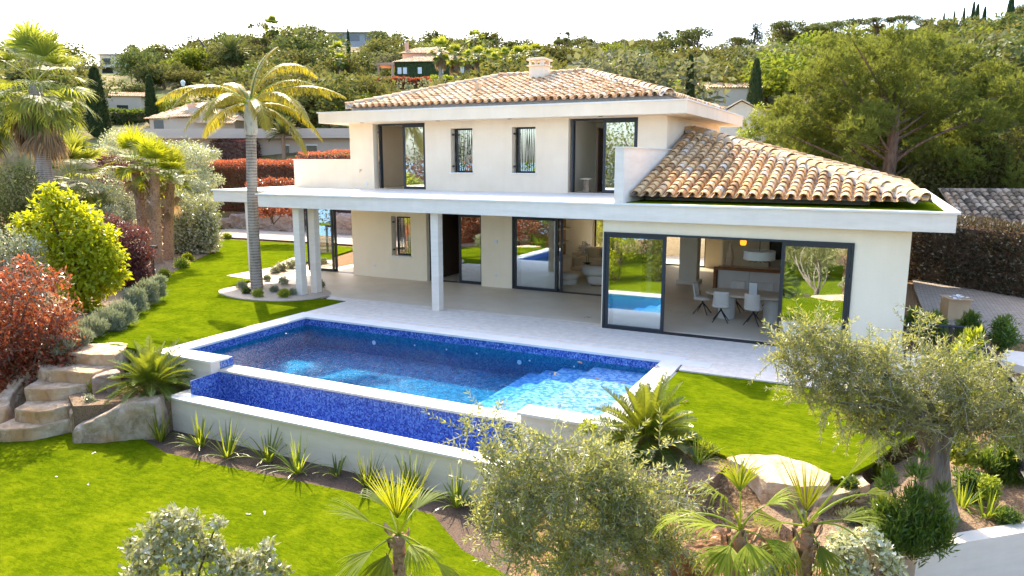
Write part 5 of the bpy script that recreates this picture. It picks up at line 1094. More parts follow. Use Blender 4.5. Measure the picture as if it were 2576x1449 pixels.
# ---- boulders
for k, (u0, u1, v0, v1, lab) in enumerate([(540,592,552,588, 'low pinkish boulder at the left end of the rock wall'), (590,622,541,582, 'upright boulder behind the left column'), (622,652,548,582, 'boulder between the left column and the palm trunk'), (652,700,537,580, 'large rounded boulder right of the palm trunk'), (700,745,543,584, 'boulder just left of the paired columns')]):
    a = YP(u0, v1, 35.4); b = YP(u1, v1, 35.4); tp = YP((u0+u1)/2, v0, 35.4)[2]
    boulder('boulder', lab, ((a[0]+b[0])/2, 35.6, tp/2), (abs(b[0]-a[0])*1.12, 1.2, tp*1.1), 'rock_pink', seed=k+1, cat='boulder', group='boulders of the far rock wall', rough=.12)
for k in range(3): boulder('boulder', 'pinkish boulder of the rock wall behind the columns and glass', (-32+k*2.3+1.0, 35.8, .6), (2.4, 1.2, 1.35), 'rock_pink', seed=k+20, group='boulders of the far rock wall', rough=.12)
struct('soil_bank', MB().box(-40, -20, 36.2, 39.5, -.3, 1.0), M['soil'])
# stone steps
def D2(x, y): return (x*.39, 798.6+y*.39)
steps = [([(360,190), (480,165), (850,158), (800,205), (740,240), (580,236), (430,222)], 0.0), ([(235,315), (300,285), (400,262), (650,296), (710,325), (640,352), (580,360), (420,345), (270,342)], -.27), ([(155,450), (235,385), (400,395), (575,420), (548,466), (330,462), (165,460)], -.54), ([(92,590), (150,518), (330,520), (470,538), (455,572), (340,596), (200,604)], -.82), ([(-70,712), (85,652), (260,650), (442,640), (400,700), (200,712), (20,722)], -1.10)]
labs = ['top slab of the stone steps at the lawn, with a long crack', 'second slab from the top of the stone steps', 'middle slab of the stone steps', 'fourth slab from the top of the stone steps', 'lowest slab of the stone steps on the lower lawn']
for k, (pl, z) in enumerate(steps):
    W_ = [G(*D2(*q), z)[:2] for q in pl]
    # push the back edge further under the next slab
    c = np.mean(W_, 0); out = []
    for q in W_: out.append(q+(np.array([-.15, .45]) if (q[1] > c[1] and k > 0) else 0))
    out = out[::-1] if sum((out[i][0]*out[(i+1) % len(out)][1]-out[(i+1) % len(out)][0]*out[i][1]) for i in range(len(out))) < 0 else out
    slab_rock('stone_step', labs[k], out, z-.34, z, 'rock', seed=k*3+1, rough=.028, cat='step')
def rockrow(name, label, pts, hts, th, zb, mat, seed, cat='boulder'):
    """long boulder following a plan line with varying top height"""
    from mathutils import noise
    pts = np.array(pts, float); n = 40; t = np.linspace(0, len(pts)-1, n); P = np.stack([np.interp(t, range(len(pts)), pts[:, i]) for i in (0, 1)], -1); H = np.interp(t, range(len(hts)), hts)
    T = nrm(np.gradient(P, axis=0)); S = np.stack([-T[:, 1], T[:, 0]], -1); V = []; prof = []
    for j in range(18):
        a = -.15+j/17*(math.pi+.3); prof.append((math.cos(a), math.sin(a)))
    for i in range(n):
        e = min(1, min(i+1, n-i)/3)**.4
        for cx, cz in prof:
            px = np.sign(cx)*abs(cx)**.2; pz = max(0, cz)**.22
            q = P[i]+S[i]*px*th/2*e*-1; z = zb+(H[i]-zb)*pz*e; nn = noise.noise(Vector((q[0]*1.5, q[1]*1.5, z*1.5+seed)))*.09+abs(noise.noise(Vector((q[0]*3, q[1]*3, z*3+seed))))*.10
            V.append((q[0]+S[i][0]*-px*nn, q[1]+S[i][1]*-px*nn, z+nn*.6))
    k = len(prof); F = [(i*k+j, (i+1)*k+j, (i+1)*k+j+1, i*k+j+1) for i in range(n-1) for j in range(k-1)]
    V = np.array(V); c0 = V.mean(0); c0[2] = zb; m = MB().add(V-c0, F, .5)
    m.ngon([V[j]-c0 for j in range(k)]); m.ngon([V[(n-1)*k+j]-c0 for j in range(k)][::-1])
    o = m.build(name, M[mat], None, tuple(c0)); tag(o, label, cat); return o
rockrow('boulder', 'big grey orange boulder between the steps and the pool basin', [(-15.0, 9.15), (-14.55, 9.45), (-14.0, 9.85), (-13.5, 10.2)], [-1.08, -.86, -.56, -.60, -.62], .55, -1.5, 'rock_grey', 3)
rockrow('boulder', 'long narrow boulder lining the lower left side of the steps', [G(-12, 1060, -1.1)[:2], G(20, 1000, -.9)[:2], G(58, 950, -.6)[:2], G(92, 918, -.35)[:2]], [-.95, -.75, -.45, -.2], .34, -1.5, 'rock', 5)
rockrow('boulder', 'narrow boulder lining the upper left side of the steps', [G(94, 915, -.3)[:2], G(120, 890, -.12)[:2], G(143, 868, 0)[:2]], [-.18, -.04, .06], .30, -1.0, 'rock_grey', 7)
rockrow('boulder', 'small boulder right of the lower steps below the yellow cushion', [G(175, 1055, -1.1)[:2], G(195, 1018, -.8)[:2], G(212, 990, -.6)[:2]], [-1.0, -.8, -.62], .28, -1.5, 'rock', 8)
rockrow('boulder', 'squared stone beside the second step behind the yellow cushion', [G(232, 948, -.35)[:2], G(275, 940, -.3)[:2], G(300, 930, -.25)[:2]], [-.36, -.30, -.28], .3, -1.2, 'rock_pink', 9)
sheet('soil_pocket', [(-15.9, 9.6), (-15.1, 9.2), (-13.6, 10.3), (-13.65, 11.28), (-15.1, 11.28), (-15.9, 11.1)], -.70, M['soil'], .8)
g = G(250, 975, -.62); scbush('cushion_shrub', 'round yellow cushion shrub beside the stone steps', 'shrub', (g-[0, 0, CAMZ])@FW, [(250,966,22), (268,972,18), (236,976,16)], 2600, .05, .025, 'yellow_tree', z0=-.7, shell=.4, up=.6)
g = G(215, 1010, -.7); scbush('trailing_plant', 'trailing pale leaved plant over the rocks right of the steps', 'plant', (g-[0, 0, CAMZ])@FW, [(222,1002,12), (208,1018,12), (232,1010,10), (215,1035,9)], 900, .05, .03, 'silver', z0=-.9, shell=.2)
g = G(300, 895, -.3); scbush('trailing_plant', 'silvery plant beside the top step under the cycad', 'plant', (g-[0, 0, CAMZ])@FW, [(292,905,16), (278,918,12), (305,915,12)], 1200, .08, .02, 'silver', z0=-.6, shell=.2, up=.8)
# cycads
def cycad(label, loc, n, L, leaf=.17, trunk=.25):
    root = thing('cycad', label, 'cycad', loc); tm = MB(); tm.lathe([(0, -.1), (.16, -.1), (.18, .08), (.14, trunk), (0, trunk+.04)], seg=14); t_ = tm.build('trunk', M['palm_fibre'], root); b = MB(); boots(b, trunk, .16, 40, .07); b.build('leaf_bases', M['palm_fibre'], t_)
    lm, st = MB(), MB()
    for i in range(n):
        tt = i/(n-1); az = i*2.39996; el = R(82-88*tt**.9); d = np.array([math.cos(az)*math.cos(el), math.sin(az)*math.cos(el), math.sin(el)])
        frond(lm, st, (.05*math.cos(az), .05*math.sin(az), trunk), d, L*(.75+.35*rng.random()), leaf=leaf, n=44, droop=.03+.035*tt, lw=.016, hang=.0, seg=12, r0=.010, vee=.5, rnd=.9*(1-tt)+.1*rng.random(), start=.14)
    lm.build('fronds', M['cycad'], root); st.build('midribs', M['shrub'], root); return root
cycad('large cycad between the stone steps and the pool', (-14.35, 10.55, -.72), 62, 1.02, .19)
cycad('cycad beside the right front corner of the pool', (-3.05, 10.95, -.30), 66, 1.02, .18, .40)
# strap leaved plants along the basin wall
al = ['strap leaved plant at the foot of the big boulder', 'second strap leaved plant from the boulder along the basin wall', 'third strap leaved plant from the boulder along the basin wall', 'fourth strap leaved plant from the boulder along the basin wall', 'fifth strap leaved plant from the boulder, pale leaf tips', 'sixth strap leaved plant from the boulder, a small dark one', 'seventh strap leaved plant from the boulder, above the young palm', 'eighth strap leaved plant from the boulder, hidden behind the young palm fan', 'last strap leaved plant of the row beside the olive twigs']
for k, (u, v) in enumerate([(405,1110), (505,1125), (572,1150), (675,1162), (750,1190), (850,1195), (925,1228), (1045,1232), (1150,1275)]):
    p = G(u, v, -1.39); p[1] = min(p[1], 10.15); root = thing('strap_plant', al[k], 'plant', (p[0], p[1], -1.39), 0, 'strap leaved plants along the basin wall')
    straps(MB(), 34 if k not in (5,) else 20, .70 if k not in (5,) else .5, .038).build('leaves', M['strap'], root)
# ---- right hand garden
rl_ = [(1830,1152), (1880,1146), (1955,1143), (2000,1160), (2052,1172), (2096,1196), (2075,1222), (2010,1228), (1930,1212), (1875,1180)]
W_ = [G(u, v, .0)[:2] for u, v in rl_][::-1]
def _ccw(W): return W if sum(W[i][0]*W[(i+1) % len(W)][1]-W[(i+1) % len(W)][0]*W[i][1] for i in range(len(W))) > 0 else W[::-1]
slab_rock('flat_rock', 'large pale flat rock at the edge of the side lawn', ccw(W_), -.55, .02, 'rock', 11, cat='rock')
W_ = [G(u, v, -.12)[:2] for u, v in [(2085,1222), (2110,1196), (2170,1198), (2190,1222), (2150,1236), (2110,1246), (2060,1256), (2030,1240)]]
slab_rock('flat_rock', 'smaller pale flat rock between the big flat rock and the olive trunk', ccw(W_), -.6, -.10, 'rock', 12, cat='rock')
boulder('boulder', 'grey boulder below the right cycad', (-2.75, 9.9, -.8), (1.5, .8, .95), 'rock', 31, R(20), rough=.12)
boulder('boulder', 'ochre boulder behind the middle young palm', (-1.75, 9.2, -1.0), (1.5, .9, 1.1), 'rock_ochre', 32, R(10), rough=.12)
boulder('boulder', 'ochre boulder between the two right young palms', (-.95, 8.75, -.95), (1.3, .9, 1.1), 'rock_ochre', 33, R(35), rough=.12)
boulder('boulder', 'brown boulder under the right young palm', (-.25, 8.5, -.9), (1.2, .8, .9), 'rock_ochre', 34, R(15), rough=.12)
boulder('boulder', 'small tan boulder at the bottom right by the white wall', (.15, 8.3, -.9), (.8, .6, .6), 'rock', 36, rough=.12)
boulder('boulder', 'pale boulder at the bottom under the front olive', G(1545, 1425, -1.2), (.55, .4, .4), 'rock', 35, rough=.12)
sheet('soil_bed', ccw([(-3.6, 11.2), (-3.0, 11.6), (-2.3, 11.4), (-1.75, 11.0), (-1.9, 9.9), (-3.3, 9.9)]), -.1, M['soil'], .5)
# big right olive
def olive(label, base, d, circ, nl, ns, trunk_r, th, lean=(0, 0), tw=14, shr=.9, back=1):
    circ = [(c[0], c[1], c[2]*shr) for c in circ]; cs = screlse(circ, d); base = np.array(base, float); root = thing('olive_tree', label, 'olive tree', base)
    cl = [(*(p-base), r, r, r*.85) for p, r in cs]; cl += [(c[0]+HF[0]*c[3]*.9, c[1]+HF[1]*c[3]*.9, c[2]+.1*c[3], c[3]*.8, c[4]*.8, c[5]*.7) for c in cl[::back]]
    tm = MB(); top = np.array([lean[0], lean[1], th]); n = 30; tt = np.linspace(0, 1, n); V = []; seg = 60
    from mathutils import noise
    for i in range(n):
        c = top*tt[i]; c = c-[0, 0, .25*(1-tt[i])]; rr = trunk_r*(1.45-.75*min(1, tt[i]*2.2) + .25*max(0, tt[i]-.75)*4)
        for k in range(seg):
            a = 2*math.pi*k/seg+tt[i]*.8; q = rr*(1+.3*noise.noise(Vector((math.cos(a)*1.6, math.sin(a)*1.6, tt[i]*2.2)))+.16*abs(math.sin(a*4.5+tt[i]*3))+.12*noise.noise(Vector((math.cos(a)*5, math.sin(a)*5, tt[i]*5)))); V.append((c[0]+q*math.cos(a), c[1]+q*math.sin(a), c[2]))
    tm.add(V, [(i*seg+k, i*seg+(k+1) % seg, (i+1)*seg+(k+1) % seg, (i+1)*seg+k) for i in range(n-1) for k in range(seg)], .5)
    big = sorted(cl[:len(circ)], key=lambda c: -c[3])[:tw]
    for c in big: limb(tm, top-[0, 0, .15], c[:3], trunk_r*.35, .012, .12, 7, 7)
    tm.build('trunk', M['bark_grey'], root)
    lf = MB(); tws = MB(); P, D, i = clumps_pts(cl, ns, .35); D = nrm(D+rng.normal(0, .55, D.shape)+[0, 0, .25])
    shoots(lf, tws, P, D, .34, 9, .066, .016)
    crown_mb(cl, nl, .062, .017, .3, .2, 1.0, mb=lf)
    lf.build('crown', M['olive_leaf'], root); tws.build('twigs', M['lavender'], root); return root
olive('gnarled old olive tree with a thick grey trunk by the villa corner', (1.05, 10.95, -.36), 9.5, [(1985,868,34), (2045,850,46), (2060,930,60), (1990,930,30), (2130,890,62), (2150,975,66), (2090,1010,50), (2225,925,66), (2240,1010,66), (2320,985,62), (2385,930,56), (2430,1000,60), (2490,1070,64), (2535,1000,56), (2310,850,28), (2335,800,16), (2215,1080,50), (2170,1060,44), (2560,1080,60), (2020,980,36), (2280,1060,50), (2400,1060,50), (1960,900,18), (2480,930,34)], 6500, 1250, .25, 1.45, (-.15, .0), shr=.85)
olive('young airy olive tree in the foreground in front of the pool corner', (-2.0, 7.3, -1.4), 7.2, [(1175,1085,24), (1245,1070,16), (1225,1150,34), (1310,1140,36), (1400,1120,34), (1480,1130,30), (1330,1230,66), (1430,1220,70), (1520,1200,60), (1245,1240,46), (1290,1340,62), (1420,1330,70), (1545,1310,70), (1640,1290,56), (1690,1370,50), (1600,1390,64), (1450,1420,66), (1480,1060,12), (1660,1130,8), (1590,1240,50), (1210,1300,30), (1330,1400,50), (1540,1140,20), (1690,1250,30)], 3200, 950, .09, 1.1, (.2, .1), 9, shr=.74, back=2)
# foreground fan palms
def fpalm(label, tp, fans, r, z0=-1.4, zt=None, bootn=60):
    tp = np.array(tp, float); base = np.array([tp[0], tp[1], z0]); root = thing('young_fan_palm', label, 'palm tree', base); h = tp[2]-z0
    tm = MB(); tm.tube([(0, 0, -.1), (0, 0, h*.5), (0, 0, h)], [r*1.1, r, r*.7], 12, jit=.1); tr = tm.build('trunk', M['palm_fibre'], root); b = MB(); boots(b, h+.05, r*.95, bootn, r*1.1); b.build('leaf_bases', M['palm_fibre'], tr)
    lm, st, dm = MB(), MB(), MB()
    for (rr, uu, ff, pet, bl, span, droop, c, cup, dead) in fans:
        d = nrm(dv(rr, uu, ff)); az = math.atan2(d[1], d[0]); el = math.asin(np.clip(d[2], -1, 1))
        fan(dm if dead else lm, st, (0, 0, h), az, el, pet, bl, 26, span, droop, c, .030*.6/max(bl, .3)*span/125, cup, pw=.012)
    lm.build('fronds', M['palm_leaf'], root); st.build('petioles', M['shrub'], root)
    if dm.n: dm.build('dry_fronds', M['palm_dead'], root)
    return root
fpalm('young fan palm at the bottom centre in front of the lower lawn', SC(1003, 1345, 6.1), [(-.03, 1, -.15, .16, .52, 78, .05, .7, .1, 0), (.42, .92, -.1, .40, .42, 22, .02, .95, .1, 0), (-.75, .62, -.25, .26, .42, 70, .35, .6, .5, 0), (-.85, -.05, -.45, .24, .46, 75, 1.0, .5, .3, 0), (.72, .10, -.35, .42, .42, 60, 1.7, .6, .2, 0), (-.45, -.4, -.7, .18, .40, 90, 1.1, .45, .2, 0), (.35, .5, .8, .28, .40, 80, .5, .4, .2, 0), (-.4, .6, .8, .28, .42, 80, .5, .4, .2, 0), (.5, .3, -.7, .2, .36, 80, 1.0, .8, .3, 0)], .075)
fpalm('young fan palm at the bottom with hanging fans, left of the right one', SC(1862, 1335, 6.4), [(.0, .9, .1, .34, .40, 80, 1.6, .7, .2, 0), (-.22, .95, -.1, .36, .42, 70, 2.0, .7, .2, 0), (.28, .9, -.1, .32, .42, 70, 1.9, .7, .2, 0), (-.85, .5, -.2, .24, .46, 95, .6, .85, .3, 0), (.08, .30, -.9, .18, .40, 100, 1.4, .95, .2, 0), (.65, .3, -.4, .22, .42, 90, 1.5, .6, .2, 0), (-.6, .15, -.7, .22, .46, 110, 1.3, .8, .2, 0), (-.72, .8, .2, .55, .40, 70, 2.4, .9, .1, 0), (.5, .2, .8, .3, .4, 90, .9, .5, .2, 0)], .11, bootn=80)
fpalm('young fan palm at the bottom right with one tall ragged leaf', SC(2028, 1325, 6.6), [(-.12, 1, -.1, .16, .55, 60, .08, .6, .1, 0), (-.45, .9, .1, .26, .50, 50, .12, .7, .2, 0), (.55, 1.0, -.1, .60, .48, 28, .25, .75, .2, 0), (.62, .85, .1, .66, .36, 60, 1.9, .6, .2, 0), (-.9, .35, -.2, .26, .42, 100, .3, .85, .3, 0), (-.7, -.1, -.5, .22, .46, 100, .9, .7, .3, 0), (.75, .5, -.3, .32, .36, 80, .5, .45, .2, 0), (.3, -.15, -.8, .2, .38, 90, 1.2, .5, .2, 0), (.95, .5, .1, .58, .40, 60, 2.6, .5, .2, 1), (.35, -.5, -.3, .34, .40, 60, 1.8, .4, .2, 0)], .10, bootn=80)
# foreground shrubs
scbush('silver_leaved_shrub', 'glossy silver leaved shrub at the bottom left on the lower lawn', 'bush', 7.9, [(395,1330,42), (455,1325,46), (375,1400,52), (470,1395,56), (545,1318,18), (540,1380,30), (600,1420,36), (655,1400,28), (672,1372,18), (425,1290,16), (560,1430,40), (700,1440,24), (640,1450,40), (350,1450,40), (330,1370,18)], 9000, .078, .044, 'eleagnus', shell=.35, jit=.8)
scbush('silver_leaved_shrub', 'silver leaved shrub at the bottom right beside the white wall', 'bush', 8.0, [(2110,1380,34), (2160,1370,38), (2210,1385,36), (2240,1420,34), (2150,1430,42), (2100,1430,36), (2080,1450,30), (2190,1340,18)], 6500, .072, .042, 'eleagnus', shell=.35)
scbush('silver_leaved_shrub', 'silver leaved shrub at the bottom between the two right young palms', 'bush', 8.0, [(1925,1400,24), (1955,1395,24), (1940,1430,34), (1975,1440,24), (1900,1450,24)], 3400, .072, .042, 'eleagnus', shell=.35)
scbush('oleander_bush', 'dark green oleander in front of the old olive trunk', 'bush', 9.0, [(2235,1215,22), (2310,1195,24), (2300,1260,36), (2250,1290,40), (2350,1270,30), (2310,1330,44), (2370,1320,34), (2240,1345,34), (2320,1155,12), (2215,1230,12), (2290,1370,34), (2350,1360,30), (2375,1235,14)], 8500, .12, .02, 'oleander', shell=.1, up=1.2, jit=.6, z0=-.34)
scbush('oleander_bush', 'dark green oleander at the right edge behind the white wall', 'bush', 11.2, [(2490,1170,30), (2540,1140,32), (2520,1220,38), (2560,1200,36), (2470,1240,22), (2560,1260,34), (2580,1120,30), (2500,1270,34), (2540,1290,30)], 8500, .13, .022, 'oleander', shell=.1, up=1.2, jit=.6, z0=-.34)
scbush('laurel_bush', 'glossy light green laurel shoots beside the iron railing', 'bush', 11.0, [(2430,880,26), (2455,850,20), (2425,930,30), (2460,920,24), (2395,920,18), (2450,970,30)], 2600, .12, .038, 'shrub', shell=.2, up=.9)
for k, (u, v, r, lab) in enumerate([(2130,1302,24, 'grey lavender tuft in the bark mulch by the dry palm leaf'), (2165,1242,20, 'grey lavender tuft beside the smaller flat rock'), (2405,1240,22, 'grey lavender tuft right of the olive trunk'), (2015,1300,14, 'low green tuft beside the right young palm')]):
    g = G(u, v+r*.7, -.35); scbush('lavender_bush', lab, 'lavender', (g-[0, 0, CAMZ])@FW, [(u, v, r), (u+r*.4, v+5, r*.7)], 900, .075, .011, 'lavender', z0=-.45, up=1.2, shell=.1, jit=.5)
for k, (u, v, r, mat, lab) in enumerate([(1600,1142,24, 'deep_green', 'low bright ground cover plant under the right cycad'), (1782,1132,22, 'shrub', 'small variegated shrub between cycad and flat rock'), (1738,1105,16, 'deep_green', 'dark green low plant right of the right cycad'), (2435,1125,26, 'shrub', 'yellow green shrub behind the old olive trunk'), (2440,1200,22,'deep_green','leafy green shrub right of the old olive trunk'), (2490,1215,24,'shrub','yellow green shrub at the right edge between oleander and olive trunk'), (2140,1215,16,'deep_green','small dark shrub behind the smaller flat rock'), (1480,1075,18, 'shrub', 'yellow leaved shoot by the pool corner'), (1420,1420,40, 'deep_green', 'dark green shrub at the bottom under the front olive')]):
    g = G(u, v+r*.8, -.1 if k < 7 else -.9); scbush('low_shrub', lab, 'shrub', (g-[0, 0, CAMZ])@FW if k < 7 else (10.4 if k == 7 else 7.6), [(u, v, r), (u+r*.6, v+4, r*.7), (u-r*.6, v+4, r*.7)], 1100, .06, .028, mat, z0=-.25 if k < 7 else -1.4, shell=.25, up=.7)
# ---- right boundary: wall, railing, driveway plants, hedge, pine
A, B, C_, D_ = [G(*q, -.32)[:2] for q in ((2270.7,1362.7), (2307.4,1384.3), (2576,1339), (2576,1311))]
C_ = B+(C_-B)*2.2; D_ = C_+(A-B)
sheet('soil_bed', ccw([tuple(A), tuple(D_), (4.6, 16), (1.9, 16), (1.62, 15.3), (1.02, 13.6), (.52, 12.6), (.22, 11.7), (-.18, 10.9), (-.9, 10.72), (-1.2, 10.2), (-.4, 9.4)]), -.345, M['soil'], .9)
m = MB(); m.prism(ccw([tuple(A), tuple(B), tuple(C_), tuple(D_)]), -2.4, -.32, .5); o = m.build('white_wall', M['fascia']); tag(o, 'low white rendered wall at the bottom right corner', 'wall')
pts = [G(2284, 814, 1.0), G(2451, 825, 1.0), G(2547, 950, 1.0), G(2640, 1070, 1.0)]
def railing(label, a, b, zb, ztop, n):
    a = np.array(a); b = np.array(b); root = thing('iron_railing', label, 'railing', (a[0], a[1], 0)); d = b[:2]-a[:2]; L = np.linalg.norm(d)
    m = MB()
    for z in (ztop, zb+.12): m.tube([(0, 0, z), (d[0], d[1], z)], .028, 4)
    m.build('rail', M['iron'], root); k = int(L/.11); m = MB()
    for i in range(1, k): q = d*i/k; m.tube([(q[0], q[1], zb+.12), (q[0], q[1], ztop)], .013, 4, caps=False)
    m.build('balusters', M['iron'], root)
    for i in range(n+1): q = d*i/n; MB().box(q[0]-.02, q[0]+.02, q[1]-.02, q[1]+.02, zb-.05, ztop+.02).build('post', M['iron'], root)
railing('black iron railing below the driveway running to the corner post', pts[0], pts[1], -.1, 1.0, 3)
railing('black iron railing coming towards the viewer on the right', pts[1], pts[2], -.1, 1.0, 4)
railing('black iron railing on the white kerb at the right edge', pts[2], pts[3], -.2, 1.0, 4)
kb = np.array([pts[2][:2]+[.25, -.2], pts[2][:2]+[.6, -.1], pts[3][:2]+[.6, -.1], pts[3][:2]+[.1, -.2]]); m = MB(); m.prism([tuple(q) for q in ccw([tuple(q) for q in kb])], -.8, .05, .5); o = m.build('white_wall', M['fascia']); tag(o, 'white kerb wall under the right iron railing', 'wall')
o = MB().prism(ccw([tuple(G(*q, .1)[:2]) for q in ((2520,905), (2700,960), (2700,900), (2530,880))]), -.5, .1, .5).build('white_wall', M['fascia']); tag(o, 'short white wall at the right edge below the driveway shrubs', 'wall')
for k, (u, v, r, lab) in enumerate([(2355,815,30, 'dark green shrub behind the railing beside the cardboard box'), (2445,815,30, 'dark green shrub behind the railing corner'), (2530,825,32, 'dark green shrub at the right end of the railing'), (2305,800,22, 'dark green shrub against the villa corner')]):
    g = G(u, v+r*1.6, 0); scbush('driveway_shrub', lab, 'shrub', (g-[0, 0, CAMZ])@FW, [(u, v, r*.8), (u-r*.4, v+r*.8, r*.8), (u+r*.4, v+r*.9, r*.8), (u, v-r*.6, r*.45)], 3000, .14, .028, 'oleander', z0=0, shell=.15, up=.8)
hedge('driveway_hedge', 'dark burgundy hedge with pale blossoms behind the cobbled driveway', (.6, 33.2), (5.4, 28.9), 1.6, 0, 2.25, 14000, 'dark_hedge', .13, .065)
hedge('driveway_hedge', 'dark hedge continuing past the right edge of the picture', (5.3, 28.9), (12, 26.0), 1.6, 0, 2.1, 12000, 'dark_hedge', .13, .065)
nb = thing('neighbour_house', 'low house with an old mossy tiled roof beyond the right hedge', 'house', (0, 0, 0)); a = SC(2428, 572, 31.5); b = SC(2800, 584, 30.5); dr_ = nrm((b-a)[:2]); bk_ = np.array([-dr_[1], dr_[0]]); bk_ = bk_ if bk_@HF[:2] > 0 else -bk_
m = MB(); wd = np.linalg.norm((b-a)[:2]); tile_slope(m, (a[0], a[1], a[2]), dr_, bk_, .45, lambda s, t: t < 3.4, wd, 3.4, sp=.33, r=.125, ex=.36)
q = [np.append(a[:2], a[2]-.03), np.append(b[:2], a[2]-.03), np.append(b[:2]+bk_*3.5, a[2]+1.55), np.append(a[:2]+bk_*3.5, a[2]+1.55)]; m.ngon([tuple(x) for x in q]); m.build('roof', M['tile_old'], nb)
m = MB(); i0 = a[:2]+dr_*.3+bk_*.4; i1 = b[:2]+bk_*.4; m.prism(ccw([tuple(i0), tuple(i1), tuple(i1+bk_*6), tuple(i0+bk_*6)]), -.2, a[2]+.05, .5); m.build('wall', M['render_white'], nb)
scbush('roadside_bush', 'yellow green bush between the villa canopy and the mossy roof', 'bush', 33, [(2415,590,14), (2405,560,14), (2420,620,14)], 2200, .14, .06, 'shrub', z0=0)
scbush('roadside_bush', 'red leaved bush at the right edge above the mossy roof', 'bush', 38, [(2515,455,18), (2540,465,18), (2490,465,14), (2440,530,16), (2410,540,14), (2460,505,16), (2570,450,18)], 4500, .16, .07, 'photinia', z0=0)
scbush('roadside_bush', 'light green bush at the right edge behind the mossy roof', 'bush', 44, [(2550,440,26), (2575,420,26), (2530,430,20), (2600,450,30)], 5000, .18, .08, 'bright_oak', z0=0)
scbush('roadside_bush', 'olive green thicket on the slope right of the big pine', 'bush', 36.5, [(2330,470,30), (2390,460,34), (2450,455,34), (2500,440,34), (2560,450,40), (2350,500,30), (2430,490,30), (2510,480,30), (2590,470,40), (2620,430,40), (2380,520,30), (2440,515,34), (2500,510,34), (2560,505,36), (2600,520,40), (2450,400,34), (2520,390,36), (2590,400,40), (2480,360,26), (2560,350,34), (2330,430,30), (2370,420,30), (2410,430,32), (2350,450,30), (2300,450,28)], 20000, .22, .11, 'oak', z0=0)
for k, (u, v, mat, lab) in enumerate([(2115, 1275, 'strap', 'bright spiky plant behind the right young palm'), (2420, 1275, 'strap', 'spiky plant on the bark mulch right of the olive trunk'), (2210, 1150, 'strap', 'spiky plant left of the olive trunk beside the lawn'), (2480, 1300, 'strap', 'spiky plant just behind the white wall'), (1755, 1165, 'strap', 'spiky plant between the right cycad and the flat rock')]):
    p = G(u, v, -.34 if k != 4 else -.1); root = thing('strap_plant', lab, 'plant', tuple(p), 0, 'spiky plants of the right hand bed'); straps(MB(), 30, .42, .024).build('leaves', M[mat], root)
for k, (u, v, r, lab) in enumerate([(2085, 1250, 18, 'light green mound at the foot of the smaller flat rock'), (2455, 1235, 24, 'light green mound right of the olive trunk'), (2535, 1300, 22, 'light green mound at the right edge behind the white wall'), (2225, 1180, 18, 'light green mound left of the olive trunk'), (2180, 1300, 20, 'light green mound beside the dark oleander')]):
    g = G(u, v+r*.7, -.34); scbush('low_shrub', lab, 'shrub', (g-[0, 0, CAMZ])@FW, [(u, v, r), (u+r*.7, v+4, r*.7), (u-r*.7, v+5, r*.7)], 1300, .06, .026, 'shrub' if k % 2 else 'deep_green', z0=-.34, shell=.25, up=.7)
# big pine
pc = [(1960,330,42), (1985,270,40), (1950,400,34), (2030,210,48), (2040,300,56), (2020,400,50), (2100,165,50), (2110,250,60), (2110,350,60), (2090,440,46), (2180,125,48), (2200,200,60), (2200,300,56), (2190,400,50), (2270,130,50), (2290,220,62), (2300,320,60), (2290,420,56), (2350,160,50), (2380,250,62), (2400,350,62), (2380,450,56), (2440,220,48), (2470,300,58), (2490,390,58), (2470,470,46), (2540,290,46), (2560,370,56), (2570,450,50), (2620,330,60), (2620,430,60), (2500,190,50), (2550,230,56), (2600,260,60), (2420,140,44), (2650,380,60), (2140,95,30), (2250,90,34), (2330,110,40), (1935,370,22), (1990,450,30), (2160,470,30), (2090,120,24), (2350,490,40), (2260,480,38), (2440,500,44), (2520,490,46), (2580,500,50), (2180,500,30), (2130,420,40), (2230,350,50), (2320,380,50), (2420,410,50), (2160,330,50), (2050,350,44), (2230,260,50), (2330,280,50), (2440,360,44)]
d_ = 38.0; base = SC(2215, 619, d_); base[2] = 0
cs = screlse([(u, v, r, (rng.random()-.5)*.16) for u, v, r in pc], d_); cl = [(*(p-base), r*1.0, r*1.0, r*.75) for p, r in cs]
cl += [(c[0]+HF[0]*2.6+rng.normal(0, .4), c[1]+HF[1]*2.6, c[2]+.2, c[3], c[4], c[5]) for c in cl[::2]]
pine = thing('pine_tree', 'huge bushy pine tree behind the lower tiled roof', 'pine tree', base)
tm = MB(); tm.tube([(0, 0, -.3), (.05, 0, 2.5), (.1, 0, 4.5), (.2, 0, 7.0)], [.42, .36, .32, .18], 14, jit=.1)
for c in cl[:37]:
    z0_ = min(6.5, max(2.2, c[2]-1.5-.2*abs(c[0]))); P = limb(tm, (.1, 0, z0_), c[:3], .09, .02, .08, 6, 8)
tm.build('trunk', M['bark_brown'], pine)
nT = 18500; P, D, i = clumps_pts(cl, nT, .45); k = 8; cc = np.clip(.4*np.random.default_rng(5).random(len(cl))[i]+.35*rng.random(nT)+.35*np.clip(D[:, 2], -.3, 1), 0, 1)  # upward tufts get lighter colours: sunlit tops put into the needle tone
PP = np.repeat(P, k, 0); ax = nrm(D*.6+rng.normal(0, .35, D.shape)+[0, 0, .75]); DD = nrm(np.repeat(ax, k, 0)+rng.normal(0, .55, (nT*k, 3)))
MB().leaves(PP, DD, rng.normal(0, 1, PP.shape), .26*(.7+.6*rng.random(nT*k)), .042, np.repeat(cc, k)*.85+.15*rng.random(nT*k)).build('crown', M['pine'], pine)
scbush('roadside_bush', 'small green mimosa in front of the white gabled house', 'bush', 40, [(1878,345,18), (1865,335,12), (1890,335,14), (1878,360,14)], 1500, .16, .05, 'shrub', z0=0)
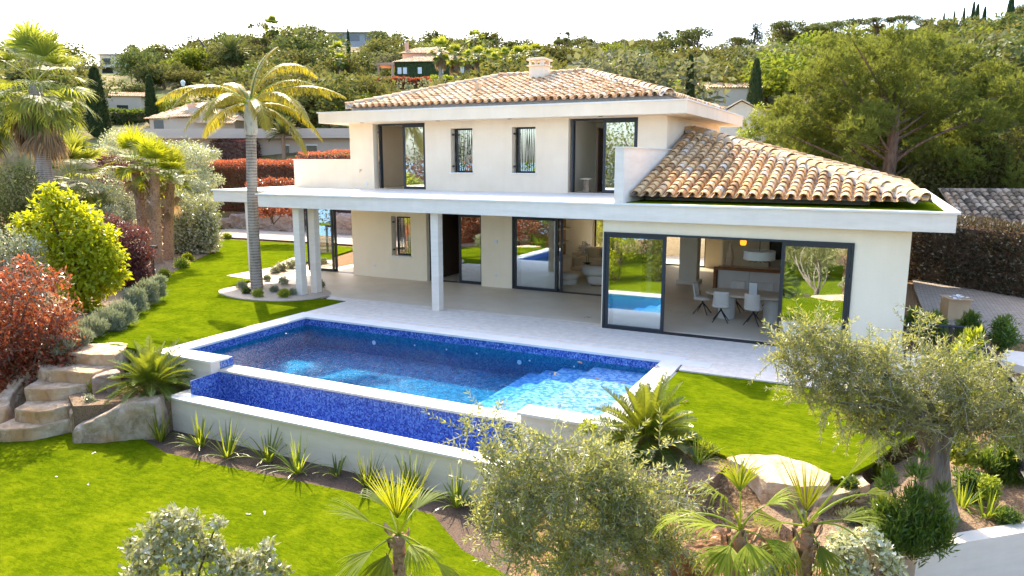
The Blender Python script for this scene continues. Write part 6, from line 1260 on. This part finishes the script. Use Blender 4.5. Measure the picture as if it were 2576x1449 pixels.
scbush('roadside_bush', 'yellow green climber beside the white gabled house', 'bush', 45, [(1900,290,14), (1912,270,12), (1920,310,16), (1905,330,14)], 2000, .16, .06, 'shrub', z0=0)
# petals and small litter on the lawn
for k, (u, v) in enumerate([(236,1140), (146,1200), (222,1222), (212,1088), (625,1295), (665,1292), (718,840), (538,895)]):
    z = 0 if v < 900 else -1.385; p = G(u, v, z); o = MB().leaves([[0, 0, .012]]*3, rng.normal(0, 1, (3, 3))*[1, 1, .2], [[0, 0, 1.]]*3, .05, .035).build('fallen_petal', M['white'], None, tuple(p)); tag(o, 'white petal fallen on the green lawn', 'petal', 'petals scattered on the lawns')
# rear garden trees seen through the living room window
for k, x in enumerate((-12.5, -10.6, -8.9)):
    cl = [(rng.normal(0, .4), rng.normal(0, .3), .6+.5*j, .65) for j in range(5)]
    bush('garden_bush', ['yellow green bush behind the villa, left in the living room window', 'yellow green bush behind the villa, middle of the living room window', 'yellow green bush behind the villa, right in the living room window'][k], 'bush', (x, 35.6, 0), cl, 3500, .14, .07, 'yellow_tree' if k < 2 else 'oak')
# garden behind the viewpoint, mirrored in the glass
for (x, y, h_, mat, nm_) in [(-13.2,3.4,3.6,'yellow_tree','bamboo like shrub furthest left'), (-11.2,2.7,3.8,'yellow_tree','second bamboo like shrub'), (-9.4,2.0,3.7,'bright_oak','third bamboo like shrub'), (-7.6,1.2,3.8,'yellow_tree','fourth bamboo like shrub'), (-5.8,.3,3.8,'yellow_tree','fifth bamboo like shrub'), (-4.2,-1.6,3.8,'bright_oak','leafy shrub'), (-2.2,-2.2,3.9,'olive_leaf','olive shrub'), (0,-2.4,3.8,'olive_leaf','grey olive shrub'), (2.2,-2.2,3.8,'olive_leaf','wide olive shrub'), (4.6,-1.5,3.8,'oak','oak shrub'), (-19.3,5.5,3.8,'photinia','red hedge shrub'), (-22.3,7.4,3.8,'photinia','second red hedge shrub'), (-17.2,3.8,3.6,'photinia','third red hedge shrub'), (-24.6,9.4,3.6,'photinia','fourth red hedge shrub'), (-15.2,3.4,3.2,'lavender','grey green hedge shrub')]:
    cl = [(rng.normal(0, .45), rng.normal(0, .45), h_*(.12+.8*j/8), .62, .62, .55) for j in range(9)]
    bush('garden_shrub', nm_+' in the bed below the viewpoint', 'bush', (x, y, -1.44), cl, 5000, .14, .06, mat)
back = [(-13,-3,1.9,'oak','grey green tree'), (-9.5,-4,2.0,'yellow_tree','tall yellow green tree'), (-6,-3.5,2.0,'bright_oak','light green tree'), (-2.5,-5,2.0,'yellow_tree','lime coloured tree'), (1.5,-4.5,2.0,'olive_leaf','olive green tree'), (6,-4,2.0,'olive_leaf','pale olive tree'), (10,-2,1.8,'oak','dark green tree'), (-17,-2,2.0,'oak','broad green tree'), (-21.5,0,1.9,'bright_oak','pale green tree'), (-25,3,1.8,'photinia','red leaved tree'), (-28.5,6,1.8,'burgundy','burgundy tree'), (-22,5.5,1.1,'photinia','low red shrub'), (-30,-1,2.6,'stone_pine','tall dark pine'), (-15,-7,2.9,'pine','tall bushy pine'), (-36,3,2.2,'oak','deep green tree')]
for (x, y, s, mat, nm_) in back:
    cl = [(rng.normal(0, .75)*s, rng.normal(0, .7)*s, (.7+rng.random()*2.3)*s, .8*s) for j in range(10)]
    tree('garden_tree', nm_+' of the lower garden behind the viewpoint', 'tree', (x, y, -1.5), cl, 6000, .2, .11, mat, th=1.2*s)
# ================================================================== neighbouring houses and the wooded hill
def SB(u, v, d): return SC(u, v, d)
HR = YAW
def house(label, u0, u1, vtop, vbot, d, rot=0, dep=7, mat='render_white', name='neighbour_house', roof='flat', below=5, cat='house', roofmat='tile', rh=None, over=.4):
    s = d/FPX; W = (u1-u0)*s; H = (vbot-vtop)*s; c = SC((u0+u1)/2, vbot, d); root = thing(name, label, cat, c, HR+rot)
    m = MB(); m.box(-W/2, W/2, 0, dep, -below, H); m.build('wall', M[mat], root)
    rh = rh if rh is not None else .18*dep
    if roof == 'flat': m = MB(); m.box(-W/2-over, W/2+over, -over, dep+over, H+.001, H+.28); m.build('roof', M['fascia'], root)
    elif roof == 'hip':
        m = MB(); a = (-W/2-over, -over, H+.02); b = (W/2+over, -over, H+.02); c2 = (W/2+over, dep+over, H+.02); d2 = (-W/2-over, dep+over, H+.02); k = dep/2+over; e = (-W/2-over+k, dep/2, H+rh); f = (W/2+over-k, dep/2, H+rh)
        far_tiles(m, a, b, f, e); m.ngon([b, c2, f]); m.ngon([c2, d2, e, f]); m.ngon([d2, a, e]); m.ngon([d2, c2, b, a]); m.build('roof', M[roofmat], root)
    elif roof == 'gable':
        m = MB(); a = (-W/2-over, -over, H); b = (W/2+over, -over, H); e = (-W/2-over, dep/2, H+rh); f = (W/2+over, dep/2, H+rh); far_tiles(m, a, b, f, e); g = (W/2+over, dep+over, H); h = (-W/2-over, dep+over, H); m.ngon([g, h, e, f]); m.ngon([a, e, h]); m.ngon([b, g, f]); m.build('roof', M[roofmat], root)
    return root, s, W, H
def far_tiles(mb, a, b, c, d, sp=.3):
    """sloping face with rows of round tiles as ribs running up the slope"""
    a, b, c, d = [np.array(q, float) for q in (a, b, c, d)]; L = np.linalg.norm(b-a); n = max(3, int(L/sp)); nn = nrm(np.cross(b-a, d-a)); ux = nrm(b-a); up = nrm(np.cross(nn, ux)); hh = (d-a)@up
    for i in range(n):
        s0 = L*(i+.5)/n; p0 = a+ux*s0; # clip by hips
        tL = ((d-a)@ux); tR = L-((c-a)@ux); lim = 1.0
        if tL > .01: lim = min(lim, s0/tL)
        if tR > .01: lim = min(lim, (L-s0)/tR)
        if lim < .03: continue
        p1 = p0+up*hh*lim; w = L/n*.5; rows = max(1, int(hh*lim/.5)); 
        for j in range(rows):
            q0 = p0+(p1-p0)*j/rows; q1 = p0+(p1-p0)*(j+1)/rows; A_ = q0-ux*w*.72; B_ = q0+ux*w*.72; V = [A_, q0-ux*w*.4+nn*.10, q0+ux*w*.4+nn*.10, B_, q1-ux*w*.6-nn*0, q1-ux*w*.35+nn*.06, q1+ux*w*.35+nn*.06, q1+ux*w*.6]
            mb.add(V, [(0, 1, 5, 4), (1, 2, 6, 5), (2, 3, 7, 6)], random.random())
    mb.ngon([tuple(a), tuple(b), tuple(c), tuple(d)])
def win(root, s, W, H, x0, x1, z0, z1, dy=-.03, mat='black', name='window'):
    w = MB().box(x0, x1, dy, .05, z0, z1).build(name, M[mat], root); return w
M['win_dark'] = plain('window_dark', (.03,.035,.04), rough=.15, spec=.8)
M['peach'] = surf('peach', (.60,.36,.24), (.68,.43,.30), scale=.5, rough=.9, bump=0); M['ivy'] = surf('ivy_wall', (.02,.035,.01), (.07,.095,.03), scale=3, rough=.9, bump=1, bscale=4, bdist=.3)
M['pink_wall'] = surf('pink_wall', (.52,.43,.34), (.58,.49,.39), scale=.4, rough=.9, bump=0); M['taupe'] = surf('taupe', (.46,.38,.30), (.53,.44,.36), scale=.3, rough=.9, bump=.1); M['grey_panel'] = surf('grey_panel', (.30,.31,.33), (.36,.37,.39), scale=.3, rough=.7, bump=0)
# long flat roofed house
r_, s, W, H = house('long low flat roofed house directly behind the red hedges', 352, 910, 350, 420, 58, R(-4), 9, 'taupe', roof='none', below=3)
m = MB(); m.box(-W/2-.5, W/2+.5, -.9, 9.5, H, H+.30); m.box(-W/2-.3, W/2+.3, -.6, -.35, H+.301, H+.75); m.build('roof', M['taupe'], r_)
for (u, w_) in ((725, .45), (790, .8)): x = (u-631)*s; w = win(r_, s, W, H, x-w_/2, x+w_/2, .2, H-.55, mat='win_dark'); MB().box(x-w_/2-.08, x+w_/2+.08, -.06, -.035, H-.55, H-.47).build('lintel', M['white'], w)
# gabled villa behind it
r_, s, W, H = house('pinkish villa with tiled gables and an arch above the flat roofed house', 372, 470, 300, 330, 74, R(-12), 8, 'pink_wall', roof='none')
win(r_, s, W, H, -W/2+.5, -W/2+1.6, .2, 1.1, mat='win_dark', name='arch'); win(r_, s, W, H, .5, .9, .3, 1.1, mat='white', name='shutter')
m = MB(); far_tiles(m, (-W/2-.4, -.4, H), (W/2+1.6, -.4, H+.1), (W/2+1.6, 5, H+2.2), (-W/2+1.5, 5, H+1.9)); m.build('roof', M['tile'], r_)
m = MB(); V_ = [(W/2-1.5, -.2, -4), (W/2+5.8, -.2, -4), (W/2+5.8, -.2, H-.2), (W/2+1.7, -.2, H+1.15), (W/2-1.5, -.2, H+.3)]; kk = len(V_); m.add(list(V_)+[(q[0], 6, q[2]) for q in V_], [(i, (i+1) % kk, kk+(i+1) % kk, kk+i) for i in range(kk)], .5); m.ngon(V_[::1]); m.ngon([(q[0], 6, q[2]) for q in V_[::-1]]); m.build('gable_wall', M['pink_wall'], r_)
m = MB(); far_tiles(m, (W/2+1.7, -.5, H+1.18), (W/2+1.9, 6.3, H+1.18), (W/2+6.2, 6.3, H-.2), (W/2+6.0, -.5, H-.2)); far_tiles(m, (W/2+1.2, -1.2, H-.5), (W/2+6.3, -1.2, H-.6), (W/2+5.9, .4, H+.25), (W/2+1.9, .4, H+.3)); far_tiles(m, (W/2-.9, -1, H+.1), (W/2+1.8, -1, H+.15), (W/2+1.9, .3, H+.9), (W/2-.2, .3, H+.9)); m.build('tiled_porch', M['tile'], r_)
m = MB(); m.box(-.35+1, .35+1, 2.6, 3.2, H, H+1.7); m.build('chimney', M['peach'], r_)
# pale house with side window
r_, s, W, H = house('pale two level house behind the dark cypress on the left', 212, 352, 243, 298, 108, R(14), 9, 'pink_wall', roof='gable', rh=.9)
win(r_, s, W, H, .8, 2.3, H-1.9, H-1.3, mat='win_dark'); win(r_, s, W, H, 1.6, 2.0, .5, 1.1, mat='win_dark')
# modern white house top left
r_, s, W, H = house('modern white house with balconies high on the left hill', 258, 360, 141, 197, 185, R(8), 9, 'fascia', over=1.0)
win(r_, s, W, H, -W/2+.6, -W/2+2.6, H-2.3, H-.8, mat='win_dark'); win(r_, s, W, H, -W/2-1.0+1.4, -W/2+3, 1.2, 2.7, mat='win_dark'); win(r_, s, W, H, 1.0, 1.6, 1.4, 2.6, mat='win_dark')
m = MB(); m.box(-W/2-4.4, W/2, -1.3, 8, H*.45, H*.45+.25); m.build('balcony', M['fascia'], r_); MB().box(-W/2-1, W/2, -1.25, -1.2, H*.45+.26, H*.45+1.1).build('glass_rail', M['glass_clear'], r_)
m = MB(); m.box(-W/2-4, -W/2, 0, 6, -5, H*.44); m.build('side_wing', M['fascia'], r_)
# orange villa with ivy
r_, s, W, H = house('orange villa with tiled roofs and an ivy covered wall on the hill', 992, 1180, 157, 200, 128, R(-6), 11, 'ivy', roof='hip', rh=2.3)
m = MB(); m.box(-W/2+.4, W/2-4.5, 4, 9, H+.3, H+2.0); m.build('upper_storey', M['peach'], r_)
m = MB(); far_tiles(m, (-W/2-.2, 3.5, H+2.0), (W/2-4, 3.5, H+2.0), (W/2-6.4, 6.4, H+3.3), (-W/2+2.4, 6.4, H+3.3)); m.build('upper_roof', M['tile'], r_)
for u in (1008, 1022, 1060, 1115, 1168): x = (u-1090)*s; win(r_, s, W, H, x-.35, x+.35, H-2.0, H-.9, mat='white')
m = MB(); m.box(-W/2-4, -W/2-.01, -.3, 5, -5, .6); m.box(-W/2-.5, -W/2-.1, -.5, -.1, .6, H); m.box(-W/2-3, -W/2-2.7, -.5, -.1, .6, H-.5); m.box(-W/2-3.2, -W/2, -.6, 4, H-.5, H-.1); m.build('terrace_wing', M['peach'], r_)
m = MB(); m.box(-W/2+.6, -W/2+1.2, 5, 5.6, H+2.4, H+4.1); m.box(1.0, 1.7, 1.5, 2.1, H+.3, H+1.5); m.build('chimney', M['peach'], r_)
# grey flat house on the ridge
r_, s, W, H = house('grey flat roofed modern house on the ridge', 832, 955, 84, 108, 205, 0, 9, 'grey_panel', over=1.2)
for k in range(3): win(r_, s, W, H, -W/2+1+k*4.3, -W/2+3.8+k*4.3, .5, H-.4, mat='win_dark')
# right houses
r_, s, W, H = house('long tiled house seen above the right end of the upper roof', 1768, 1912, 222, 262, 80, R(4), 6, 'pink_wall', roof='gable', rh=.8, roofmat='tile')
r_, s, W, H = house('small tiled house with red shutters beside the upper roof', 1690, 1772, 230, 270, 70, R(-10), 6, 'pink_wall', roof='gable', rh=.7)
win(r_, s, W, H, -.2, .3, H-1.3, H-.3, mat='door_wood', name='shutter')
d = 47; s = d/FPX; c = SC(1860, 360, d); r_ = thing('neighbour_house', 'white gabled house wall right behind the villa', 'house', c, HR+R(-12)); W = 130*s; H = 88*s
m = MB(); V_ = [(-W/2, 0, -5), (W/2, 0, -5), (W/2, 0, H*.78), (0, 0, H+.35), (-W/2, 0, H*.72)]; m.ngon(V_); m.ngon([(q[0], 9, q[2]) for q in V_[::-1]]); m.quad((W/2, 0, -5), (W/2, 9, -5), (W/2, 9, H*.78), (W/2, 0, H*.78)); m.quad((-W/2, 9, -5), (-W/2, 0, -5), (-W/2, 0, H*.72), (-W/2, 9, H*.72)); m.build('wall', M['fascia'], r_)
m = MB(); far_tiles(m, (-W/2-.2, 9, H*.72), (-W/2-.2, -.25, H*.72), (0, -.25, H+.42), (0, 9, H+.42)); far_tiles(m, (W/2+.2, -.25, H*.74), (W/2+.2, 9, H*.74), (0, 9, H+.42), (0, -.25, H+.42)); m.build('roof', M['tile'], r_)
# slanted pole and street lamp
a = SC(530, 140, 150); b = SC(498, 95, 150); o = MB().tube([a, b], [.25, .12], 6).build('slanted_pole', M['iron']); tag(o, 'dark slanting pole standing out against the sky on the left ridge', 'pole')
p = RP(463, 245, 120); gzz = gz(p[0], p[1]); lp = thing('street_lamp', 'black street lamp on the dry slope of the left hill', 'street lamp', (p[0], p[1], gzz)); hh = RP(463, 217, 120)[2]-gzz
MB().tube([(0, 0, 0), (0, 0, hh)], .08, 6).build('post', M['iron'], lp); MB().lathe([(0, hh), (.2, hh), (.35, hh+.6), (.1, hh+.9), (0, hh+.9)], seg=8).build('lamp_head', M['lamp_white'], lp)
# ---- tree kinds for the hill (each built once, then copied)
def proto_round(name, mat, n, seed, hmin=.25, squash=.8, L=.42, th=.35):
    r = np.random.default_rng(seed); cl = []
    for k in range(11): a = r.random()*6.28; q = .55*r.random()**.5; cl.append((q*math.cos(a), q*math.sin(a), hmin+.12+.62*r.random()*squash, .26+.12*r.random()))
    cl = [(c[0]*5, c[1]*5, c[2]*5, c[3]*5*.9, c[3]*5*.9, c[3]*5*.7) for c in cl]
    top = max(c[2]+c[5] for c in cl); cl = [tuple(v*5/top for v in c) for c in cl]
    return tree(name, 'x', 'tree', (0, 0, -400), cl, n, L, L*.6, mat, th=5*th, tr=.16, limbs=cl[:5]), 5.0
PK = {}
PK['oak'] = [proto_round('evergreen_oak', 'oak', 1900, s) for s in (1, 2, 3, 4)]
PK['bright'] = [proto_round('broadleaf_tree', 'bright_oak', 1700, s) for s in (5, 6)]
PK['grey'] = [proto_round('grey_leaved_tree', 'grey_oak', 1500, s, squash=.6) for s in (7,)]
PK['dark'] = [proto_round('dark_pine', 'stone_pine', 1900, s) for s in (8, 9)]
def proto_umbrella(seed, bare=.55):
    r = np.random.default_rng(seed); cl = []
    for k in range(16): a = r.random()*6.28; q = 3.1*r.random()**.5; cl.append((q*math.cos(a), q*math.sin(a), 8.9-.2*q*q*.6+r.normal(0, .1), 1.25, 1.25, .95))
    root = thing('umbrella_pine', 'x', 'tree', (0, 0, -400)); tm = MB(); tm.tube([(0, 0, -1), (.1, 0, 5)], [.28, .2], 8)
    for c in cl: limb(tm, (.1, 0, 4.6+rng.random()), np.array(c[:3])-[0, 0, .4], .12, .05, .04, 5)
    tm.build('trunk', M['bark_brown'], root); crown_mb(cl, 2600, .34, .2, .3, .4).build('crown', M['stone_pine'], root); return root, 9.9
PK['umbrella'] = [proto_umbrella(1), proto_umbrella(2)]
def proto_cypress(seed, w=.55, h=8):
    n = 2600; z = rng.random(n)*h; zz = z/h; rr = w*np.clip(np.minimum(1, zz*6+.35)*np.clip(1-zz, 0, 1)**.62*1.15, .03, 1)*(.78+.3*rng.random(n)); a = rng.random(n)*6.283
    P = np.stack([rr*np.cos(a), rr*np.sin(a), z+.3], -1); D = np.stack([np.cos(a)*.35, np.sin(a)*.35, np.ones(n)], -1)+rng.normal(0, .2, (n, 3)); root = thing('cypress', 'x', 'cypress', (0, 0, -400))
    MB().tube([(0, 0, -1), (0, 0, h*.8)], [.14, .05], 6).build('trunk', M['bark_brown'], root); MB().leaves(P, D, np.stack([np.cos(a), np.sin(a), 0*a], -1), .42, .16).build('crown', M['cypress'], root); return root, h+.5
PK['cypress'] = [proto_cypress(1), proto_cypress(2, .8, 7)]
def proto_wash(seed):
    h = 7.0; r = fan_palm('hill_fan_palm', 'x', (0, 0, -400), h, .22, fan_crown(h-.3, 26, .9, 1.0, (80, -45), 12, .6, .16, .3), skirt=30, skirt_len=1.3, mat='palm_dull', skirt_r=.3); return r, h+1.7
PK['wash'] = [proto_wash(1), proto_wash(2)]
def proto_date():
    root = thing('date_palm', 'x', 'palm tree', (0, 0, -400)); MB().tube([(0, 0, -1), (0, 0, 3.6)], [.35, .32], 10).build('trunk', M['palm_fibre'], root); lm, st = MB(), MB()
    for i in range(44):
        t = i/43; az = i*2.39996; el = R(80-85*t); frond(lm, st, (0, 0, 3.6), (math.cos(az)*math.cos(el), math.sin(az)*math.cos(el), math.sin(el)), 3.0, leaf=.5, n=26, droop=.07, lw=.09, hang=.1, seg=8, r0=.05)
    lm.build('fronds', M['stone_pine'], root); st.build('midribs', M['bark_brown'], root); return root, 6.3
PK['date'] = [proto_date()]
def proto_airy():
    r = np.random.default_rng(4); cl = [(r.normal(0, .9), r.normal(0, .9), 2.5+5.5*r.random(), .6, .6, .55) for k in range(17)]; return tree('eucalyptus', 'x', 'tree', (0, 0, -400), cl, 2200, .32, .12, 'stone_pine', th=3.5, tr=.16, limbs=cl, shell=.1), 8.6
PK['airy'] = [proto_airy()]
def proto_cedar():
    cl = []
    for k in range(9):
        z = 2.5+k*.75; w = 2.6*(1-.55*k/9)
        for j in range(3): a = k*1.7+j*2.1; cl.append((w*.6*math.cos(a), w*.6*math.sin(a), z+.15*j, w*.5, w*.5, .2))
    return tree('cedar_tree', 'x', 'tree', (0, 0, -400), cl, 2600, .34, .16, 'cypress', th=8, tr=.2, limbs=cl, shell=.3), 9.6
PK['cedar'] = [proto_cedar()]
GROUPS = {'oak': ('evergreen oaks on the hillside', 'rounded dull green evergreen oak among the trees of the hillside', 'tree'), 'bright': ('light green trees on the hillside', 'fresh light green broadleaf tree among the darker hillside trees', 'tree'), 'grey': ('grey leaved trees on the hillside', 'pale grey leaved tree on the hillside', 'tree'), 'dark': ('dark pines on the hillside', 'dark rounded pine among the hillside trees', 'tree'), 'umbrella': ('umbrella pines along the right ridge', 'flat topped umbrella pine on the ridge against the sky', 'tree'), 'cypress': ('cypresses on the hillside', 'narrow dark cypress on the hillside', 'cypress'), 'wash': ('fan palms around the orange villa', 'shaggy fan palm with a bare trunk beyond the upper roof', 'palm tree'), 'date': ('date palms on the hillside', 'round headed date palm on the hillside', 'palm tree'), 'airy': ('eucalyptus on the ridge', 'thin crowned eucalyptus on the ridge', 'tree'), 'cedar': ('cedars on the ridge', 'dark layered cedar on the ridge', 'tree')}
USED = {}
def place(kind, u, r, vtop, label=None, var=None, ws=1.0, group=True, zb=None):
    p = RP(u, 400, r); x, y = p[0], p[1]; z = gz(x, y) if zb is None else zb; zt = RP(u, vtop, r)[2]; h = max(1.5, zt-z)
    pr = PK[kind]; proto, ph = pr[(var if var is not None else random.randrange(len(pr))) % len(pr)]; s = h/ph; g, lab, cat = GROUPS[kind]
    if proto.name not in USED: USED[proto.name] = 1; o = proto; o.location = (x, y, z-.05*s); o.rotation_euler = (0, 0, random.random()*6.28); o.scale = (s*ws, s*ws, s)
    else: o = dup(proto, (x, y, z-.05*s), random.random()*6.28, (s*ws, s*ws, s))
    o['label'] = label or lab; o['category'] = cat; o['group'] = g
    return o
# special silhouettes (pixel column, distance, top)
for a in [('airy', 680, 175, 52, 'tall thin crowned eucalyptus beside the lone tall palm on the left ridge'), ('wash', 703, 170, 36, 'tallest lone palm against the sky left of the ridge house'), ('date', 600, 160, 86, 'round headed date palm on the left ridge'), ('airy', 360, 200, 110, 'thin dark tree behind the round pine on the left ridge'), ('airy', 455, 190, 124, 'small dark tree left of the slanted pole'), ('dark', 378, 165, 114, 'round dark pine beside the modern white house', .85), ('umbrella', 800, 175, 62, 'umbrella pine left of the grey ridge house'), ('dark', 790, 150, 80, 'dense dark pine below the grey ridge house', 1.2), ('cypress', 887, 185, 72, 'single thin cypress in front of the grey ridge house'), ('umbrella', 1745, 150, 63, 'lone umbrella pine standing free against the sky', 1.0), ('cedar', 1885, 165, 50, 'dark layered cedar on the ridge right of the lone umbrella pine'), ('dark', 980, 180, 72, 'rounded dark tree right of the grey ridge house'), ('airy', 1100, 190, 78, 'thin crowned tree behind the orange villa'), ('wash', 1198, 150, 68, 'palm rising highest above the trees right of the orange villa'), ('airy', 1560, 190, 96, 'open crowned tree on the ridge in the middle of the skyline'), ('airy', 1480, 185, 95, 'dark open tree on the middle ridge'), ('airy', 1420, 180, 92, 'dark open tree left on the middle ridge'), ('cypress', 2500, 190, -12), ('cypress', 2410, 210, 8), ('cypress', 2438, 205, 20), ('cypress', 2340, 200, 36), ('cypress', 2365, 200, 30), ('cypress', 2388, 205, 22), ('cypress', 2420, 200, 14), ('cypress', 2310, 210, 46), ('cypress', 2570, 190, -20), ('umbrella', 1965, 190, 50, None, 1.9), ('umbrella', 2060, 190, 52, None, 1.9), ('umbrella', 2110, 195, 46, None, 1.9), ('umbrella', 2180, 200, 44, None, 1.9), ('umbrella', 2240, 200, 40, None, 1.9), ('umbrella', 2035, 185, 62, None, 1.9), ('umbrella', 2290, 205, 50, None, 1.9), ('wash', 1112, 105, 88, 'left palm of the pair in front of the ivy wall'), ('wash', 1148, 108, 108, 'right palm of the pair in front of the ivy wall'), ('wash', 1205, 120, 112), ('wash', 1232, 118, 120), ('wash', 1245, 112, 128), ('wash', 1270, 125, 116), ('wash', 1300, 118, 112), ('wash', 1345, 122, 104), ('wash', 1180, 130, 122), ('wash', 1320, 128, 110), ('wash', 865, 120, 130), ('wash', 860, 125, 100), ('cypress', 257, 85, 170, 'large dark cypress in front of the pale house on the left', 2.0), ('cypress', 392, 100, 190, 'dark cypress beside the dry slope on the left hill', 1.7), ('cypress', 1728, 62, 138, 'tall narrow cypress right behind the upper roof end'), ('cypress', 1890, 58, 148, 'narrow cypress in front of the long tiled house'), ('cypress', 660, 70, 262, 'dark cypress just right of the feather palm trunk'), ('cypress', 648, 72, 270), ('cypress', 690, 72, 272), ('bright', 430, 102, 235, 'fresh green tree in front of the dark cypress on the left'), ('oak', 735, 125, 185), ('oak', 750, 85, 205, 'round brownish green oak right of the feather palm', 1.2), ('grey', 590, 88, 252), ('date', 715, 60, 293, 'low bright palm behind the flat roofed house'), ('grey', 1075, 90, 198), ('bright', 1540, 85, 150, 'bright yellow green tree above the ridge of the upper roof'), ('grey', 1375, 95, 172), ('oak', 900, 75, 185), ('bright', 890, 72, 210)]:
    k = dict(label=a[4] if len(a) > 4 else None); 
    if len(a) > 5: k['ws'] = a[5]
    place(a[0], a[1], a[2], a[3], **k)
# screen windows that must stay open: (u0, u1, v0, v1, distance of the house)
KEEP = [(205, 345, 225, 330, 108), (340, 620, 262, 345, 78), (350, 900, 320, 420, 60), (225, 345, 128, 200, 185), (930, 1185, 118, 205, 128), (825, 960, 70, 112, 205), (1690, 1925, 205, 270, 80), (1795, 1935, 240, 380, 47), (415, 540, 192, 245, 130), (1350, 1470, 134, 148, 140), (1650, 1700, 122, 136, 160), (2090, 2170, 168, 186, 130)]
rr_ = np.random.default_rng(11); cnt = 0
for r in (50, 56, 63, 71, 80, 90, 101, 113, 126, 140, 155, 170, 186, 202):
    step = 3.4/r*FPX*(1.0 if r > 100 else 1.25); u = -60+rr_.random()*step
    while u < 2680:
        uu = u+rr_.normal(0, step*.22); rrr = r*(1+rr_.normal(0, .03)); u += step*(.8+.4*rr_.random())
        p = RP(uu, 400, rrr); x, y = p[0], p[1]
        if y < 43: continue
        z = gz(x, y); h = (2.4+4.6*rr_.random()**1.3)*(1 if rrr > 60 else .7)*(.72 if rrr > 165 and uu > 1750 else 1); ub, vb, fd = proj((x, y, z)); _, vt, _ = proj((x, y, z+h)); wpx = 2.9/rrr*FPX
        if 880 < uu < 1700 and vb > 300 and vt > 210: continue
        if 1880 < uu < 2500 and vt > 330: continue
        if 800 < uu < 1860 and vt > 330: continue
        if rrr < 60 and uu < 880 : continue
        bad = False
        for (a, b, c, d, dist) in KEEP:
            if fd < dist+4 and uu+wpx > a and uu-wpx < b and vt < d-4 and vb > c: bad = True; break
        if bad: continue
        if rr_.random() < .02: continue
        if rrr > 130 and vt < 108 and (abs(uu-1745) < 48 or abs(uu-703) < 20 or abs(uu-1885) < 30): continue
        q = rr_.random()
        if rrr > 150 and uu > 2250: kind = 'oak' if q < .6 else 'dark'
        elif rrr > 180 and 950 < uu < 1750: kind = 'airy' if q < .35 else ('dark' if q < .6 else 'oak')
        else: kind = 'oak' if q < .56 else 'dark' if q < .76 else 'bright' if q < .9 else 'grey'
        if rrr > 100 and rr_.random() < .06: kind = 'umbrella' if uu > 1400 else 'airy'
        if rrr > 95 and 900 < uu < 1400 and rr_.random() < .14: kind = 'wash'
        place(kind, uu, rrr, vt, ws=1.15+.35*rr_.random()); cnt += 1
print('hill trees', cnt)
# hedges on the hill
for (u0, u1, v, d, hh, mat, lab) in [(200, 372, 312, 92, 1.5, 'deep_green', 'long dark green clipped hedge below the pale house'), (940, 1080, 215, 118, .9, 'photinia', 'red clipped hedge below the orange villa'), (1085, 1280, 210, 122, .9, 'shrub', 'light green clipped hedge right of the orange villa')]:
    a = SC(u0, v, d); b = SC(u1, v, d); hedge('garden_hedge', lab, a[:2], b[:2], 2.0, a[2]-1.5, a[2]+hh, 3500, mat, .4, .22)
# ================================================================== sky, sun, render settings
w = bpy.data.worlds.new("World"); scene.world = w; w.use_nodes = True; nt = w.node_tree; nt.nodes.clear()
out = nt.nodes.new('ShaderNodeOutputWorld'); bg = nt.nodes.new('ShaderNodeBackground'); sky = nt.nodes.new('ShaderNodeTexSky'); sky.sky_type = 'NISHITA'; sky.sun_disc = False
SD = Vector((-.86, .80, 1.0)).normalized()
elev = math.asin(SD.z); sky.sun_elevation = elev; sky.sun_rotation = math.atan2(SD.x, SD.y)
sky.air_density = .8; sky.dust_density = 2.2; sky.ozone_density = .4
bg.inputs['Strength'].default_value = SKYS
nt.links.new(sky.outputs[0], bg.inputs[0]); nt.links.new(bg.outputs[0], out.inputs[0])
ld = bpy.data.lights.new('sun', 'SUN'); lo = bpy.data.objects.new('sun', ld); COL.objects.link(lo); ld.energy = SUNS; ld.angle = R(.53); ld.color = (1.0, .86, .64)
lo.rotation_euler = SD.to_track_quat('Z', 'Y').to_euler(); lo.location = (-60, 60, 70)
vs = scene.view_settings; vs.view_transform = 'Standard'; vs.look = 'None'; vs.exposure = EXPO; vs.gamma = 1.0; vs.use_curve_mapping = False
scene.render.engine = 'CYCLES'; cy = scene.cycles
cy.max_bounces = 10; cy.diffuse_bounces = 5; cy.glossy_bounces = 5; cy.transmission_bounces = 6; cy.transparent_max_bounces = 16; cy.volume_bounces = 0
cy.sample_clamp_indirect = 8; cy.sample_clamp_direct = 0; cy.use_denoising = True; cy.caustics_reflective = False; cy.caustics_refractive = False
scene.render.resolution_x = 1024; scene.render.resolution_y = 576
